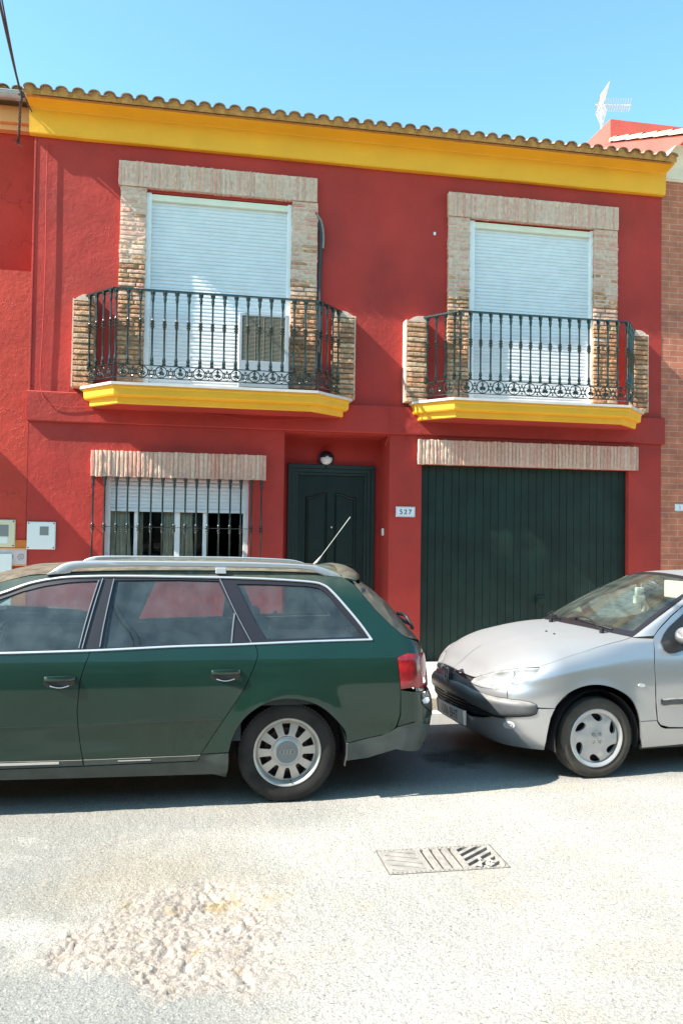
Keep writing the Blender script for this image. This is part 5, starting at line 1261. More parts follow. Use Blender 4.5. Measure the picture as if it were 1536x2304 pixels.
# door handles
for (hx, hy, par) in ((508, 1513, rd), (135, 1528, fd)):
    u0, v0 = G.solve(SG, hx, hy, 0, 0.8)
    def cup(mb):
        mb.cs = True; n = 16
        for k, (rx, rz, o_) in enumerate(((0.085, 0.030, 0.002), (0.070, 0.022, -0.010), (0.03, 0.01, -0.02))):
            pass
        vs = []
        for rx, rz, o_ in ((0.092, 0.036, 0.0015), (0.084, 0.031, 0.003), (0.076, 0.026, 0.002)):
            for k in range(24): t = 2*math.pi*k/24; vs.append((u0+rx*(abs(math.cos(t))**0.6)*(1 if math.cos(t) > 0 else -1), SG(u0, v0-0.018)[1]+o_, v0-0.022+rz*math.sin(t)))
        mb.add(vs, [(24*j+k, 24*j+(k+1) % 24, 24*(j+1)+(k+1) % 24, 24*(j+1)+k) for j in range(2) for k in range(24)]); mb.add(vs[48:], [tuple(range(24))])
    G.solid('handle_recess', cup, m_black, parent=par)
    def hnd(mb):
        n = 14; vs = []; w_ = SG(u0, v0)[1]
        for i in range(n+1):
            t = i/n; x = u0-0.088+0.176*t; y = w_+0.004+0.022*math.sin(math.pi*t)**0.5; hh = 0.019*(0.75+0.25*math.sin(math.pi*t)); z = v0+0.004
            vs += [(x, y-0.006, z-hh), (x, y+0.004, z-hh*0.7), (x, y+0.006, z), (x, y+0.003, z+hh*0.8), (x, y-0.006, z+hh)]
        mb.cs = True; mb.add(vs, [(5*i+k, 5*i+(k+1) % 5, 5*i+5+(k+1) % 5, 5*i+5+k) for i in range(n) for k in range(5)]+[tuple(range(5)), tuple(5*n+k for k in range(5))])
    G.solid('handle', hnd, m_gplain, parent=par)
    G.solid('handle_lip', lambda mb: mb.tube([(u0-0.055+0.11*k/10, SG(u0, v0-0.03)[1]+0.006, v0-0.043-0.012*math.sin(math.pi*k/10)+0.004) for k in range(11)], 0.0030, 6), m_chrome, parent=par)
# fuel flap line, front wing, bonnet, windscreen
archF = arch(-2.16, 0.362, 172, 8)
G.panel('front_wing', SG, [('p', -1.73, 0.955), ('p', -1.73, 0.93), ('p', -1.665, 0.75), ('p', -1.685, 0.45), ('p', -1.66, 0.29), ('p', -1.80, 0.30)]+archF[::-1]+[('p', -2.56, 0.36), ('p', -2.62, 0.60), ('p', -2.72, 0.72), ('p', -2.95, 0.74), ('p', -2.98, 0.80), ('p', -2.55, 0.87), ('p', -2.02, 0.955)], m_gpaint, raw=False)
def AFu(z, th): return AFr(z)+LF-th*LF
G.panel('front_bumper', SG, [('p', -2.56, 0.36), ('p', -2.62, 0.59), ('p', AFu(.59, 1.0), 0.59), ('p', AFu(.59, H2), 0.59), ('p', AFu(.22, H2), 0.22), ('p', AFu(.22, 1), 0.22), ('p', -2.54, 0.24)], m_gpaint, sym=True)
G.panel('headlamp', SG, [('p', -2.70, 0.70), ('p', -2.95, 0.73), ('p', AFu(.72, 1.1), 0.72), ('p', AFu(.60, 1.1), 0.60), ('p', -2.64, 0.60)], m_clear)
G.panel('grille', SG, [('p', AFu(.72, 1.13), 0.72), ('p', AFu(.72, H2), 0.72), ('p', AFu(.60, H2), 0.60), ('p', AFu(.60, 1.13), 0.60)], m_black, sym=True)
def bonnet(mb):
    mb.cs = True
    E = [np.array(SG(*p)) for p in ((-2.985, 0.795), (-2.80, 0.832), (-2.55, 0.872), (-2.28, 0.916), (-2.02, 0.957))]
    def f(s_, t):
        q = (2*t-1); i = min(3, int(s_*4)); fr = s_*4-i; e = E[i]*(1-fr)+E[i+1]*fr
        return (e[0]-(0.16*(1-s_)+0.10*s_)*(1-q*q), q*(e[1]+0.004), e[2]+0.002+(0.035+0.03*s_)*(1-abs(q)**2.4)-0.05*(1-s_)**3*(1-q*q))
    mb.grid(18, 18, f)
G.solid('bonnet', bonnet, m_gpaint, recalc=False)
rs = [(-60+0, 0)]
seam = [G.solve(SG, *p, -0.5, 1.4) for p in ((67, 1295), (105, 1292.5), (163, 1288), (300, 1285), (400, 1284.2), (512, 1284), (640, 1287.5), (722, 1292), (765, 1297))]
seam = [(-1.24, 1.362)]+seam
def roof(mb):
    mb.cs = True; P = spl(seam, 4); n = 21; vs = []
    a0_, a1_ = P[0][0], P[-1][0]
    for (u, v) in P:
        w_ = SG(u, v)[1]; t = (u-a0_)/(a1_-a0_); cr = 0.040+0.018*math.sin(math.pi*min(1, max(0, t)))
        for k in range(n):
            q = 2*k/(n-1)-1; vs.append((u-0.10*(1-q*q)*(1-sstep(t, 0, 0.3))+0.06*(1-q*q)*sstep(t, 0.85, 1), q*w_, v+0.003+cr*(1-abs(q)**2.6)))
    m_ = len(P); mb.add(vs, [(i*n+k, i*n+k+1, (i+1)*n+k+1, (i+1)*n+k) for i in range(m_-1) for k in range(n-1)])
G.solid('roof', roof, m_gpaint, recalc=False)
def wind(mb):
    mb.cs = True
    P0 = (-1.245, SG(-1.245, 1.362)[1]-0.01, 1.362); P1 = (-1.985, SG(-1.98, 1.0)[1]-0.02, 0.985)
    def f(s_, t):
        q = 2*t-1; a = P0[0]+(P1[0]-P0[0])*s_; w_ = P0[1]+(P1[1]-P0[1])*s_; z = P0[2]+(P1[2]-P0[2])*s_
        return (a-(0.10+0.06*s_)*(1-q*q), q*w_, z+0.040*(1-q*q)*(1-s_)+0.02*math.sin(math.pi*s_))
    mb.grid(14, 18, f)
G.solid('windscreen', wind, m_cgw, recalc=False)
# spoiler over the rear window
def spo(mb):
    mb.cs = True; prof = [(0.945, 1.447), (0.99, 1.452), (1.035, 1.445), (1.085, 1.422), (1.115, 1.400), (1.122, 1.386), (1.105, 1.378), (1.06, 1.385), (0.99, 1.400), (0.945, 1.41)]
    n = 25; vs = []
    for k in range(n):
        q = 2*k/(n-1)-1; e = abs(q)**6; w_ = 0.585
        for a, z in prof:
            ca, cz = 1.01, 1.405; aa = a+(ca-a)*0.45*e+0.05*(1-q*q); zz = z+(cz-z)*0.7*e+0.045*(1-abs(q)**2.6)-0.01
            vs.append((aa, q*w_, zz))
    m_ = len(prof); mb.add(vs, [(i*m_+k, i*m_+(k+1) % m_, (i+1)*m_+(k+1) % m_, (i+1)*m_+k) for i in range(n-1) for k in range(m_)]+[tuple(range(m_)), tuple((n-1)*m_+k for k in range(m_))])
G.solid('spoiler', spo, m_gpaint)
# roof rails
for sgn in (1, -1):
    def rail(mb):
        mb.cs = True
        top = [(105, 1293.3), (125, 1280), (147, 1267.5), (187, 1261.8), (300, 1262), (400, 1262.8), (512, 1264), (600, 1266), (692, 1271), (725, 1277), (752, 1288), (768, 1297)]
        bot = [(105, 1294), (135, 1291.5), (158, 1288.5), (180, 1279), (300, 1274.5), (400, 1275), (512, 1276.7), (600, 1278.3), (680, 1281), (716, 1290), (735, 1296.5), (767, 1298)]
        yq = 0.585; Yw = -3.655-yq; T = [A(*p, Yw) for p in top]; B = [A(*p, Yw) for p in bot]; T = spl([(p[0], p[2]) for p in T], 4); B = spl([(p[0], p[2]) for p in B], 4)
        vs = []
        for (xt, zt), (xb, zb) in zip(T, B):
            hw = 0.017; zb = max(zb, 1.38); 
            for dq, ff in ((-hw, 0.15), (-hw*0.6, 0.0), (hw*0.6, 0.0), (hw, 0.2), (hw, 0.8), (hw*0.6, 1.0), (-hw*0.6, 1.0), (-hw, 0.8)): vs.append(((xt+(xb-xt)*ff), sgn*(yq+dq), zt+(zb-zt)*ff))
        n = len(T); mb.add(vs, [(8*i+k, 8*i+(k+1) % 8, 8*i+8+(k+1) % 8, 8*i+8+k) for i in range(n-1) for k in range(8)]+[tuple(range(8)), tuple(8*(n-1)+k for k in range(8))])
    rl_ = G.solid('roof_rail', rail, mat('silver_roof_rail', (0.40, 0.43, 0.46), 0.42, metal=0.5))
    xm_ = float(A(497, 1282, -3.655-0.585)[0])
    G.solid('rail_foot', lambda mb: mb.box(xm_-0.035, xm_+0.035, sgn*0.566, sgn*0.606, 1.435, 1.475, 0.005), m_clear, parent=rl_)
# antenna
pa0 = A(708, 1271, -3.655-0.02); pa1 = A(788, 1163, -3.655-0.02)
G.solid('antenna', lambda mb: mb.tube([(p[0], 0.02, p[2]) for p in [pa0+(pa1-pa0)*t for t in (0, 0.08, 0.16, 0.2, 0.6, 1.0)]], [0.016, 0.011, 0.006, 0.0032, 0.003, 0.0035], 8), mat('antenna_rubber', (0.35, 0.34, 0.32), 0.5))
G.solid('antenna_base', lambda mb: mb.tube([(pa0[0]-0.05, 0.02, pa0[2]-0.035), (pa0[0]+0.0, 0.02, pa0[2]-0.005), (pa0[0]+0.028, 0.02, pa0[2]+0.03)], [0.03, 0.019, 0.009], 10), m_black)
# rear wiper
def wiper(mb):
    mb.cs = True; c_ = A(905, 1398, -3.655-0.1)
    mb.tube(spl([(c_[0]-0.035, 0.05, c_[2]+0.055), (c_[0]+0.02, 0.06, c_[2]+0.045), (c_[0]+0.045, 0.1, c_[2]+0.01), (c_[0]+0.05, 0.2, c_[2]-0.04)], 5), 0.014, 8)
    mb.tube([(c_[0]-0.03, 0.05, c_[2]+0.03), (c_[0]+0.05, 0.12, c_[2]-0.02)], 0.012, 8)
G.solid('rear_wiper', wiper, m_black)
# underbody, inner trims, seats
def under(mb):
    mb.box(-1.75, 0.17, -0.80, 0.80, 0.22, 0.42); mb.box(-3.0, -1.75, -0.58, 0.58, 0.22, 0.66); mb.box(0.17, 1.32, -0.62, 0.62, 0.25, 0.62); mb.box(0.98, 1.45, -0.78, 0.78, 0.30, 0.62); mb.box(1.44, 1.56, -0.62, 0.62, 0.28, 0.60)
G.solid('underbody', under, m_rimd)
def trim(sd_):
    def f(mb):
        mb.cs = False; n = 12
        for (a0_, a1_, z0_, z1_) in ((-1.72, -0.60, 0.40, 0.965), (-0.60, 0.30, 0.40, 0.975), (0.30, 1.12, 0.62, 0.985)):
            vs = []
            for i in range(7):
                a = a0_+(a1_-a0_)*i/6
                for k in range(7): z = z0_+(z1_-z0_)*k/6; vs.append((a, sd_*(SG(min(a, 1.0), z)[1]-0.05-0.03*math.sin(k*0.6)), z))
            mb.add(vs, [(7*i+k, 7*i+k+1, 7*i+8+k, 7*i+7+k) for i in range(6) for k in range(6)])
            mb.box(a0_, a1_, sd_*(SG(0, z1_)[1]-0.10), sd_*(SG(0, z1_)[1]-0.012), z1_-0.02, z1_-0.004)
    return f
for sd_ in (1, -1): G.solid('door_trim', trim(sd_), m_trim, recalc=False)
def seat(mb, a, q, z0=0.42, h=0.62, w=0.25, hr=True):
    b = 0.045
    mb.cs = True; mb.box(a-0.48, a+0.05, q-w, q+w, z0, z0+0.20, b)
    k0 = len(mb.v); mb.box(-0.065, 0.065, q-w*0.96, q+w*0.96, 0.0, h, b)
    mb.v[k0:] = [(x*(1.0-0.25*z/h)+a+0.03+z*0.36, y if abs(y-q) < 0.01 else q+(y-q)*(1-0.25*max(0, z/h-0.5)), z+z0+0.15) for x, y, z in mb.v[k0:]]
    if hr:
        k0 = len(mb.v); mb.box(-0.04, 0.05, q-0.13, q+0.13, h+0.03, h+0.19, 0.035); mb.box(-0.008, 0.008, q-0.06, q-0.045, h-0.05, h+0.06); mb.box(-0.008, 0.008, q+0.045, q+0.06, h-0.05, h+0.06)
        mb.v[k0:] = [(x+a+0.03+(h)*0.34+(z-h)*0.12, y, z+z0+0.13) for x, y, z in mb.v[k0:]]
for q_ in (0.36, -0.36): G.solid('front_seat', lambda mb: seat(mb, -0.72, q_), m_seat)
def bench(mb):
    mb.cs = True; mb.box(-0.28, 0.25, -0.66, 0.66, 0.42, 0.60, 0.05); k0 = len(mb.v); mb.box(-0.07, 0.07, -0.64, 0.64, 0, 0.50, 0.05); mb.v[k0:] = [(x+0.30+z*0.3, y, z+0.52) for x, y, z in mb.v[k0:]]
    for q in (0.38, -0.38): mb.box(0.42, 0.50, q-0.12, q+0.12, 1.03, 1.13, 0.03)
G.solid('rear_seat', bench, m_seat)
G.solid('cargo_cover', lambda mb: (mb.box(0.50, 1.22, -0.66, 0.66, 0.90, 0.915), mb.box(0.48, 0.62, -0.64, 0.64, 0.89, 0.95, 0.02)), m_lgrey)
G.solid('dashboard', lambda mb: (mb.box(-1.95, -1.45, -0.70, 0.70, 0.55, 0.93, 0.06)), m_trim)
G.solid('steering_wheel', lambda mb: mb.ring((-1.30, 0.36, 0.92), 0.185, 0.013, (Vector((0, 1, 0)), Vector((0.42, 0, 0.91))), 28, 8), m_black)
def pst(mb):
    for a, q in ((-0.50, 0.70), (-0.50, -0.70), (0.45, 0.70), (0.45, -0.70)):
        k0 = len(mb.v); mb.box(-0.04, 0.04, -0.012, 0.012, 0, 1, 0.0); mb.v[k0:] = [(a+x+(0.20 if a < 0 else -0.2)*z, (q+y)-(0.14 if q > 0 else -0.14)*z, 0.95+z*0.47) for x, y, z in mb.v[k0:]]
_m = MB(); pst(_m); _m.v = [tuple(G.W(p)) for p in _m.v]; _m.build_each('pillar_lining', m_trim, ga)
G.solid('headlining', lambda mb: mb.grid(8, 10, lambda s_, t: (-1.15+2.1*s_, (2*t-1)*0.55, 1.40+0.03*math.sin(math.pi*t)-0.03*(2*s_-1)**2)), m_lgrey, recalc=False)
# wheels
def audi_wheel(c, sd_, steer=0):
    ax = np.array([0, -1.0*sd_, 0]); t_ = MB(); t_.cs = True; w_ = 0.205; cc = np.array(c)-ax*w_*0.5
    tyre(t_, cc, 0.317, w_, 0.212, ax); tyre_o = t_.build('wheel', [m_rubber], ga, recalc=True)
    td = MB(); treads(td, cc, 0.317, w_, ax); td.build('tread', m_rubber, tyre_o)
    r = MB(); r.cs = True; n = 60
    up = np.array([0, 0, 1.0]); fw = np.cross(up, ax)
    prof = [(0.213, 0.086), (0.2165, 0.092), (0.215, 0.097), (0.209, 0.098), (0.203, 0.094), (0.197, 0.086), (0.190, 0.070), (0.187, 0.055), (0.185, 0.0), (0.19, -0.08)]
    vs = []
    for k in range(n):
        t = 2*math.pi*k/n
        for r_, h in prof: vs.append(cc+(fw*math.cos(t)+up*math.sin(t))*r_+ax*h)
    m_ = len(prof); r.add(vs, [(k*m_+i, k*m_+i+1, ((k+1) % n)*m_+i+1, ((k+1) % n)*m_+i) for k in range(n) for i in range(m_-1)])
    holes = []
    for k in range(10):
        t0 = R_(92+36*k); pts = []
        for rr, hw in ((0.104, 0.008), (0.112, 0.014), (0.145, 0.0215), (0.170, 0.027), (0.176, 0.024)): pts.append((rr, hw))
        P_ = [(rr, hw) for rr, hw in pts]+[(rr, -hw) for rr, hw in pts[::-1]]
        holes.append([(a*math.cos(t0)-b*math.sin(t0), a*math.sin(t0)+b*math.cos(t0)) for a, b in P_])
    r.cs = False; plate(r, circ(0.1865, 60), holes, disc_fn(cc, ax, 0.078, 0.020, 0.19), 0.012)
    rim = r.build('rim', m_alloy, tyre_o)
    b_ = MB(); b_.cs = True
    def lat(mb, prof, n=40):
        vs = []
        for k in range(n):
            t = 2*math.pi*k/n
            for r_, h in prof: vs.append(cc+(fw*math.cos(t)+up*math.sin(t))*r_+ax*h)
        m_ = len(prof); mb.add(vs, [(k*m_+i, k*m_+i+1, ((k+1) % n)*m_+i+1, ((k+1) % n)*m_+i) for k in range(n) for i in range(m_-1)])
    lat(b_, [(0.098, 0.074), (0.096, 0.079), (0.090, 0.080), (0.087, 0.078), (0.083, 0.081), (0.074, 0.086), (0.070, 0.084)]); b_.build('hub_ring', m_alloy, tyre_o)
    b_ = MB(); b_.cs = True; lat(b_, [(0.0705, 0.080), (0.069, 0.085), (0.0, 0.087)]); b_.build('centre_cap', m_grey, tyre_o)
    b_ = MB(); b_.cs = True
    for k in range(4): ce = cc+fw*(-0.0315+0.021*k)*1.0+up*(0.002)+ax*(0.0885); b_.ring(ce, 0.0145, 0.0022, (Vector(fw), Vector(up)), 20, 6)
    b_.build('emblem', m_alloy, tyre_o)
    b_ = MB(); b_.cs = True; lat(b_, [(0.185, 0.0), (0.0, 0.0)]); b_.build('wheel_back', m_rimd, tyre_o); 
    b_ = MB(); b_.cs = True; lat(b_, [(0.14, 0.01), (0.14, 0.02), (0.05, 0.02)]); b_.build('brake_disc', m_rust, tyre_o)
    t = R_(-82); b_ = MB(); e_ = fw*math.cos(t)+up*math.sin(t); b_.tube([cc+e_*0.183+ax*0.07, cc+e_*0.19+ax*0.10], 0.0035, 6); b_.build('valve', m_dark, tyre_o)
wx = float(A(647, 1695, -4.52)[0])
audi_wheel((wx, -4.515, 0.317), 1); audi_wheel((-2.16, -4.515, 0.317), 1); audi_wheel((wx, -2.795, 0.317), -1); audi_wheel((-2.16, -2.795, 0.317), -1)
# arch liners
def liner(C, wc, zc, r, q0, q1, name='arch_liner'):
  for sd_ in (1, -1):
    def f(mb):
        mb.cs = True; n = 20
        if 1:
            vs = []
            for k in range(n+1):
                t = math.pi*(k/n)*1.16-0.25
                for q in (q0, q1): vs.append((wc+r*math.cos(t), sd_*q, zc+r*math.sin(t)))
                
            mb.add(vs, [(2*k, 2*k+1, 2*k+3, 2*k+2) for k in range(n)])
    C.solid(name, f, m_rimd, recalc=False)
liner(G, 0.60, 0.315, 0.375, 0.55, 0.885); liner(G, -2.16, 0.315, 0.375, 0.5, 0.86)
# ---- silver hatchback
PS = R_(5.0)
sa = thing('parked_car', (3.2, -3.5, 0), 'silver hatchback with black bumper strips, its nose behind the green estate car', 'car', 'cars parked along the kerb')
P2 = Car((1.958, -3.57, 0), PS, sa)
A0 = pl([0.20, 0.26, 0.33, 0.42, 0.50, 0.58, 0.64, 0.70, 0.76], [0.13, 0.075, 0.04, 0.012, 0.0, 0.012, 0.040, 0.075, 0.10])
WS = pl([0.18, 0.24, 0.32, 0.45, 0.60, 0.72, 0.82, 0.90, 0.96, 1.0, 1.10, 1.25, 1.37, 1.42], [0.775, 0.795, 0.812, 0.824, 0.825, 0.815, 0.795, 0.765, 0.728, 0.70, 0.655, 0.585, 0.525, 0.49])
ZT = pl([0.03, 0.08, 0.16, 0.27, 0.42, 0.58, 0.78, 1.0, 1.3], [0.680, 0.712, 0.775, 0.838, 0.905, 0.952, 0.988, 1.008, 1.02])
ZSH = pl([0.0, 0.2, 0.5, 0.9, 1.3], [0.645, 0.655, 0.70, 0.74, 0.75])
LN, KN = 0.52, 0.86
def SN(u, v):
    "nose and bonnet: u runs from the centre line round the corner and back, v 0..1 skirt to shoulder, 1..2 shoulder to bonnet crown"
    U0 = LN*math.pi/2
    if u < U0: th = max(0.0, u/LN); a = LN*(1-math.cos(th)); k = math.sin(th)**KN if th > 0 else 0.0
    else: a = LN+(u-U0); k = 1.0
    zs = ZSH(a); zt = max(ZT(a+0.03), zs+0.02)
    if v <= 1:
        z = 0.2+(zs-0.2)*v; q = WS(z)*k; a0 = A0(z)
        fl = 0.014*math.exp(-((math.hypot(a+a0-0.80, z-0.28)-0.345)/0.07)**2)*k
        return (a+a0*(1-0.6*min(1, a/0.5)), q+fl, z)
    ph = min((v-1), 1.0)*math.pi/2; sn, cs = math.sin(ph)**0.78, max(0.0, math.cos(ph))**0.78
    z = zs+(zt-zs)*sn; q = WS(zs)*k*cs
    w_ = sstep(a, 0.55, 1.15)*(1-sstep(v, 1.45, 1.75))
    q = q*(1-w_)+WS(min(z, 1.0))*k*w_
    a0 = A0(zs)+0.05*sn
    fl = 0.014*math.exp(-((math.hypot(a+A0(zs)*.4-0.80, z-0.28)-0.345)/0.07)**2)*k*(1-sn) if v < 1.5 else 0
    return (a+a0*(1-0.6*min(1, a/0.5)), q+fl, z)
def SD(u, v): return (u, WS(v)+0.0, v)
def _cl2(S, u, v):
    if S is SN: return max(0.0005, min(2.2, u)), max(-0.05, min(1.95, v))
    return u, max(0.15, min(1.42, v))
def _st2(S, x, y):
    if S is SN: return [(u, v) for v in (0.5, 0.9, 1.15, 1.5) for u in (0.25, 0.5, 0.75, 1.1)]
    return [(1.5, 0.6), (1.7, 1.1)]
P2.clamp = _cl2; P2.start = _st2
def vz(z): return (z-0.2)/(ZSH(0)-0.2)
UB = LN*math.pi/2-LN            # u = a + UB on the straight
hood_near = [(1421, 1432.5), (1370, 1448), (1318, 1465), (1265, 1482), (1210, 1500.5)]
lamp_top = [(1210, 1500.5), (1172, 1502.5), (1137.5, 1506.5), (1107, 1512), (1083, 1518.5), (1071, 1523)]
lip = [(1063, 1522), (1047, 1516), (1031, 1508.5)]
hp = P2.poly(SN, hood_near+lamp_top[1:]+lip, (1.2, 1.6))
# cowl edge: from the near corner across to the centre line
uc, vc = P2.solve(SN, 1421, 1432.5, 1.3, 1.6)
cowl = [(uc-0.17*(1-(1-t)**2), vc+(2-vc)*t) for t in [i/10 for i in range(1, 11)]]
hp = P2.poly(SN, hood_near+lamp_top[1:]+lip, (1.2, 1.6))[1:]

def dens(pts, step=0.03):
    d = []
    for a, b in zip(pts, pts[1:]):
        n = max(1, int(math.hypot(b[0]-a[0], b[1]-a[1])/step))
        for k in range(n): t = k/n; d.append((a[0]+(b[0]-a[0])*t, a[1]+(b[1]-a[1])*t))
    return d+[pts[-1]]
g = (1.25, 1.6); near = []
for p in hood_near+lamp_top[1:]+lip: g = P2.solve(SN, *p, *g); near.append(g)
vl = near[-1][1]
hood = dens(near+[(0.0005, vl+0.02), (0.0005, 2.0), (cowl[-1][0], 2.0)]+cowl[::-1][1:]+[near[0]])[:-1]
P2.panel('bonnet', SN, hood, m_spaint, raw=True, sym=True, step=0.04, gap=0.0015)
fw_ = [(1421, 1433), (1466, 1431.5), (1468, 1442), (1470.5, 1500), (1474, 1575), (1477, 1621), *[tuple(p) for p in spl([(1439.6, 1623), (1435, 1602.6), (1425.7, 1581.7), (1411.7, 1565.5), (1388.6, 1551.6), (1365, 1543.5), (1342, 1540.7), (1319, 1542.8), (1296, 1550), (1272.7, 1564), (1254, 1584), (1248, 1594)], 4)], (1209, 1592), (1206, 1585), (1192, 1579.5), (1172, 1575.5), (1141.5, 1571.5), (1141, 1550), (1168, 1539.5), (1192, 1525.5), (1208, 1511), (1213, 1502.6), (1211, 1500.5), (1265, 1482), (1318, 1465), (1370, 1448.5)]
P2.panel('front_wing', SN, fw_, m_spaint, guess=(1.3, 1.5), step=0.035)
lampb = [(1071, 1523.5), (1063, 1528), (1058, 1534), (1066, 1540), (1081, 1545.5), (1111, 1550.6), (1141, 1549.8), (1168, 1539), (1192, 1525), (1208, 1510.6), (1213, 1502.6), (1172, 1503), (1137.5, 1507), (1107, 1512.5), (1083, 1519)]
hl = P2.panel('headlamp', SN, lampb, m_lens, guess=(0.5, 1.1), step=0.02, off=0.000, gap=0.0025, puff=(0.010, 0.08))
P2.panel('reflector', SN, lampb, m_refl, guess=(0.5, 1.1), step=0.03, off=-0.035, gap=0.004, skirt=0, parent=None)
def ref(mb):
    mb.cs = True
    for (px_, py_, r_) in ((1150, 1524, 0.045), (1100, 1530, 0.038)):
        u, v = P2.solve(SN, px_, py_, 0.5, 1.1); c_ = SN(u, v); mb.ring((c_[0]+0.012, c_[1]-0.018, c_[2]), r_, 0.005, (Vector((0.3, -0.95, 0)).normalized(), Vector((0, 0.2, 1)).normalized()), 24, 6)
P2.solid('lamp_ring', lambda mb: ref(mb), m_chrome, parent=hl)
P2.panel('bumper_top', SN, [(1141, 1550.5), (1141, 1571), (1111, 1566.5), (1091, 1560.5), (1073, 1554.5), (1051, 1542.5), (1032, 1533), ('p', 0.0005, vz(0.588)), ('p', 0.0005, vz(0.655)), (1034, 1519), (1050, 1527), (1058, 1535), (1066, 1541), (1081, 1546.5), (1111, 1551.5)], m_spaint, guess=(0.6, 0.95), sym=True, step=0.03)
P2.panel('grille', SN, [(1062, 1524), (1058, 1533), (1048, 1526), (1034, 1518), ('p', 0.0005, vz(0.658)), ('p', 0.0005, vl), (1031, 1509.5), (1047, 1517)], m_black, guess=(0.3, 1.1), sym=True, off=-0.012, step=0.03)
strip = [(1209, 1592), (1206, 1585), (1192, 1580), (1172, 1576), (1141.5, 1572), (1111, 1567), (1091, 1561), (1073, 1555), (1051, 1543), (1032, 1533.5), ('p', 0.0005, vz(0.585)), ('p', 0.0005, vz(0.50)), (1010, 1553), (1030, 1565), (1057, 1580), (1080, 1593), (1099, 1602), (1111, 1608.5), (1131.5, 1611.8), (1162, 1612.5), (1192, 1610.5), (1206, 1605.5), (1209.5, 1598)]
strip = strip[:10]+[('p', 0.0005, vz(0.585)), ('p', 0.0005, vz(0.485)), (1040, 1572), (1062, 1584)]+strip[15:]
P2.panel('bumper_strip', SN, strip, m_bump, guess=(0.8, 0.8), sym=True, off=0.004, skirt=0.014, step=0.02, puff=(0.026, 0.11))
P2.panel('air_intake', SN, [(1108, 1610), (1099, 1602.5), (1080, 1593.5), (1062, 1585), (1040, 1573), ('p', 0.0005, vz(0.484)), ('p', 0.0005, vz(0.40)), (1032, 1596), (1057, 1611), (1083, 1614.5), (1100, 1613)], m_black, guess=(0.5, 0.6), sym=True, off=-0.03, step=0.03)
for k_ in range(3): P2.ribbon('intake_slat', SN, [('p', 0.002, vz(0.425+0.024*k_)), ('p', 0.15, vz(0.422+0.024*k_)), ('p', 0.30, vz(0.418+0.023*k_)), ('p', 0.42, vz(0.414+0.02*k_))], 0.012, 0.012, m_black, n=3)
low = [(1248, 1595), (1210, 1595), (1206, 1607), (1192, 1612), (1162, 1614), (1131, 1613.5), (1110, 1612), (1083, 1615.5), (1057, 1612), (1032, 1597), ('p', 0.0005, vz(0.40)), ('p', 0.0005, vz(0.235)), (1061, 1643), (1091, 1658.5), (1131.5, 1674), (1172, 1682), (1220, 1687.5), (1224, 1687), (1227.5, 1670), (1232, 1644), (1238, 1616.5)]
P2.panel('front_bumper', SN, low, m_spaint, guess=(0.85, 0.7), sym=True, step=0.03)
ufg, vfg = P2.solve(SN, 1145, 1631, 0.5, 0.4)
fog = [(1145+13*math.cos(t)-1.5*math.sin(t), 1631+7.5*math.sin(t)+2.5*math.cos(t)) for t in [2*math.pi*k/18 for k in range(18)]]
P2.panel('fog_lamp', SN, fog, m_clear, guess=(ufg, vfg), off=0.004, skirt=0.01, gap=0, step=0.02)
fog2 = [(1145+7*math.cos(t), 1631+4*math.sin(t)+1.5*math.cos(t)) for t in [2*math.pi*k/14 for k in range(14)]]
P2.ribbon('lamp_ring', SN, fog2, 0.008, 0.008, m_grey, guess=(ufg, vfg), closed=True, n=2)
# number plate, follows the nose a little
def plate_car(mb):
    mb.cs = False; n = 12
    for k in range(n):
        q0, q1 = -0.26+0.52*k/n, -0.26+0.52*(k+1)/n
        def ax_(q): return -0.004+0.16*q*q
        mb.add([(ax_(q0)+0.012, q0, 0.288), (ax_(q1)+0.012, q1, 0.288), (ax_(q1), q1, 0.398), (ax_(q0), q0, 0.398), (ax_(q0)+0.03, q0, 0.288), (ax_(q1)+0.03, q1, 0.288), (ax_(q1)+0.02, q1, 0.398), (ax_(q0)+0.02, q0, 0.398)], [(0,1,2,3),(4,7,6,5),(3,2,6,7),(0,4,5,1)])
    mb.add([(ax_(-.26)+0.012, -.26, .288), (ax_(-.26), -.26, .398), (ax_(-.26)+.03, -.26, .398), (ax_(-.26)+.03, -.26, .288)], [(0,1,2,3)]); mb.add([(ax_(.26)+0.012, .26, .288), (ax_(.26), .26, .398), (ax_(.26)+.03, .26, .398), (ax_(.26)+.03, .26, .288)], [(0,1,2,3)])
np_ = P2.solid('number_plate', plate_car, m_plate, recalc=False)
def ptxt(mb):
    def fn(x, z): q = x; return (-0.0055+0.16*q*q+0.012*(0.398-z)/0.11, q, z)
    text_mesh(mb, '1206 BHT', 0.012, 0.312, 0.072, fn, 0.78, 0.0004)
P2.solid('plate_letters', ptxt, m_ink, parent=np_, recalc=False)
P2.solid('country_band', lambda mb: mb.add([(-0.0052+0.16*0.0625+0.012, -0.258, 0.290), (-0.0052+0.16*0.0485+0.012, -0.222, 0.290), (-0.0052+0.16*0.0485, -0.222, 0.396), (-0.0052+0.16*0.0655, -0.258, 0.396)], [(0, 1, 2, 3)]), mat('plate_blue', (0.02, 0.05, 0.25), 0.4), parent=np_, recalc=False)
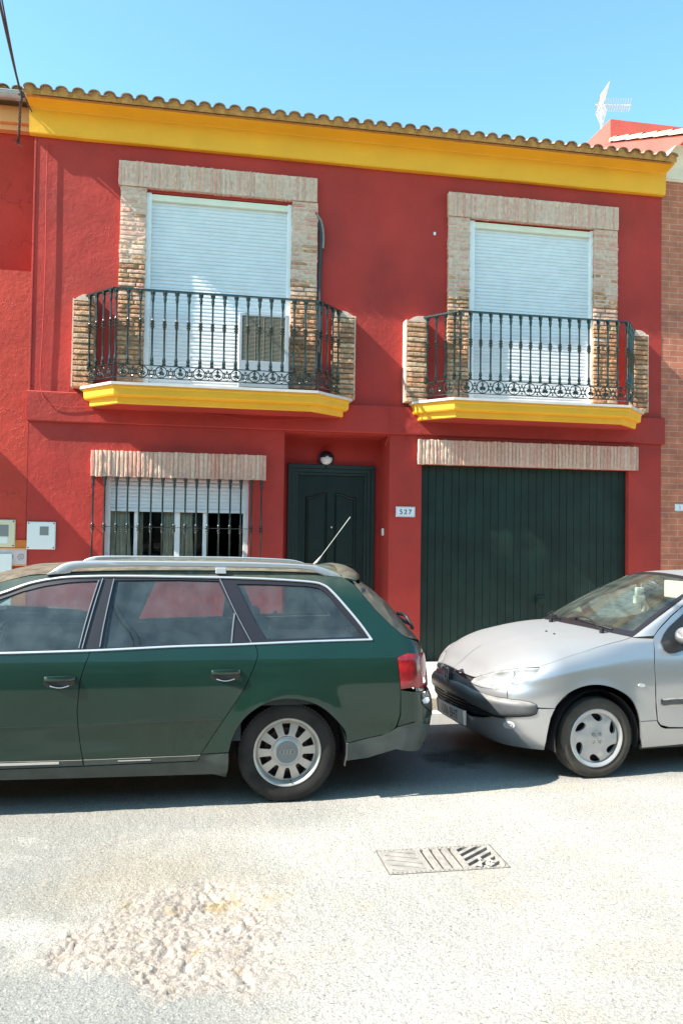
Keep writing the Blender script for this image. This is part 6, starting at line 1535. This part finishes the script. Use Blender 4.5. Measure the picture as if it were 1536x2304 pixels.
# badge on the nose: dark shield with a small rampant lion
def badge(mb):
    mb.cs = False; o_ = [(-0.036, 0.672), (0.036, 0.672), (0.040, 0.640), (0.034, 0.590), (0.018, 0.565), (-0.018, 0.565), (-0.034, 0.590), (-0.040, 0.640)]
    def fn(x, z, d): return (-0.018+0.045*abs(z-0.60)+d, x, z)
    plate(mb, o_, [], fn, 0.035)
bdg = P2.solid('badge', badge, m_black)
P2.solid('badge_rim', lambda mb: [mb.tube([(-0.0195+0.045*abs(z-0.60), x, z) for x, z in P_], 0.0022, 6) for P_ in ([(-0.036, 0.672), (0.036, 0.672), (0.040, 0.640), (0.034, 0.590), (0.018, 0.565), (-0.018, 0.565), (-0.034, 0.590), (-0.040, 0.640), (-0.036, 0.672)],)], m_chrome, parent=bdg)
def lion(mb):
    for P_, r_ in (([(0.010, 0.655), (0.004, 0.650), (0.002, 0.638), (0.006, 0.624), (0.010, 0.612), (0.006, 0.600), (0.010, 0.586)], 0.0045), ([(0.003, 0.640), (-0.012, 0.648), (-0.020, 0.645)], 0.003), ([(0.003, 0.628), (-0.012, 0.628), (-0.020, 0.622)], 0.003), ([(0.008, 0.604), (-0.006, 0.600), (-0.014, 0.588)], 0.0035), ([(0.010, 0.610), (0.022, 0.618), (0.020, 0.634), (0.026, 0.642)], 0.0025), ([(0.012, 0.657), (0.004, 0.662), (-0.003, 0.655)], 0.0045)):
        mb.tube([(-0.0205+0.045*abs(z-0.60), x, z) for x, z in P_], r_, 6)
P2.solid('lion_emblem', lion, m_chrome, parent=bdg)
# side: door, sill, repeater, moulding
P2.panel('sill', SN, [(1439.6, 1624), (1477, 1622), (1480, 1629), (1486, 1636), (1496, 1639.5), (1536, 1639), ('p', UB+2.35, vz(0.33)), ('p', UB+2.35, vz(0.20)), (1536, 1674), (1490, 1678.5), (1442, 1682.5), (1441, 1650)], m_spaint, guess=(1.4, 0.4))
P2.solid('sill_edge', lambda mb: mb.box(1.17, 2.6, 0.70, 0.765, 0.175, 0.22, 0.01), m_black)
spx = ((1478, 1621), (1474.5, 1575), (1471, 1500), (1468.5, 1442), (1471, 1430), (1486, 1411), (1510, 1386), (1536, 1363))
ds = [P2.solve(SD, *p, 1.4, 0.6) for p in spx]
up_ = [(ds[-1][0]+(2.06-ds[-1][0])*t, ds[-1][1]+(1.335-ds[-1][1])*t+0.012*math.sin(math.pi*t)) for t in (0.25, 0.5, 0.75, 1.0)]
dq = [(ds[0][0]+0.10, ds[0][1]-0.055), (ds[0][0]+0.03, ds[0][1]-0.035)]
door = dq+ds+up_+[(2.35, 1.36), (2.62, 1.355), (2.62, 0.30), (2.45, 0.27)]
gpx = [P2.solve(SD, *p, 1.5, 1.0) for p in ((1485, 1443), (1497, 1419), (1518, 1397), (1536, 1380))]
gl = gpx+[(2.08, 1.30), (2.35, 1.325), (2.58, 1.32), (2.58, 0.955), (1.60, 0.945), (1.48, 0.938)]
dr2 = P2.panel('door', SD, dens(door+[door[0]])[:-1], m_spaint, raw=True, holes=[dens(gl+[gl[0]])[:-1]])
P2.ribbon('door_moulding', SD, [(1488, 1580), (1500, 1579.5), (1536, 1577), ('p', 2.55, 0.505)], 0.05, 0.014, m_bump, guess=(1.4, 0.5), parent=dr2)
ur, vr = P2.solve(SN, 1442, 1542, 1.3, 0.9)
P2.panel('side_repeater', SN, [(1442+7.5*math.cos(t), 1542+4.2*math.sin(t)) for t in [2*math.pi*k/16 for k in range(16)]], m_clear, guess=(ur, vr), off=0.008, skirt=0.01, gap=0, step=0.02)
# pillar and greenhouse
def pil(mb):
    pass
PB = (1.175, WS(0.975), 0.975)
wsN = [(1.19, 0.655, 0.972), (1.45, 0.612, 1.115), (1.72, 0.562, 1.255), (1.97, 0.515, 1.372)]
pr = [(ds[4][0]-0.004, ds[4][1])]+[(p[0]-0.006, p[1]+0.004) for p in ds[5:]]+[(p[0]-0.006, p[1]+0.004) for p in up_]
def along(P, n):
    P = np.array(P, float); d = np.r_[0, np.cumsum(np.linalg.norm(np.diff(P, axis=0), axis=1))]; t = np.linspace(0, d[-1], n)
    return [tuple(np.interp(x, d, P[:, k]) for k in range(P.shape[1])) for x in t]
def pillar(sd_):
    def f(mb):
        mb.cs = True; vs = []; N_ = 22; L_ = along(wsN, N_); Rr = along(pr, N_)
        for (a, q, z), (a2, z2) in zip(L_, Rr):
            q2 = WS(z2); vs += [(a-0.012, sd_*(q-0.02), z-0.006), (a, sd_*(q+0.006), z+0.002), (a*0.7+a2*0.3, sd_*(q*0.7+q2*0.3+0.012), z*0.7+z2*0.3+0.004), (a*0.3+a2*0.7, sd_*(q*0.3+q2*0.7+0.010), z*0.3+z2*0.7+0.002), (a2, sd_*q2, z2), (a2+0.004, sd_*(q2-0.02), z2)]
        mb.add(vs, [(6*i+k, 6*i+k+1, 6*i+k+7, 6*i+k+6) for i in range(N_-1) for k in range(5)])
    return f
for sd_ in (1, -1): P2.solid('windscreen_pillar', pillar(sd_), m_spaint, recalc=False)
P2.panel('side_window', SD, dens(gl+[gl[0]])[:-1], m_cg, raw=True, off=-0.012, skirt=0, gap=0)
mbp = [P2.solve(SD, *p, 1.5, 1.0) for p in ((1484.5, 1444), (1491, 1428), (1503, 1411), (1520, 1395), (1533, 1384), (1535, 1400), (1534, 1425), (1540, 1462), (1520, 1469), (1503, 1470), (1492, 1462))]
P2.panel('mirror_base', SD, dens(mbp+[mbp[0]], .02)[:-1], m_black, raw=True, off=0.010, skirt=0.02, gap=0, step=0.03, parent=dr2)
def mirror(sd_):
    def f(mb):
        mb.cs = True; u_, v_ = P2.solve(SD, 1512, 1440, 1.5, 1.0); n = 20; m_ = 12; vs = []
        c_ = np.array([u_+0.055, WS(0.98)+0.15, 0.995])
        for i in range(m_+1):
            ph = -math.pi/2+math.pi*i/m_
            for k in range(n):
                t = 2*math.pi*k/n; x = 0.085*math.cos(ph)**0.8*math.cos(t) if math.cos(ph) > 1e-6 else 0; z = 0.072*(max(0, math.cos(ph))**0.6)*math.sin(t); y = 0.115*math.sin(ph)
                if x > 0.03: x = 0.03
                vs.append((c_[0]+x+0.15*y, sd_*(c_[1]+y), c_[2]+z))
        mb.add(vs, [(i*n+k, i*n+(k+1) % n, (i+1)*n+(k+1) % n, (i+1)*n+k) for i in range(m_) for k in range(n)])
    return f
P2.solid('wing_mirror', mirror(1), m_spaint)
P2.solid('mirror_arm', lambda mb: mb.box(1.50, 1.58, 0.70, 0.80, 0.955, 0.985, 0.008), m_bump)
# windscreen
def wsurf(s_, t):
    "s 0 base .. 1 header, t 0..1 across"
    q = 2*t-1; P = [np.array(p) for p in wsN]; f_ = s_*3; i = min(2, int(f_)); fr = f_-i; b = P[i]*(1-fr)+P[i+1]*fr
    bl = 0.17*(1-s_)+0.09*s_; cz = 0.034*(1-s_)+0.050*s_
    return (b[0]-bl*(1-q*q)+0.0, q*b[1], b[2]+cz*(1-q*q)+0.012*math.sin(math.pi*s_))
P2.solid('windscreen', lambda mb: (setattr(mb, 'cs', True), mb.grid(24, 20, lambda t, s_: wsurf(s_, t))), m_cgw, recalc=False)
def band(mb):
    mb.cs = True; o_ = 0.002
    for f in (lambda t, s_: wsurf(1-0.05*s_, t), lambda t, s_: wsurf(t, 0.028*s_), lambda t, s_: wsurf(t, 1-0.028*s_), lambda t, s_: wsurf(0.07*s_, t)):
        mb.grid(20, 3, lambda a, b: tuple(np.array(f(a, b))+np.array([-0.002, 0, 0.0025])))
P2.solid('windscreen_edge', band, m_pil, recalc=False)
def roof2(mb):
    mb.cs = True; n = 21
    ed = [(1.97, 0.515, 1.372), (2.15, 0.515, 1.388), (2.5, 0.51, 1.395), (3.0, 0.50, 1.38), (3.35, 0.48, 1.34)]; P = spl(ed, 4); vs = []
    for i, (a, q_, z) in enumerate(P):
        t = i/(len(P)-1)
        for k in range(n): q = 2*k/(n-1)-1; vs.append((a-0.09*(1-q*q)*(1-t)**2, q*q_, z+0.050*(1-abs(q)**2.2)+0.0))
    mb.add(vs, [(i*n+k, i*n+k+1, (i+1)*n+k+1, (i+1)*n+k) for i in range(len(P)-1) for k in range(n-1)])
P2.solid('roof', roof2, m_spaint, recalc=False)
def rside(mb):
    mb.cs = True
    for sd_ in (1, -1):
        P = spl([(2.0, .512, 1.37), (2.15, 0.515, 1.388), (2.5, 0.51, 1.395), (3.0, 0.50, 1.38), (3.35, 0.48, 1.34)], 4); vs = []
        for a, q, z in P: vs += [(a, sd_*q, z), (a, sd_*(q+0.02), z-0.012), (a, sd_*(WS(z-0.04)+0.0), z-0.045), (a, sd_*(WS(z-0.055)), z-0.06)]
        mb.add(vs, [(4*i+k, 4*i+k+1, 4*i+k+5, 4*i+k+4) for i in range(len(P)-1) for k in range(3)])
_m = MB(); rside(_m); _m.v = [tuple(P2.W(p)) for p in _m.v]; _m.build_each('roof_side', m_spaint, sa, recalc=False)
# rear half, beyond the frame
P2.panel('rear_quarter_panel', SD, dens([(2.63, 0.34), (2.63, 0.975), (3.3, 0.985), (3.42, 1.33), (3.5, 1.30), (3.72, 0.98), (3.80, 0.6), (3.79, 0.30), (3.58, 0.24)]+[(3.24+0.335*math.cos(R_(a)), 0.28+0.335*math.sin(R_(a))) for a in range(0, 190, 12)]+[(2.90, 0.20), (2.40, 0.20), (2.46, 0.262), (2.63, 0.30), (2.63, 0.34)])[:-1], m_spaint, raw=True)
P2.panel('side_window', SD, dens([(2.66, 0.985), (3.28, 0.995), (3.34, 1.30), (2.66, 1.32), (2.66, 0.985)])[:-1], m_cg, raw=True, off=-0.012, skirt=0, gap=0)
P2.solid('tailgate', lambda mb: mb.add([(3.79, -0.80, 0.3), (3.79, 0.80, 0.3), (3.80, 0.80, 0.6), (3.80, -0.80, 0.6), (3.72, 0.70, 0.98), (3.72, -0.70, 0.98), (3.42, 0.5, 1.36), (3.42, -0.5, 1.36)], [(0,1,2,3),(3,2,4,5),(5,4,6,7)]), m_spaint, recalc=False)
# scuttle, wipers, washer jets
def scut(mb):
    mb.cs = True
    mb.grid(24, 4, lambda t, s_: tuple(np.array(wsurf(0, t))+np.array([-0.115*s_*(1-0.3*(2*t-1)**2)-0.0, 0, -0.006-0.004*s_])))
P2.solid('scuttle', scut, m_bump, recalc=False)
def wip(t0, t1, s0, s1):
    def f(mb):
        mb.cs = True; p0 = np.array(wsurf(0, t0))+np.array([-0.06, 0, 0.015]); p1 = np.array(wsurf(s0, (t0+t1)/2))+np.array([-0.02, 0, 0.045]); p2 = np.array(wsurf(s1, t1))+np.array([-0.01, 0, 0.02])
        mb.tube(spl([p0, p1, p2], 6), [0.012]+[0.006]*12, 8); mb.tube([np.array(wsurf(0.03+0.9*s1*k/8, t0*0.55+0.45*t1+(t1-t0)*(k/8-0.5)*0.95))+np.array([-0.005, 0, 0.012]) for k in range(9)], 0.006, 6)
        mb.tube([p0-np.array([0, 0, 0.03]), p0+np.array([0, 0, 0.02])], 0.018, 10)
    return f
P2.solid('wiper', wip(0.86, 0.50, 0.06, 0.05), m_black); P2.solid('wiper', wip(0.40, 0.10, 0.06, 0.05), m_black)
def jets(mb):
    for x_, y_ in ((1228, 1421), (1246, 1427)):
        u, v = P2.solve(SN, x_, y_, 1.0, 1.8); c_ = SN(u, v); mb.lathe([(0.009, 0), (0.008, 0.006), (0.004, 0.009)], c_, 'Z', 8)
_m = MB(); jets(_m); _m.v = [tuple(P2.W(p)) for p in _m.v]; _m.build_each('washer_jet', m_black, sa)
# roof aerial, hanging charm, rear-view mirror, interior
P2.solid('antenna', lambda mb: mb.tube([(2.22, 0.0, 1.435), (2.25, 0.0, 1.448), (2.50, 0.0, 1.56)], [0.012, 0.005, 0.003], 8), m_black)
P2.solid('dashboard', lambda mb: (setattr(mb, 'cs', True), mb.grid(14, 10, lambda t, s_: (wsurf(0, t)[0]+0.02+0.52*s_, wsurf(0, t)[1]*0.98, 0.955+0.02*math.sin(math.pi*s_)-0.07*s_**3)), mb.box(1.50, 1.72, -0.60, 0.60, 0.45, 0.90, 0.05)), mat('dashboard_grey', (0.20, 0.21, 0.185), 0.7), recalc=False)
P2.solid('headlining', lambda mb: mb.grid(6, 8, lambda s_, t: (2.0+1.3*s_, (2*t-1)*0.48, 1.37+0.03*math.sin(math.pi*t))), m_lgrey, recalc=False)
mc = wsurf(0.86, 0.5)
P2.solid('rear_view_mirror', lambda mb: (mb.box(mc[0]+0.06, mc[0]+0.085, -0.12, 0.10, mc[2]-0.10, mc[2]-0.04, 0.01)), m_black)
P2.solid('sun_visor', lambda mb: (mb.box(mc[0]+0.10, mc[0]+0.13, 0.12, 0.44, mc[2]-0.15, mc[2]-0.01, 0.01)), m_lgrey)
for q_ in (0.34, -0.34): P2.solid('front_seat', lambda mb: seat(mb, 2.35, q_, 0.35), m_seat)
P2.solid('rear_seat', lambda mb: (mb.box(2.95, 3.15, -0.6, 0.6, 0.4, 0.95, 0.05)), m_seat)
P2.solid('steering_wheel', lambda mb: mb.ring((1.83, 0.34, 0.90), 0.18, 0.013, (Vector((0, 1, 0)), Vector((0.5, 0, 0.87))), 28, 8), m_black)
P2.solid('underbody', lambda mb: (mb.box(0.16, 1.12, -0.45, 0.45, 0.25, 0.55), mb.box(1.12, 2.85, -0.74, 0.74, 0.21, 0.42), mb.box(2.85, 3.75, -0.58, 0.58, 0.24, 0.5)), m_rimd)
P2.solid('door_trim', lambda mb: mb.box(1.32, 2.62, 0.70, 0.73, 0.4, 0.95), m_trim); P2.solid('door_trim', lambda mb: mb.box(1.32, 2.62, -0.73, -0.70, 0.4, 0.95), m_trim)
liner(P2, 0.80, 0.285, 0.335, 0.50, 0.80); liner(P2, 3.24, 0.285, 0.335, 0.5, 0.80)
ch = wsurf(0.62, 0.52); hx = P2.W((ch[0]+0.14, 0.05, 0))
def charm(mb):
    mb.cs = True; c_ = A(1441, 1335, float(hx[1])); mb.tube([(c_[0]-0.0, c_[1], c_[2]+0.085), (c_[0], c_[1], c_[2]+0.02)], 0.002, 5)
    mb.box(c_[0]-0.05, c_[0]+0.02, c_[1]-0.02, c_[1]+0.02, c_[2]-0.02, c_[2]+0.05, 0.012); mb.box(c_[0]-0.065, c_[0]+0.03, c_[1]-0.025, c_[1]+0.025, c_[2]-0.085, c_[2]-0.015, 0.015); mb.box(c_[0]+0.005, c_[0]+0.045, c_[1]-0.02, c_[1]+0.02, c_[2]-0.15, c_[2]-0.07, 0.012)
cm = MB(); charm(cm); tag(cm.build('hanging_charm', m_lgrey), 'small white toy charm hanging inside the windscreen of the silver hatchback', 'charm')
def hub_wheel(a, sd_, steer):
    cs_ = 0.803; c0 = P2.W((a, sd_*cs_, 0.284)); ax = P2.eq*sd_; c_, s2 = math.cos(steer), math.sin(steer); ax = np.array([ax[0]*c_-ax[1]*s2, ax[0]*s2+ax[1]*c_, 0]); w_ = 0.185; cc = c0-ax*w_*0.5
    t_ = MB(); t_.cs = True; tyre(t_, cc, 0.286, w_, 0.206, ax); to = t_.build('wheel', m_dtyre, sa)
    td = MB(); treads(td, cc, 0.286, w_, ax); td.build('tread', m_dtyre, to)
    up = np.array([0, 0, 1.0]); fw = np.cross(up, ax)
    def lat(mb, prof, n=48):
        vs = []
        for k in range(n):
            t = 2*math.pi*k/n
            for r_, h in prof: vs.append(cc+(fw*math.cos(t)+up*math.sin(t))*r_+ax*h)
        m_ = len(prof); mb.add(vs, [(k*m_+i, k*m_+i+1, ((k+1) % n)*m_+i+1, ((k+1) % n)*m_+i) for k in range(n) for i in range(m_-1)])
    b_ = MB(); b_.cs = True; lat(b_, [(0.2065, 0.070), (0.208, 0.084), (0.202, 0.090), (0.194, 0.088), (0.187, 0.082), (0.176, 0.078)])
    b_.cs = True; holes = []
    for k in range(6):
        t0 = R_(28+60*k); pts = []
        for j in range(16):
            t = 2*math.pi*j/16; x = 0.046*math.cos(t); y = 0.0185*math.sin(t)*(1.25-0.5*math.cos(t)); an = R_(66); X = x*math.cos(an)-y*math.sin(an)+0.147; Y_ = x*math.sin(an)+y*math.cos(an); pts.append((X*math.cos(t0)-Y_*math.sin(t0), X*math.sin(t0)+Y_*math.cos(t0)))
        holes.append(pts)
    def fcov(x, y, d):
        r = math.hypot(x, y); h = 0.080-0.012*(r/0.187)**2+0.010*math.exp(-(r/0.05)**2)
        for k in range(6):     # raised swirl beside each hole
            t0 = R_(28+60*k+24); dx_, dy_ = 0.13*math.cos(t0)-x, 0.13*math.sin(t0)-y; h += 0.006*math.exp(-(dx_*dx_+dy_*dy_)/0.0012)
        return cc+fw*x+up*y+ax*(h-d)
    V, F = fill2d(circ(0.187, 64), holes, 0.012); b_.add([fcov(x, y, 0) for x, y in V], F)
    for hl in holes:
        m_ = len(hl); b_.add([fcov(x, y, 0) for x, y in hl]+[fcov(x*0.995, y*0.995, 0.022) for x, y in hl], [(i, (i+1) % m_, (i+1) % m_+m_, i+m_) for i in range(m_)])
    cov = b_.build('wheel_cover', m_hub, to)
    b_ = MB(); b_.cs = True
    for k in range(4):
        t = R_(45+90*k); e = cc+(fw*math.cos(t)+up*math.sin(t))*0.036+ax*0.088; b_.ring(e, 0.0105, 0.0028, (Vector(fw), Vector(up)), 16, 6)
    b_.build_each('bolt_cap', m_grey, to)
    b_ = MB(); b_.cs = True
    for P_, r_ in (([(0.010, 0.016), (0.002, 0.010), (0.002, 0.0), (0.006, -0.008), (0.002, -0.016)], 0.003), ([(0.002, 0.008), (-0.010, 0.012)], 0.002), ([(0.002, 0.0), (-0.010, -0.001)], 0.002), ([(0.004, -0.008), (-0.008, -0.014)], 0.002), ([(0.006, -0.004), (0.013, 0.002), (0.012, 0.010)], 0.002)):
        b_.tube([cc-fw*x+up*y+ax*0.0895 for x, y in P_], r_, 6)
    b_.build('emblem', m_grey, to)
    b_ = MB(); b_.cs = True; lat(b_, [(0.208, 0.02), (0.0, 0.02)]); b_.build('wheel_back', m_rimd, to)
hub_wheel(0.80, 1, R_(-1.5)); hub_wheel(0.80, -1, 0); hub_wheel(3.24, 1, 0); hub_wheel(3.24, -1, 0)
